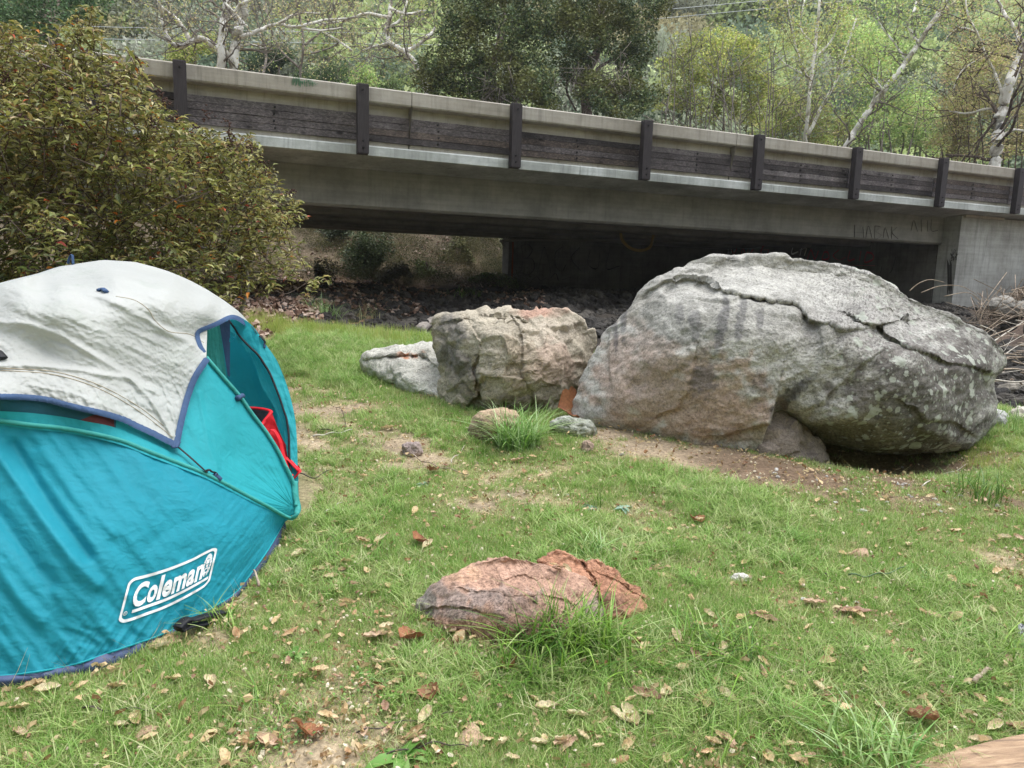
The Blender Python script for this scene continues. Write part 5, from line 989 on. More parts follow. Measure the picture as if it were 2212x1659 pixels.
    n = 60000; P = blobs(spec, 24, n, r, pw=.32, wob=.25); c = palette(n, OAK, [4, 5, 4, 3, 3, 1.5], .2, 5); k = ss((n2(P[:, 0], P[:, 2], .9, 6, 3)-.0)*2.5)[:, None]; c = c*(1-k*.6)+k*.6*lin('76753f')
    crownmesh('crown', P, .105, c, ok, M_DL, r)
    prs = []
    for i in range(260): # hanging dead grey twigs inside
        x, y = [(1215, 190), (1290, 150), (1150, 170), (1090, 200), (1330, 160), (1060, 170)][i % 6]; s = W3(x+r.normal()*22, y+r.normal()*20, 23.2+r.rand()); prs.append(tube(np.array([s, s+r.normal(size=3)*.25-[0, 0, .2], s+r.normal(size=3)*.4-[0, 0, .5]]), .010, 3))
    v, f = join(prs); mk('dead_twigs', v, f, BARK_GREY, ok, kind='stuff')
    # second oak mass, top left behind the bush
    r = np.random.RandomState(32); o2 = empty('oak_tree', [*W3(60, 200, 24)[:2], float(G(*W3(60, 200, 24)[:2]))], 'dark green oak filling the top left corner above the shrub', 'tree')
    mk('trunk', *tube(W3(np.array([90, 100, 110.]), np.array([330, 150, 0.]), 24), .3, 8), BARK, o2, smooth=True); n = 16000
    crownmesh('crown', blobs([(0, 20, 90, 70), (90, 10, 90, 60), (170, 5, 60, 50), (-120, 30, 110, 80), (60, 80, 70, 40), (200, -30, 60, 50)], 22.5, n, r), .10, palette(n, ['526f48', '5f7f50', '4a6440', '70885a'], [3, 3, 2, 2], .2, 6), o2, M_DL, r)
    def shrubtree(name, label, spec, dep, n, ls, pal, wts, seed, stems, bark=BARK_GREY, mat=M_TL, drad=1.0, sw=2.2):
        r = np.random.RandomState(seed); b = W3(spec[0][0], 330, dep)[:2]; t = empty(name, [*b, float(G(*b))], label, 'tree'); prs = []
        for x0, y0, x1, y1 in stems:
            q = smoothline([(x0, y0), (x0*.7+x1*.3+r.normal()*4, y0*.7+y1*.3), (x0*.3+x1*.7+r.normal()*6, y0*.3+y1*.7), (x1, y1)], 4); P = W3(q[:, 0], q[:, 1], dep-.4+r.normal()*.8); prs.append(tube(P, np.linspace(sw, sw*.35, len(q))*dep/FPX, 5))
            for k in range(5):
                i = r.randint(3, len(P)-1); e = P[i]+np.array([r.normal()*.9, r.normal()*.5, .6+.5*r.rand()]); prs.append(tube(np.array([P[i], (P[i]+e)/2+r.normal(size=3)*.08, e]), [.018, .014, .008], 3))
        v, f = join(prs); mk('trunk', v, f, bark, t, smooth=True); P = blobs(spec, dep, n, r, drad); c = palette(n, pal, wts, .2, seed); k = ss((n2(P[:, 0], P[:, 2], .6, seed, 3)+.1)*2)[:, None]; c = c*(.72+.45*k); crownmesh('crown', P, ls, c, t, mat, r); return t
    R_ = np.random.RandomState(77)
    def st(xa, xb, yb, yt, n, lean=12): return [(x, yb, x+R_.normal()*lean, yt+R_.uniform(-30, 40)) for x in np.linspace(xa, xb, n)]
    shrubtree('willow_thicket', 'yellow-green thicket of thin upright stems right of the dark oak', [(1480, 150, 60, 70), (1540, 130, 60, 70), (1600, 150, 60, 70), (1450, 210, 50, 40), (1520, 220, 60, 45), (1600, 230, 60, 45), (1650, 210, 40, 60), (1480, 95, 40, 30), (1560, 85, 50, 35), (1630, 100, 40, 40)], 30, 15000, .115, YEL+['8a8a60'], [4, 4, 3, 3, 3, 2], 41, st(1430, 1670, 330, 95, 26), sw=1.5)
    tree('sycamore_tree', 'slender white-stemmed tree with a tan crown right of centre above the bridge', 'tree',
         [([(1738, 340), (1742, 270), (1750, 190), (1760, 110), (1768, 30), (1775, -60)], 4.5, 3), ([(1746, 290), (1770, 240), (1795, 195), (1812, 160), (1826, 110), (1850, 40)], 4, 2), ([(1752, 190), (1728, 130), (1712, 70), (1700, 0)], 2.5, 1.5), ([(1758, 130), (1800, 80), (1820, 10)], 2.5, 1.5), ([(1760, 100), (1730, 60), (1738, 0)], 2, 1.5), ([(1755, 170), (1700, 140), (1670, 110)], 2, 1)],
         31, 2.8, .105, YEL+TAN[:2], [3, 3, 3, 3, 2, 2, 2], 24, 2, 2.8, 3, twb=BARK_GREY)
    tree('sycamore_tree', 'long white trunk leaning steeply to the right above the bridge with green leaves', 'tree',
         [([(1818, 345), (1832, 308), (1868, 250), (1910, 196), (1958, 132), (1998, 72), (2034, 16), (2060, -40)], 7, 4.5), ([(1998, 72), (2030, 30), (2068, 0), (2090, -30)], 4, 2.5), ([(1972, 80), (1962, 50), (1976, 20), (1985, -20)], 3.5, 2.5), ([(1985, 92), (1975, 82), (1972, 76)], 3, 3), ([(1958, 132), (1930, 90), (1900, 50), (1890, 0)], 2.5, 1.2), ([(1910, 196), (1870, 150), (1840, 120)], 2, 1), ([(1870, 250), (1890, 200), (1900, 130)], 2, 1)],
         28, 2.8, .10, GRN+YEL[:2], [3, 4, 3, 3, 2, 2, 2], 25, 2, 2.4, 3, twb=BARK_GREY)
    shrubtree('young_tree', 'bright green young trees behind the white leaning trunk', [(1930, 250, 60, 55), (1990, 230, 50, 60), (1880, 200, 50, 60), (1960, 290, 70, 40), (2020, 290, 50, 50), (1850, 270, 50, 50), (1900, 110, 60, 50), (1840, 60, 50, 50)], 34, 15000, .12, GRN, [3, 4, 3, 3, 2], 42, st(1840, 2030, 350, 190, 14), drad=1.2)
    shrubtree('young_tree', 'tan and green undergrowth standing along the rail below the slender white tree', [(1700, 270, 60, 40), (1770, 260, 60, 50), (1690, 220, 40, 40), (1800, 300, 60, 30), (1660, 280, 40, 30)], 33, 9000, .11, YEL+GRN[:2]+TAN[:2], [3, 3, 3, 2, 2, 2, 2, 2, 2], 43, st(1660, 1830, 350, 220, 14), drad=1.2, sw=1.3)
    tree('sycamore_tree', 'thick pale mottled trunk with brownish new leaves at the right edge', 'tree',
         [([(2140, 400), (2150, 345), (2158, 270), (2178, 190), (2205, 120), (2230, 60), (2245, -20)], 13, 9), ([(2170, 215), (2150, 160), (2130, 120), (2110, 70), (2090, 30), (2085, -30)], 3, 1.5), ([(2165, 240), (2130, 235), (2090, 245), (2050, 240)], 3, 1.5), ([(2205, 120), (2195, 70), (2170, 30), (2150, -10)], 5, 3), ([(2110, 70), (2070, 60), (2040, 90)], 2.5, 1.2), ([(2156, 300), (2190, 280), (2240, 290)], 3, 2), ([(2130, 120), (2080, 150), (2060, 190)], 2, 1)],
         25, 2.8, .085, TAN+YEL[:3]+['b2a27e', 'bcaa84'], [3, 3, 3, 3, 3, 2, 2, 2, 3, 3], 26, 2, 2.2, 3, twb=BARK)
    shrubtree('young_tree', 'brownish yellow leafing trees along the rail near the right edge', [(2060, 250, 45, 60), (2110, 220, 50, 70), (2100, 300, 60, 45), (2170, 310, 60, 40), (2220, 260, 50, 60), (2080, 150, 40, 40), (2040, 310, 40, 40), (2150, 130, 50, 50)], 27.5, 16000, .095, TAN+YEL[:2]+['b2a27e'], [3, 3, 3, 3, 3, 2, 2, 3], 44, st(2040, 2220, 370, 190, 14), drad=1.2, bark=BARK, sw=1.4)
    # bushes just behind the rail on the left and the middle
    for i, (x, y, rx, ry, pal, lab) in enumerate(((700, 165, 60, 34, ['5c6f48', '6b7a52', '4b5f3c'], 'grey-green round bush just above the rail, left of the crooked sycamore'), (790, 178, 50, 30, GRN, 'bright green bush above the rail left of the oak'), (850, 190, 35, 24, ['6f7f52', '7f8c5c', '586b40'], 'pale green bush above the rail by the foot of the crooked sycamore'), (600, 130, 50, 34, ['566848', '667553', '475a3a'], 'grey-green bush right of the two-stemmed sycamore'), (420, 110, 50, 30, YEL, 'yellow-green bush left of the two-stemmed sycamore'), (560, 175, 60, 20, ['5c6f48', '6b7a52', '4b5f3c'], 'low grey-green bush directly behind the rail below the two-stemmed sycamore'))):
        r = np.random.RandomState(60+i); b = W3(x, y, 36)[:2]; t = empty('wild_bush', [*b, float(G(*b))], lab, 'bush'); n = 4500; spec = [(x+r.normal()*rx*.35, y+r.normal()*ry*.3, rx*.6, ry*.8) for k in range(5)]
        s0 = W3(x, y+60, 36); mk('trunk', *tube(np.array([s0, s0+[.1, 0, 1.2], W3(x, y, 36)]), .06, 5), BARK_GREY, t); crownmesh('crown', blobs(spec, 36, n, r), .13, palette(n, pal, [1]*len(pal), .2, i), t, M_TL, r)
build_trees()

# ------------------------------------------------------------------ hillside scrub, one mass nobody could count
def clumpmesh(name, n, seed, lsize, mat, stems=True):
    r = np.random.RandomState(seed); S = [(r.normal()*.35, r.normal()*.35, .45+.3*r.rand(), .45+.2*r.rand()) for k in range(6)]
    P = []
    for k in range(n):
        a = S[r.randint(6)]; u = r.normal(size=3); u /= np.linalg.norm(u); P.append(np.array(a[:3])+u*a[3]*r.rand()**.3*[1, 1, .8])
    P = np.array(P); P[:, 2] = np.abs(P[:, 2]); V, F, C = stamp(*LEAFD, P, r.normal(size=(n, 3)), r.uniform(-3, 3, n), lsize*r.uniform(.6, 1.4, n), np.ones((n, 3))*(.8+.4*r.rand(n, 1))); return mesh(name, V, F, mat, False, col=C)
def hillmat(name, stops, transl=.25):
    m, t, b, out = newmat(name); a = nd(t, 'VertexColor', layer_name='Col'); oi = nd(t, 'ObjectInfo'); c = ramp(t, oi.outputs['Random'], stops, 'LINEAR'); c = mixc(t, 'MULTIPLY', 1, a.outputs[0], c)
    t.links.new(c, b.inputs['Base Color']); b.inputs['Roughness'].default_value = .8; b.inputs['Specular IOR Level'].default_value = .1; tr = nd(t, 'BsdfTranslucent'); t.links.new(c, tr.inputs[0]); mx = nd(t, 'MixShader'); mx.inputs[0].default_value = transl
    t.links.new(b.outputs[0], mx.inputs[1]); t.links.new(tr.outputs[0], mx.inputs[2]); t.links.new(mx.outputs[0], out.inputs[0]); return m
def build_hill():
    ma = hillmat('scrub_dark', [(0, '71836c'), (.35, '8a9a80'), (.6, 'a2ab90'), (1, 'b0b2a2')]); mb = hillmat('scrub_bright', [(0, 'b2c286'), (.4, 'c4d094'), (.7, 'd4dca8'), (1, 'a6b684')], .35); mc = hillmat('scrub_tan', [(0, 'a8a27c'), (.5, 'bcb28a'), (1, '96957a')])  # palettes paled and greyed, distance haze put into the leaf colour
    protos = [clumpmesh('scrub', 1500, 1, .10, ma), clumpmesh('scrub', 1500, 2, .10, ma), clumpmesh('scrub', 1300, 3, .11, mb), clumpmesh('scrub', 1300, 4, .11, mb), clumpmesh('scrub', 1100, 5, .09, mc)]
    r = np.random.RandomState(9); n = 6400; y = 38+130*r.rand(n)**1.15; x = (r.rand(n)*2-1)*(y*.86+8); y[5200:] = -12-50*r.rand(1200); x[5200:] = r.uniform(-60, 60, 1200); z = G(x, y)-.2; k = n2(x, y, .045, 21, 3)+.25*r.normal(size=n)  # last share covers the added hill behind the camera, to dim frontal light
    idx = np.where(k > .26, r.randint(2, 4, n), np.where(k < -.34, 4, r.randint(0, 2, n))); s = r.uniform(1.1, 2.6, n)*(1+y/120)
    scatter('hillside_scrub', np.stack([x, y, z], -1), np.stack([r.normal(size=n)*.1, r.normal(size=n)*.1, r.uniform(0, 6.3, n)], -1), s, idx, protos, kind='stuff', label='mixed green scrub covering the hillside behind the trees')
    # low plants on the far bank under the bridge
    md = hillmat('bank_plants', [(0, '3c4430'), (.5, '545638'), (1, '78704e')]); pr = [clumpmesh('bank_plant', 260, 11, .07, md), clumpmesh('bank_plant', 240, 12, .08, md), clumpmesh('bank_plant', 260, 13, .06, md)]
    n = 1700; x = r.uniform(-10, .2, n); y = r.uniform(19.6, 32, n); z = G(x, y)-.05; keep = (n2(x, y, .5, 22, 2)+.02*(y-20) > -.15); x, y, z = x[keep], y[keep], z[keep]; n = len(x)
    scatter('bank_plants', np.stack([x, y, z], -1), np.stack([0*x, 0*x, r.uniform(0, 6.3, n)], -1), r.uniform(.22, .55, n), r.randint(0, 3, n), pr, kind='stuff')
    r2 = np.random.RandomState(71)
    for (px, py, d, rx, ry, pal, lab, nn) in ((790, 548, 21.5, 58, 48, ['48563c', '56643f', '5f6b49'], 'dark leafy bush on the far creek bank, seen under the bridge', 7000), (1045, 596, 20.2, 40, 18, ['5d7434', '6c8040', '4f6630'], 'bright grassy bush at the foot of the graffiti wall', 2600), (735, 505, 23, 50, 30, ['566048', '6b7358', '4a5640'], 'grey-green bush high on the far bank beside the shrub', 4200), (930, 575, 21.5, 46, 20, ['52623a', '66743f'], 'low green bush in the middle of the far bank', 3000), (860, 600, 20.2, 44, 18, ['4c4a34', '5c563c', '46482e'], 'brownish tangle of brush at the foot of the far bank', 3000), (1000, 545, 22, 34, 20, ['6a6a44', '7c7a52', '585c3c'], 'dull olive bush on the far bank left of the graffiti wall', 2600), (700, 590, 20, 40, 26, ['4e4c38', '5c583e', '44492e'], 'dark brush on the far bank at the edge of the shrub', 3000)):
        gq = g1(px, py+ry*.85); d = float((gq-CAM)@FW)-.15; b = gq; t = empty('wild_bush', [b[0], b[1], float(G(b[0], b[1]))], lab, 'bush'); spec = [(px+r2.normal()*rx*.35, py+r2.normal()*ry*.3, rx*.6, ry*.6) for k in range(6)]
        prs = [tube(np.array([[b[0], b[1], float(G(b[0], b[1]))-.05], W3(px+r2.normal()*rx*.4, py+r2.normal()*ry*.4, d)]), .015, 4) for k in range(7)]; v, f = join(prs); mk('stem', v, f, BARK, t)
        crownmesh('crown', blobs(spec, d, nn, r2), .07, palette(nn, pal, [1]*len(pal), .25, 4), t, M_DL, r2)
build_hill()
def build_wires():
    m = simple('wire_metal', 'b9bdbf', rough=.5)
    for a, b, sg, lab in (((-200, 70), (1100, 102), 6, 'upper of the two long power lines crossing the hillside, left'), ((-200, 98), (1100, 124), 6, 'lower of the two long power lines crossing the hillside, left'), ((1380, 26), (2300, -66), 5, 'upper power line across the hillside, right'), ((1380, 44), (2300, -48), 5, 'lower power line across the hillside, right')):
        t = np.linspace(0, 1, 30); x = a[0]+(b[0]-a[0])*t; y = a[1]+(b[1]-a[1])*t+4*sg*t*(1-t)*.5-(25 if b[1] > 0 else 0); P = W3(x, y, 38.)
        V, F = tube(P, .016, 4); o = mk('power_line', V, F, m, label=lab, cat='power line', group='power lines over the hillside', org=P[0])
build_wires()
# ================================================================== GRASS, LITTER AND SMALL THINGS
def blade(h, w, bend, az, seg=3, curl=0.):
    P = []; d = np.array([math.cos(az), math.sin(az), 0]); sd = np.array([-math.sin(az), math.cos(az), 0])
    for i in range(seg+1):
        t = i/seg; c = d*h*bend*t**1.8+np.array([0, 0, h*t*(1-.35*bend*t)]); ww = w*(1-t**1.7)*.5+.0002; P += [c-sd*ww, c+sd*ww]
    P = np.array(P); F = np.array([(2*i, 2*i+1, 2*i+3, 2*i+2) for i in range(seg)]); return P, F
def tuftmesh(name, n, h0, h1, w, spread, mat, seed, bend=.6, seg=3, pal=None):
    r = np.random.RandomState(seed); prs = []; pal = pal or ['ffffff']
    for i in range(n):
        V, F = blade(r.uniform(h0, h1), w*r.uniform(.7, 1.3), bend*r.uniform(.2, 1.6), r.uniform(0, 6.3), seg); a = r.uniform(0, 6.3); q = spread*math.sqrt(r.rand()); V = V+[q*math.cos(a), q*math.sin(a), -.004]; prs.append((V, F, lin(pal[r.randint(len(pal))])*r.uniform(.75, 1.25)))
    V, F, C = join(prs); return mesh(name, V, F, mat, False, col=np.clip(C, 0, 1))
def grassmat(name, stops, transl=.35):
    m, t, b, out = newmat(name); a = nd(t, 'VertexColor', layer_name='Col'); oi = nd(t, 'ObjectInfo'); c = mixc(t, 'MULTIPLY', 1, a.outputs[0], ramp(t, oi.outputs['Random'], stops)); t.links.new(c, b.inputs['Base Color']); b.inputs['Roughness'].default_value = .5; b.inputs['Specular IOR Level'].default_value = .35
    tr = nd(t, 'BsdfTranslucent'); t.links.new(c, tr.inputs[0]); mx = nd(t, 'MixShader'); mx.inputs[0].default_value = transl; t.links.new(b.outputs[0], mx.inputs[1]); t.links.new(tr.outputs[0], mx.inputs[2]); t.links.new(mx.outputs[0], out.inputs[0]); return m
M_GR = grassmat('grass_green', [(0, '78a048'), (.3, '8db257'), (.62, 'a8c06e'), (1, 'c8ca98')]); M_GRD = grassmat('grass_dry', [(0, 'b9a877'), (.5, 'cdbf92'), (1, 'a8a063')], .2); M_TUFT = leafmat('grass_blade', .3, .45, .4)
def tent_mask(x, y):
    d = np.minimum.reduce([np.hypot((x+2.05)/1.15, (y-3.5)/.95)]); return d < .95
def build_cover():
    r = np.random.RandomState(12)
    protos = [tuftmesh('grass_tuft', 26, .018, .045, .0022, .035, M_GR, 1), tuftmesh('grass_tuft', 24, .015, .038, .0020, .04, M_GR, 2, .9), tuftmesh('grass_tuft', 22, .025, .060, .0026, .03, M_GR, 3, .7), tuftmesh('grass_tuft', 16, .040, .085, .0030, .03, M_GR, 4, .8, 4), tuftmesh('grass_tuft', 14, .010, .030, .0016, .04, M_GRD, 5, 1.4)]
    # even in area near, thinning with distance
    n = 235000; y = np.exp(r.uniform(math.log(1.35), math.log(9.6), n)); x = (r.rand(n)*2-1)*(.76*y+1.3); b = bare(x, y); rd = rimdist(x, y)
    keep = (r.rand(n) > b**.85*1.05) & ((rd < .25) | (x < -3)) & ~tent_mask(x, y) & ~((x < -2.6) & (y > 6.6+.5*n2(x, y, 1, 3, 2)))
    x, y, b = x[keep], y[keep], b[keep]; n = len(x); tall = n2(x, y, 1.1, 31, 3); fr = ss((y-5.6)/2)*(x < .6); k = r.rand(n)
    idx = np.where(k < .27, 4, np.where(tall+fr+.3*r.normal(size=n) > .50, np.where(k > .55, 3, 2), r.randint(0, 2, n))); s = r.uniform(.7, 1.25, n)*(1+.10*(y-2))*(1-.35*b)
    scatter('grass', np.stack([x, y, G(x, y)], -1), np.stack([r.normal(size=n)*.12, r.normal(size=n)*.12, r.uniform(0, 6.3, n)], -1), s, idx, protos, kind='stuff', label='short fresh grass with bare patches across the campsite')
    # straw, leaf crumbs and small chips
    def chip(seed, L, W, colr, mat):
        r = np.random.RandomState(seed); V = np.array([(0, 0, .002), (.35, -.5, .01), (.8, -.35, .004), (1, .05, .012), (.7, .5, .004), (.25, .4, .012), (.5, 0, .02)])*[L, W, 1]*1.; V[:, 2] *= L*25; V += r.normal(size=V.shape)*L*.06; F = np.array([(0, 1, 6), (1, 2, 6), (2, 3, 6), (3, 4, 6), (4, 5, 6), (5, 0, 6)]); return mesh('litter_chip', V, F, mat, False, col=np.tile(lin(colr), (7, 1)))
    M_LIT = grassmat('dry_litter', [(0, 'a89a80'), (.3, 'c4b698'), (.6, 'd6ccb4'), (.85, 'a38468'), (1, '7d5f4a')], .12)
    lp = [chip(1, .022, .016, 'ffffff', M_LIT), chip(2, .030, .012, 'f0e6d0', M_LIT), chip(3, .014, .012, 'e8dcc0', M_LIT), chip(4, .045, .006, 'f4ead0', M_LIT), chip(5, .040, .020, 'f0dcc0', M_LIT)]
    n = 55000; y = np.exp(r.uniform(math.log(1.35), math.log(9.3), n)); x = (r.rand(n)*2-1)*(.76*y+1.3); b = bare(x, y); keep = (r.rand(n) < .36+.8*b) & ((rimdist(x, y) < .1) | (x < -3)) & ~tent_mask(x, y); x, y = x[keep], y[keep]; n = len(x)
    scatter('leaf_litter', np.stack([x, y, G(x, y)+.006+.020*r.rand(n)], -1), np.stack([r.normal(size=n)*.5, r.normal(size=n)*.5, r.uniform(0, 6.3, n)], -1), r.uniform(.35, 1.0, n), r.choice(5, n, p=[.25, .2, .27, .20, .08]), lp, kind='stuff')
    # thin straws
    st = tuftmesh('straw', 3, .06, .14, .0014, .03, M_GRD, 9, 2.2, 3); st2 = tuftmesh('straw', 2, .08, .2, .0012, .02, M_GRD, 10, 2.6, 3); n = 4200; y = np.exp(r.uniform(math.log(1.35), math.log(8.5), n)); x = (r.rand(n)*2-1)*(.76*y+1.3); k = (rimdist(x, y) < 0) & ~tent_mask(x, y); x, y = x[k], y[k]; n = len(x)
    scatter('straw', np.stack([x, y, G(x, y)+.004], -1), np.stack([1.42+.12*r.normal(size=n), .1*r.normal(size=n), r.uniform(0, 6.3, n)], -1), r.uniform(.6, 1.1, n), r.randint(0, 2, n), [st, st2], kind='stuff')
    # brown leaf litter under the shrub and on the far bank
    M_BL = grassmat('brown_litter', [(0, '5b4236'), (.3, '7a5e4c'), (.6, '9c8270'), (1, 'baa696')], .1); bl = [chip(21, .09, .06, 'ffffff', M_BL), chip(22, .07, .07, 'ffffff', M_BL), chip(23, .11, .05, 'ffffff', M_BL)]
    n = 15000; x = np.r_[r.uniform(-8, -1.0, n//2), r.uniform(-9, .6, n//2)]; y = np.r_[r.uniform(6.3, 12, n//2), r.uniform(12.5, 28, n//2)]; k = (((y < 12.4) & (x < -2.9-.35*n2(x, y, 1, 4, 2))) | ((y > 12.4) & (n2(x, y, .45, 41, 3) > -.05))) ; x, y = x[k], y[k]; n = len(x)
    scatter('brown_leaf_litter', np.stack([x, y, G(x, y)+.02], -1), np.stack([r.normal(size=n)*.5, r.normal(size=n)*.5, r.uniform(0, 6.3, n)], -1), r.uniform(.6, 1.3, n), r.randint(0, 3, n), bl, kind='stuff')
    # taller fine grass at the lip of the bank and dry grass on the far bank
    rim = tuftmesh('rim_grass', 26, .07, .17, .0035, .06, grassmat('rim_grass_green', [(0, '93ab4e'), (.6, 'aebd62'), (1, 'c9c582')], .45), 15, .5, 4); n = 900; x = r.uniform(-3.4, 3.4, n); y = 8.7-.46*(x+2)+r.normal(size=n)*.22-.08; far = tuftmesh('bank_grass', 30, .12, .35, .006, .12, grassmat('bank_grass_dry', [(0, '66684a'), (.5, '857c5c'), (1, 'a0926e')], .3), 16, .8, 3)
    x2 = r.uniform(-9, .3, 1900); y2 = r.uniform(20.5, 31, 1900); k = n2(x2, y2, .5, 51, 2) > -.12; x2, y2 = x2[k], y2[k]
    xx, yy = np.r_[x, x2], np.r_[y, y2]; scatter('bank_grass', np.stack([xx, yy, G(xx, yy)], -1), np.stack([0*xx, 0*xx, r.uniform(0, 6.3, len(xx))], -1), r.uniform(.6, 1.2, len(xx)), np.r_[np.full(len(x), 1), np.full(len(x2), 0)], [far, rim], kind='stuff')
    n = 170; p = gp(r.uniform(2080, 2240, n), r.uniform(905, 1080, n)); k = n2(p[:, 0], p[:, 1], 2, 5, 2) > .05; p = p[k]; scatter('edge_grass', p, np.stack([0*p[:, 0], 0*p[:, 0], r.uniform(0, 6.3, len(p))], -1), r.uniform(.35, .7, len(p)), np.ones(len(p), int)*1, [far, rim], kind='stuff')
build_cover()

# ------------------------------------------------------------------ grass tufts one can point to
TP_ = ['6c9436', '7ea33f', '5c8430', '92b054', '51782e', 'a8b878']
def tuft(px, py, n, h0, h1, w, spread, label, seed, bend=.7, pal=None, cat='grass tuft', name='grass_clump', squash=1.):
    p = g1(px, py); r = np.random.RandomState(seed); prs = []; pal = pal or TP_
    for i in range(n):
        V, F = blade(r.uniform(h0, h1), w*r.uniform(.6, 1.3), bend*r.uniform(.2, 1.7), r.uniform(0, 6.3), 7); a = r.uniform(0, 6.3); q = spread*math.sqrt(r.rand()); xy = p[:2]+[q*math.cos(a), squash*q*math.sin(a)]; V = V+[xy[0], xy[1], float(G(*xy))-.005]; prs.append((V, F, lin(pal[r.randint(len(pal))])*r.uniform(.75, 1.2)))
    V, F, C = join(prs); mk(name, V, F, M_TUFT, org=p, col=np.clip(C, 0, 1), label=label, cat=cat)
PALE = ['8db05e', 'a5c07c', '7aa050', 'b7cf98', '6b9446']
tuft(1120, 968, 300, .16, .38, .0085, .13, 'thick bright grass clump with arching blades in front of the blocky boulder', 1, .95, PALE)
tuft(1230, 1400, 260, .12, .27, .0085, .20, 'wide long-bladed grass clump growing against the front of the reddish rock', 2, .85, squash=.4); tuft(1160, 1440, 130, .09, .20, .0062, .14, 'long grass in front of the left half of the wide clump by the reddish rock', 3, .8)
tuft(1185, 1372, 12, .20, .33, .009, .03, 'few very tall blades standing in front of the reddish rock', 4, .55); tuft(1330, 1440, 100, .08, .18, .006, .14, 'long grass at the right foot of the reddish rock', 5, .9)
tuft(1275, 1200, 70, .07, .15, .0055, .09, 'grass clump behind the split-off red rock lobe', 6, 1.0, PALE); tuft(1545, 1410, 150, .08, .18, .0055, .15, 'spreading grass clump with folded blades right of the reddish rock', 7, 1.3)
tuft(2120, 1075, 90, .10, .22, .006, .16, 'dark grass clump on the loose earth right of the huge boulder', 8, .7, ['5f8238', '6e923f', '527432']); tuft(480, 1360, 26, .08, .17, .005, .07, 'sparse grass blades around the black strap at the tent hem', 9, 1.0)
tuft(1880, 1640, 110, .08, .19, .008, .12, 'broad-bladed grass clump at the bottom edge near the timber', 10, 1.0, PALE); tuft(560, 1530, 40, .05, .12, .004, .07, 'small grass clump on the dirt below the tent corner', 11, 1.0); tuft(1290, 1095, 26, .06, .13, .004, .03, 'upright wisp of grass in the middle of the lawn', 12, .4)
tuft(300, 1520, 60, .06, .12, .004, .14, 'grass clump growing against the tent floor band', 13, .6); tuft(700, 680, 140, .18, .38, .006, .30, 'tall pale grass at the lip of the creek beside the shrub', 14, .9, PALE); tuft(790, 690, 50, .2, .42, .005, .25, 'bent dry grass stalks hanging over the creek edge', 15, 1.1, ['b8b08a', 'a0a070', '8fa060'])
tuft(2175, 925, 70, .10, .24, .006, .25, 'bright grass blades in front of the cream rock at the right edge', 16, .5, PALE); tuft(2180, 1420, 60, .07, .16, .006, .10, 'grass clump at the right edge below the crumpled paper', 17, 1.0); tuft(860, 1100, 40, .05, .10, .004, .10, 'low grass clump left of centre', 18, 1.0); tuft(1500, 1640, 60, .06, .14, .005, .2, 'taller grass along the bottom edge', 19, .6)
tuft(1000, 640, 60, .15, .35, .012, .4, 'green weeds on the creek bank under the bridge', 20, .8, ['5f7a38', '6f8c42'])
def weed(px, py, n, L, label, seed, pal=('5f8a3c', '6f9a48', '86a860')):
    p = g1(px, py); r = np.random.RandomState(seed); LV, LF = leafshape(4, .38, .3, .7); prs = []
    for i in range(n): a = i*2.4+r.rand(); e = r.uniform(.15, .7); V, F, C = stamp(LV, LF, p[None]+[0, 0, .01], np.array([[math.cos(a), math.sin(a), e]]), np.array([r.normal()*.2]), np.array([L*r.uniform(.6, 1.1)]), lin(pal[i % len(pal)])[None]); prs.append((V, F, C))
    V, F, C = join(prs); mk('weed', V, F, M_TUFT, org=p, col=C, label=label, cat='weed', smooth=True)
weed(868, 1648, 9, .11, 'broad-leaved green weed at the bottom edge', 1); weed(1275, 1100, 12, .07, 'grey-green thistle rosette left of the mossy patch', 2, ('8fae98', '7d9c84')); weed(1345, 1103, 8, .07, 'pale blue-green rosette in mid lawn', 3, ('9ab8a4', '86a58f')); weed(912, 1050, 9, .06, 'small dusty rosette between the stone and the reddish rock', 4, ('8fa58f', '74906c')); weed(1400, 1225, 8, .05, 'little green rosette right of the split-off red rock', 5); weed(640, 1420, 10, .06, 'small leafy weed right of the tent strap', 6)
def clover(px, py, label, seed):
    p = g1(px, py); r = np.random.RandomState(seed); n = 90; P = np.stack([p[0]+r.normal(size=n)*.06, p[1]+r.normal(size=n)*.06, p[2]+.012+.02*r.rand(n)], -1); D = np.stack([r.normal(size=n), r.normal(size=n), .2*r.normal(size=n)], -1); LV, LF = leafshape(2, .7, .1, .2); V, F, C = stamp(LV, LF, P, D, 0*P[:, 0], r.uniform(.010, .018, n), palette(n, ['6a9248', '7ea45a', '5a8040'], [1, 1, 1], .1, seed)); mk('clover_patch', V, F, M_TUFT, org=p, col=C, label=label, cat='clover', kind='thing')
clover(790, 1490, 'clover patch left of the reddish rock leaves', 1); clover(2000, 1250, 'clover patch in the right part of the lawn', 2); clover(600, 1600, 'clover patch on the bottom left dirt', 3)

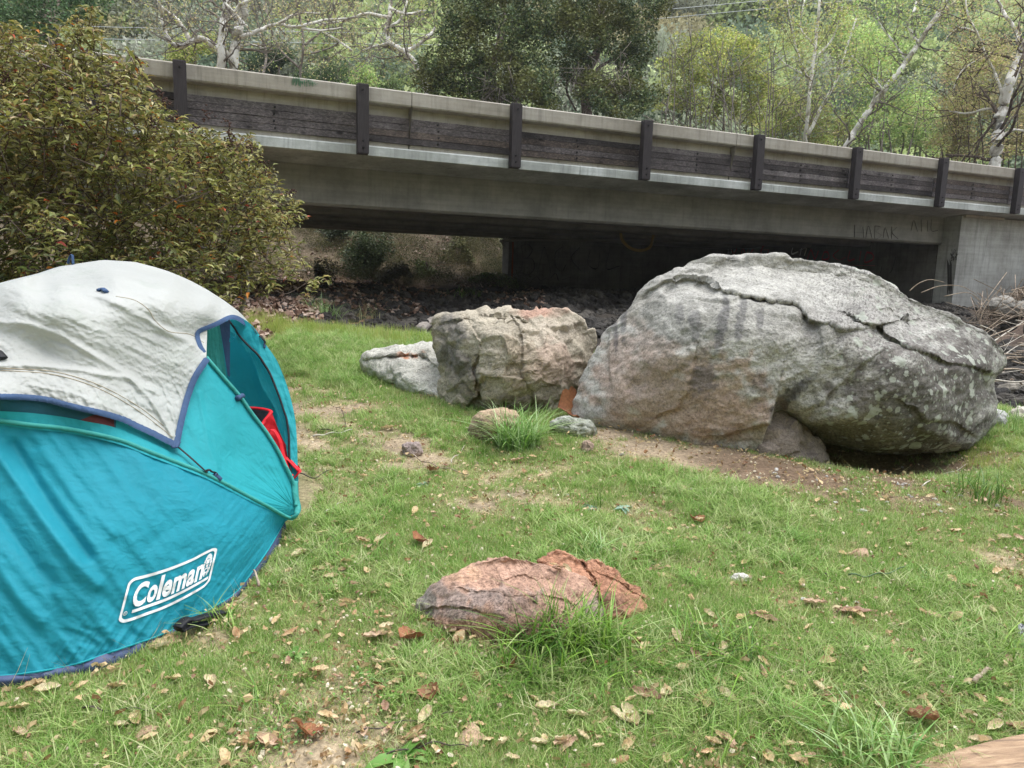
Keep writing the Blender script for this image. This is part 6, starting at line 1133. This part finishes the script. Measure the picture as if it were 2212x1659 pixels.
# ------------------------------------------------------------------ fallen leaves, one by one
def fallen(name, seed, wid, curl, colr, colr2, lobes=0):
    r = np.random.RandomState(seed); nu, nv = 13, 7; V = []; C = []
    for i in range(nu):
        t = i/(nu-1); w = wid*.5*(math.sin(math.pi*t**.85)**.75+.02)*(1+(.10*math.sin(t*38) if not lobes else .35*abs(math.sin(t*math.pi*lobes))))
        for j in range(nv):
            s = j/(nv-1)*2-1; x = t-.5; y = s*w; z = curl*(s*s)*w*1.3+curl*.5*(x*x)+.02*math.sin(9*t+3*s+seed)+.03*abs(s)*math.sin(22*t); V.append((x, y, z)); k = .5+.5*math.sin(5*t+2*s+seed); v = .82 if abs(s) < .1 else 1.; C.append((lin(colr)*k+lin(colr2)*(1-k))*v*(1+.08*r.normal()))
    V = np.array(V)+r.normal(size=(nu*nv, 3))*.006; F = grid_faces(nu, nv); me = mesh(name, V, F, M_FL, True, col=np.clip(np.array(C), 0, 1)); return me
M_FL = leafmat('dead_leaf', .18, .6, .25, [(.3, .7), (.7, 1.2)], 14)
LV_ = [fallen('fallen_leaf', 1, .42, .5, 'd9c39a', 'c2a67c'), fallen('fallen_leaf', 2, .36, -.4, 'cfae86', 'a8805c'), fallen('fallen_leaf', 3, .50, .35, 'b4947a', 'cbb095'), fallen('fallen_leaf', 4, .40, .7, 'e0d2b0', 'c9b48e'), fallen('fallen_leaf', 5, .34, .3, '94705a', 'b0907a'), fallen('fallen_leaf', 6, .55, -.3, 'd6bf98', 'b8946c', 0), fallen('fallen_leaf', 7, .30, .9, 'c8b28c', 'a58862')]
MAPLE = [fallen('maple_leaf', 8, .85, .45, '84543e', 'a2704e', 3), fallen('maple_leaf', 9, .8, -.35, 'a88a70', 'c0a286', 3), fallen('maple_leaf', 10, .7, .5, '9c7258', '84583f', 4)]
YLW = fallen('yellow_leaf', 11, .4, .4, 'c99a1e', 'a87820')
def put(name, me, px, py, Lpx, rot=None, tilt=(0, 0), lift=.012, **kw):
    p = g1(px, py); d = float((p-CAM)@FW); o = link(name, me, None, p+[0, 0, lift], **kw); s = Lpx*d/FPX; o.scale = (s, s, s); o.rotation_euler = (tilt[0], tilt[1], rnd.uniform(0, 6.3) if rot is None else rot); return o
GL = 'dry leaves scattered over the grass'
NOTE = [(700, 1231, 42, 5, 0.1, 'flat tan leaf lying alone between the tent and the reddish rock'), (648, 1208, 36, 3, 1.0, 'pale cream leaf left of the flat tan leaf, near the tent'), (245, 1497, 34, 2, .9, 'reddish tan leaf in the grass below the tent'), (812, 1385, 46, 2, .2, 'curled orange-tan leaf at the left of the leaf pile'), (850, 1270, 36, 1, .8, 'cream leaf left of the long reddish rock'), (355, 1392, 60, 5, .6, 'large tan leaf propped against the tent band'), (1048, 1513, 46, 5, 1.0, 'broad veined tan leaf below the long grass'), (1360, 1560, 60, 3, 1.9, 'large cream leaf standing near the bottom, right of the long grass'),
        (1398, 1512, 60, 4, -.5, 'torn brown leaf curled upright, right of the long grass'), (1655, 1345, 44, 4, -.4, 'narrow brown leaf tipped up in the right half of the lawn'), (1842, 1330, 60, 4, -.3, 'long brown curled leaf raised above the grass on the right'), (1412, 1240, 34, 4, .2, 'reddish brown leaf right of the split-off red rock'), (1440, 1252, 36, 5, -.2, 'tan leaf beside the reddish brown leaf right of the red rock'), (2040, 1505, 52, 4, 1.0, 'tall brown leaf near the right bottom'), (1790, 1420, 40, 0, 1.1, 'cream leaf upright in the lower right lawn'), (1760, 1312, 40, 2, -.3, 'pinkish brown curled leaf in the right lawn'),
        (740, 1240, 34, 4, 1.3, 'small brown folded leaf right of the flat tan leaf'), (840, 930, 30, 0, .1, 'pale sliver of bark or leaf on the grass above the small stone'), (1118, 1000, 26, 2, .5, 'tan leaf lying under the bright grass clump'), (958, 1350, 30, 99, 0, 'bright yellow leaf at the lower left edge of the reddish rock'), (1600, 1345, 30, 0, .8, 'cream leaf on its edge left of the narrow brown leaf')]
for px, py, L, k, rot, lab in NOTE: put('fallen_leaf', YLW if k == 99 else LV_[k], px, py, L*1.25, rot, (rnd.uniform(-.2, .3), rnd.uniform(-.2, .2)), .02 if k != 99 else .03, label=lab, cat='leaf', group=GL)
put('fallen_leaf', MAPLE[0], 1235, 903, 80, .5, (.75, .2), .06, label='large red-brown maple-like leaf wedged between the two boulders', cat='leaf', group=GL)
for i, (px, py) in enumerate([(1005, 1372), (1020, 1380), (1035, 1375), (1048, 1385), (990, 1385), (1060, 1378), (1025, 1392), (1045, 1398), (1000, 1398), (1066, 1392), (975, 1375), (1078, 1402), (1015, 1365), (1052, 1366), (1090, 1430), (1100, 1450), (1085, 1440), (1112, 1462), (1095, 1420)]):
    put('fallen_leaf', LV_[(i*3) % 7], px, py, rnd.uniform(28, 46), None, (rnd.uniform(-.7, .7), rnd.uniform(-.6, .6)), .02, label='dry leaf in the heap against the front of the long reddish rock', cat='leaf', group='leaves heaped against the reddish rock')
for i, (px, py) in enumerate([(1195, 1220), (1206, 1222), (1215, 1226), (1225, 1228), (1200, 1228)]): 
    p = W3(px, py, 2.70); o = link('fallen_leaf', LV_[i], None, p, label='dry leaf caught in the notch between the two reddish rocks', cat='leaf', group='leaves caught between the reddish rocks'); o.scale = (.045,)*3; o.rotation_euler = (rnd.uniform(-.6, .6), rnd.uniform(-.6, .6), rnd.uniform(0, 6))
LAND = [((700, 1150), 'right of the tent tip'), ((560, 1450), 'by the tent corner strap'), ((250, 1580), 'in front of the tent band'), ((760, 960), 'on the grass right of the tent door'), ((800, 830), 'left of the pale flat rock'), ((1000, 960), 'left of the bright grass clump'), ((1120, 1100), 'in the middle of the lawn'), ((1330, 980), 'below the gap between the boulders'), ((1600, 1040), 'in front of the huge boulder'), ((1950, 1080), 'below the right end of the huge boulder'),
    ((1500, 1180), 'on the lawn between the huge boulder and the red rock'), ((780, 1320), 'left of the long reddish rock'), ((1480, 1330), 'right of the split-off red rock'), ((850, 1520), 'on the dirt at the bottom left of centre'), ((1150, 1580), 'below the long grass by the red rock'), ((1480, 1560), 'at the bottom right of the long grass'), ((1750, 1240), 'in the middle of the right lawn'), ((2080, 1230), 'by the bare patch at the right edge'), ((1780, 1480), 'in the lower right lawn'), ((2080, 1450), 'near the crumpled paper at the right edge'), ((1950, 1600), 'beside the timber edge at the bottom right')]
def zone(px, py): return min(LAND, key=lambda q: (q[0][0]-px)**2+((q[0][1]-py)*1.6)**2)[1]
def leaf_label(base, px, py, L): return ('small ' if L < .046 else 'large ' if L > .064 else 'medium ')+base+' '+zone(px, py)
cnt = 0; tries = 0
while cnt < 250 and tries < 5000:
    tries += 1; px = rnd.uniform(-10, 2220); py = 980+680*rnd.random()**.8 if rnd.random() < .8 else rnd.uniform(770, 1000)
    if inpoly(np.array([px]), np.array([py]), [(-50, 560), (560, 600), (700, 1120), (560, 1300), (380, 1400), (-50, 1500)])[0] or inpoly(np.array([px]), np.array([py]), BIG)[0] or inpoly(np.array([px]), np.array([py]), MID)[0] or inpoly(np.array([px]), np.array([py]), [(880, 1200), (1430, 1190), (1430, 1330), (1320, 1400), (880, 1370)])[0]: continue
    p = g1(px, py)
    if rimdist(p[0], p[1]) > 0: continue
    d = float((p-CAM)@FW); k = rnd.random(); me = LV_[0] if k < .25 else LV_[3] if k < .45 else LV_[rnd.randrange(7)]
    if k > .95: me = MAPLE[rnd.randrange(3)]
    L = rnd.uniform(.036, .075) if k < .95 else rnd.uniform(.07, .10); col_ = 'tan'
    lab = {0: 'cream dry leaf', 1: 'tan curled leaf', 2: 'brown dry leaf', 3: 'pale curled leaf', 4: 'narrow brown leaf', 5: 'broad tan leaf', 6: 'rolled leaf'}.get(LV_.index(me) if me in LV_ else -1, 'lobed brown leaf')
    o = link('fallen_leaf', me, None, p+[0, 0, .026], label=leaf_label(lab, px, py, L), cat='leaf', group=GL); o.scale = (L, L, L); o.rotation_euler = (rnd.uniform(-.5, .5), rnd.uniform(-.4, .4), rnd.uniform(0, 6.3)); cnt += 1

# ------------------------------------------------------------------ stones
def stonemesh(name, seed, mat, flat=.6):
    r = np.random.RandomState(seed); nu, nv = 14, 9; th = np.linspace(0, 2*np.pi, nu, endpoint=False); ph = np.linspace(.25, np.pi-.25, nv); T, Pp = np.meshgrid(th, ph, indexing='ij'); D = np.stack([np.cos(T)*np.sin(Pp), np.sin(T)*np.sin(Pp), np.cos(Pp)], -1)
    rr = 1+.35*fbm(D*1.3+seed*3.1, 3); V = (D*rr[..., None]*[1, .75, flat]).reshape(-1, 3); F = grid_faces(nu, nv, 0, True); top = nu*nv; V = np.vstack([V, V[0::nv].mean(0)+[0, 0, .02], V[nv-1::nv].mean(0)-[0, 0, .02]]); T1 = [(top, i*nv, ((i+1) % nu)*nv) for i in range(nu)]+[(top+1, ((i+1) % nu)*nv+nv-1, i*nv+nv-1) for i in range(nu)]; return mesh(name, V, [F, np.array(T1)], mat, False)
def stonemat(name, a, b): 
    m, t, bs, out = newmat(name); oi = nd(t, 'ObjectInfo'); c = mixc(t, 'MULTIPLY', 1, ramp(t, oi.outputs['Random'], [(0, a), (1, b)]), ramp(t, noise(t, coords(t), 3, 6), [(.3, .6), (.7, 1.3)])); t.links.new(c, bs.inputs['Base Color']); bs.inputs['Roughness'].default_value = .9; bump(t, bs, noise(t, coords(t), 8, 6), .5, .05); return m
MS_C = stonemat('creek_stone', '2c2926', '504b44'); MS_P = stonemat('pebble', 'a9a39a', 'e0ddd6')
cs = [stonemesh('creek_stone', i, MS_C, [.5, .7, .35, .6, .8, .45][i]) for i in range(6)]; ps = [stonemesh('pebble', 20+i, MS_P, .6) for i in range(4)]
r = np.random.RandomState(17); cand = []
for k in range(6000):
    px = r.uniform(690, 1420) if k % 8 else r.uniform(2140, 2230); py = r.uniform(600, 735) if k % 8 else r.uniform(760, 900)
    cand.append((px, py))
cand = np.array(cand); Pc = gp(cand[:, 0], cand[:, 1]); rdv = rimdist(Pc[:, 0], Pc[:, 1]); ok = (rdv > .5) & (Pc[:, 1] < 24) & (Pc[:, 0] > -4.8) & (Pc[:, 1] < 17.5+3*r.rand(len(Pc))); Pc = Pc[ok]
def creek_label(p, s):
    z = ('behind the blocky boulder' if p[0] > -1 and p[1] < 12 else 'at the creek edge behind the grass lip' if p[1] < 11 else 'under the left half of the bridge' if p[0] < -1.5 else 'at the right edge beside the dry branches' if p[0] > 3.5 else 'below the graffiti wall')
    return ('small' if s < .085 else 'large' if s > .125 else 'medium')+' dark cobble in the creek bed '+z
big_n = 0; used = []; P_small = []
for p in Pc:
    d = p[1]
    if big_n < 285 and all((p[0]-q[0])**2+(p[1]-q[1])**2 > .022 for q in used[-285:]):
        s = r.uniform(.05, .15)*(1.2 if d < 12 else 1); o = link('creek_stone', cs[r.randint(6)], None, p+[0, 0, s*.15], label=creek_label(p, s), cat='stone', group='cobbles in the creek bed'); o.scale = (s, s, s); o.rotation_euler = (r.normal()*.2, r.normal()*.2, r.uniform(0, 6.3)); used.append(p); big_n += 1
    else: P_small.append(p)
n = 12000; xs_ = r.uniform(-5, 10, n); ys_ = r.uniform(6.5, 24, n); k = (rimdist(xs_, ys_) > .45) & ((xs_ > -4.4+.2*n2(xs_, ys_, 1, 2, 2)) & ((ys_ < 19+2*n2(xs_, ys_, .6, 3, 2)) | (xs_ > -.5))); xs_, ys_ = xs_[k], ys_[k]
scatter('creek_gravel', np.stack([xs_, ys_, G(xs_, ys_)], -1), r.uniform(0, 3, (len(xs_), 3)), r.uniform(.02, .085, len(xs_)), r.randint(0, 6, len(xs_)), cs, kind='stuff')
for i in range(70):
    px, py = (r.uniform(1560, 2100), r.uniform(1000, 1130)) if i % 5 < 3 else (r.uniform(700, 2200), r.uniform(980, 1600)); p = g1(px, py); s = r.uniform(.007, .016); o = link('pebble', ps[r.randint(4)], None, p+[0, 0, s*.5], label='small pale pebble '+zone(px, py), cat='pebble', group='pale pebbles on the ground'); o.scale = (s, s, s); o.rotation_euler = (0, 0, r.uniform(0, 6))
for px, py, s, lab in ((1955, 1050, .018, 'white lump of stone on the grass below the huge boulder'), (1862, 1008+100, .02, 'white pebble right of the bare earth'), (1600, 1255, .03, 'rounded cream stone in the right lawn'), (2093, 1030, .02, 'pale stone by the dark grass clump'), (1222, 1012+60, .014, 'white pebble right of the small pink stone')):
    p = g1(px, py); o = link('stone', ps[1], None, p+[0, 0, s*.5], label=lab, cat='stone'); o.scale = (s*1.3, s, s)
for i in range(30):
    p = W3(r.uniform(2120, 2230), r.uniform(620, 720), 11.5); p[2] = G(p[0], p[1]); s = r.uniform(.05, .14); o = link('bank_stone', cs[r.randint(6)], None, p+[0, 0, s*.2], label='brown clod or stone in the earth bank by the wing wall', cat='stone', group='stones in the earth bank'); o.scale = (s, s, s)
# ------------------------------------------------------------------ twigs and branches
M_TW = simple('dead_twig', [(.3, '6b5b4c'), (.5, '9a8a78'), (.7, 'b8ab9a')], 30, .85, 80, .4, .002); M_TWD = simple('dark_twig', [(.3, '3a3430'), (.7, '5f564e')], 30, .85); M_PALE = simple('bleached_twig', [(.3, 'a49c8e'), (.7, 'cfc8bb')], 20, .85)
def twig(pts, w, mat, label, lift=.012, name='twig', w1=None, k=6, dep=None, cat='twig', group=None):
    q = smoothline(pts, 5)
    if dep is None: P = gp(q[:, 0], q[:, 1]); P[:, 2] += lift+.012+.006*np.sin(np.arange(len(q))); d = float((P[0]-CAM)@FW)
    else: P = W3(q[:, 0], q[:, 1], dep); d = np.mean(dep)
    V, F = tube(P, np.linspace(w, w1 or w*.5, len(q))*d/FPX, k); mk(name, V, F, mat, org=P[0], smooth=True, label=label, cat=cat, group=group)
twig([(676, 951), (700, 946), (730, 942), (760, 937)], 2.4, M_PALE, 'pale straight stick on the grass right of the tent'); twig([(690, 935), (740, 938), (745, 915), (735, 890), (712, 882)], 1.0, M_TWD, 'thin bent twig looping on the grass right of the tent')
twig([(880, 962), (888, 985), (905, 1000), (935, 1012), (970, 1022), (1012, 1034)], 1.4, M_TW, 'long thin curved twig starting at the small pink stone'); twig([(975, 1008), (975, 1000), (990, 990), (1005, 970)], 1.2, M_PALE, 'short forked twig beside the long curved twig')
twig([(1830, 1262), (1870, 1264), (1910, 1258), (1952, 1246)], 2.2, simple('green_twig', [(.3, '3f5a3a'), (.7, '6a7f5a')], 20, .7), 'dark green bare twig lying across the right lawn', .03); twig([(1484, 1068), (1510, 1066), (1558, 1066)], 2.6, M_PALE, 'pale stick piece below the mossy patch')
twig([(700, 1120), (720, 1105), (740, 1095)], 2, M_PALE, 'short pale stick right of the tent tip'); twig([(770, 1600), (830, 1585), (900, 1572), (980, 1556)], 2.0, M_TWD, 'dark thin branch on the bottom left dirt'); twig([(830, 1650), (900, 1630), (960, 1622), (1010, 1632)], 2.2, M_TWD, 'dark branch at the very bottom left of centre'); twig([(2148, 1262+100), (2180, 1372), (2212, 1400)], 1.6, M_TWD, 'thin dark twig at the right edge')
twig([(2100, 1500), (2118, 1480), (2136, 1470)], 6, M_TW, 'thick grey stub of branch in the lower right grass', .03, w1=4); twig([(1990, 1060), (2020, 1040), (2060, 1025), (2090, 1010)], 1.6, M_PALE, 'straw-coloured stick below the right end of the huge boulder'); twig([(560, 1300), (556, 1280), (548, 1262)], 3.5, M_TW, 'grey chip of wood beside the tent corner', .05)
twig([(180, 1545), (240, 1550), (310, 1548), (345, 1545)], 2.6, M_TWD, 'dark stick in the bottom left grass'); twig([(640, 1030), (680, 1040), (715, 1022)], 1.6, M_TWD, 'small dark twig right of the bag'); twig([(1780, 1250), (1790, 1262), (1795, 1268)], 1.5, M_TWD, 'tiny twig left of the green twig')
# silvery driftwood between the boulder and the creek
twig([(905, 722), (925, 705), (948, 695), (980, 700)], 13, simple('driftwood', [(.3, '6b625a'), (.6, 'a39c94')], 10, .9, 30, .9, .02, (1, 1, 6)), 'split grey driftwood log in the creek behind the blocky boulder', .03, 'driftwood', 8, cat='driftwood')
# tangle of bare branches at the right
rr_ = np.random.RandomState(88); tangle = []
for i in range(46):
    x0, y0 = rr_.uniform(2140, 2260), rr_.uniform(690, 890); a = rr_.normal()*.45+(.35 if i % 2 else -.2); L = rr_.uniform(50, 170); pts = [(x0-L*.5*math.cos(a), y0+L*.5*math.sin(a)), (x0+rr_.normal()*5, y0+rr_.normal()*6), (x0+L*.5*math.cos(a), y0-L*.5*math.sin(a)+rr_.normal()*8)]
    q = smoothline(pts, 5); dd = rr_.uniform(6.8, 9.0); P = W3(q[:, 0], q[:, 1], dd+np.linspace(-.3, .3, len(q))); P[:, 2] = np.maximum(P[:, 2], G(P[:, 0], P[:, 1])+.01); V, F = tube(P, np.linspace(.008, .003, len(q))*rr_.uniform(.4, 1.3), 5)
    mk('dry_branch', V, F, M_PALE if i % 3 == 0 else M_TW, org=P[0], smooth=True, label=('pale' if i % 3 == 0 else 'grey-brown')+(' long' if L > 110 else ' short')+' bare branch, '+('rising steeply' if a > .5 else 'lying flat' if abs(a) < .2 else 'slanting')+(', high' if y0 < 760 else ', low' if y0 > 830 else '')+' in the tangle right of the huge boulder', cat='branch', group='bare branches tangled at the right edge')
for pts in ([(1965, 628), (1985, 612), (2010, 604), (2040, 610)], [(1990, 632), (2030, 618), (2075, 618), (2110, 636)], [(2040, 640), (2090, 632), (2120, 650)], [(2115, 700), (2125, 670), (2145, 640), (2165, 622)], [(2120, 720), (2160, 690), (2200, 660), (2240, 640)]):
    twig(pts, 1.1, M_TW, 'arched pale twig behind the top of the huge boulder', dep=7.4, name='dry_branch', cat='branch', group='arched twigs behind the huge boulder')
# roots on the earth bank
rp = []
for i in range(150):
    p = W3(rr_.uniform(2125, 2240), rr_.uniform(600, 720), 11.2+rr_.rand()); p[2] = min(p[2], float(G(p[0], p[1]))+.35); rp.append(tube(np.array([p, p+rr_.normal(size=3)*.12, p+rr_.normal(size=3)*.25]), .006, 3))
v, f = join(rp); mk('bank_roots', v, f, M_TW, kind='stuff')
# ------------------------------------------------------------------ timber at the lower right corner, and paper
def plank_corner():
    a, b = g1(1960, 1672), g1(2240, 1632); d = b-a; d[2] = 0; d /= np.linalg.norm(d); n_ = np.array([-d[1], d[0], 0]); m, t, bs, out = newmat('cut_timber'); rz = -math.atan2(d[1], d[0]); v = coords(t, (2, 40, 40), (0, 0, rz)); g = noise(t, v, 1.6, 8, .7, .4)
    c = ramp(t, g, [(.3, '6e5a4a'), (.5, 'a08468'), (.7, 'c2a78a')]); t.links.new(c, bs.inputs['Base Color']); bs.inputs['Roughness'].default_value = .85; bump(t, bs, g, .9, .006)
    n = 26; s = np.linspace(-.12, 1.3, n); rows = []
    for i, q in enumerate(s):
        c0 = a+d*q; c0[2] = a[2]+.05*np.clip(q, 0, 1); w = .004*perlin(np.array([q*9, 0, 0])); taper = .35+.65*ss((q+.12)/.5); rows.append([c0+n_*(.0+w)+[0, 0, -.03], c0+n_*(.0+w)+[0, 0, .035*taper], c0+n_*.012+[0, 0, .045*taper], c0-n_*(.16*taper)+[0, 0, .05*taper+w], c0-n_*(.17*taper)+[0, 0, .04*taper], c0-n_*(.17*taper)+[0, 0, -.03]])
    V = np.array(rows).reshape(-1, 3); k = 6; A = np.arange(n*k).reshape(n, k); Bx = np.roll(A, -1, 1); F = np.stack([A[:-1], A[1:], Bx[1:], Bx[:-1]], -1).reshape(-1, 4); T = [(0, i, i+1) for i in range(1, 5)]+[((n-1)*k, (n-1)*k+i+1, (n-1)*k+i) for i in range(1, 5)]
    mk('timber_beam', V, [F, np.array(T)], m, None, False, org=a, label='weathered sawn timber edge at the lower right corner', cat='timber')
plank_corner()
p = g1(2208, 1392); nn_ = 14; gx, gy = np.meshgrid(np.linspace(-.5, .5, nn_), np.linspace(0, 1, nn_), indexing='ij'); z = np.stack([gx, gy, 0*gx], -1)
V = np.stack([p[0]+gx*.045+.006*n2(gx, gy, 6, 1), p[1]+.02*n2(gx, gy, 3, 2)+.01*n2(gx, gy, 9, 3), p[2]+gy*.075+.006*n2(gx, gy, 6, 4)], -1).reshape(-1, 3); mk('paper_scrap', V, grid_faces(nn_, nn_), simple('crumpled_paper', [(.45, '5a5c66'), (.52, 'dcdcdc'), (1, 'f0f0f0')], 60, .7), org=p, label='crumpled white paper scrap at the right edge of the lawn', cat='litter')
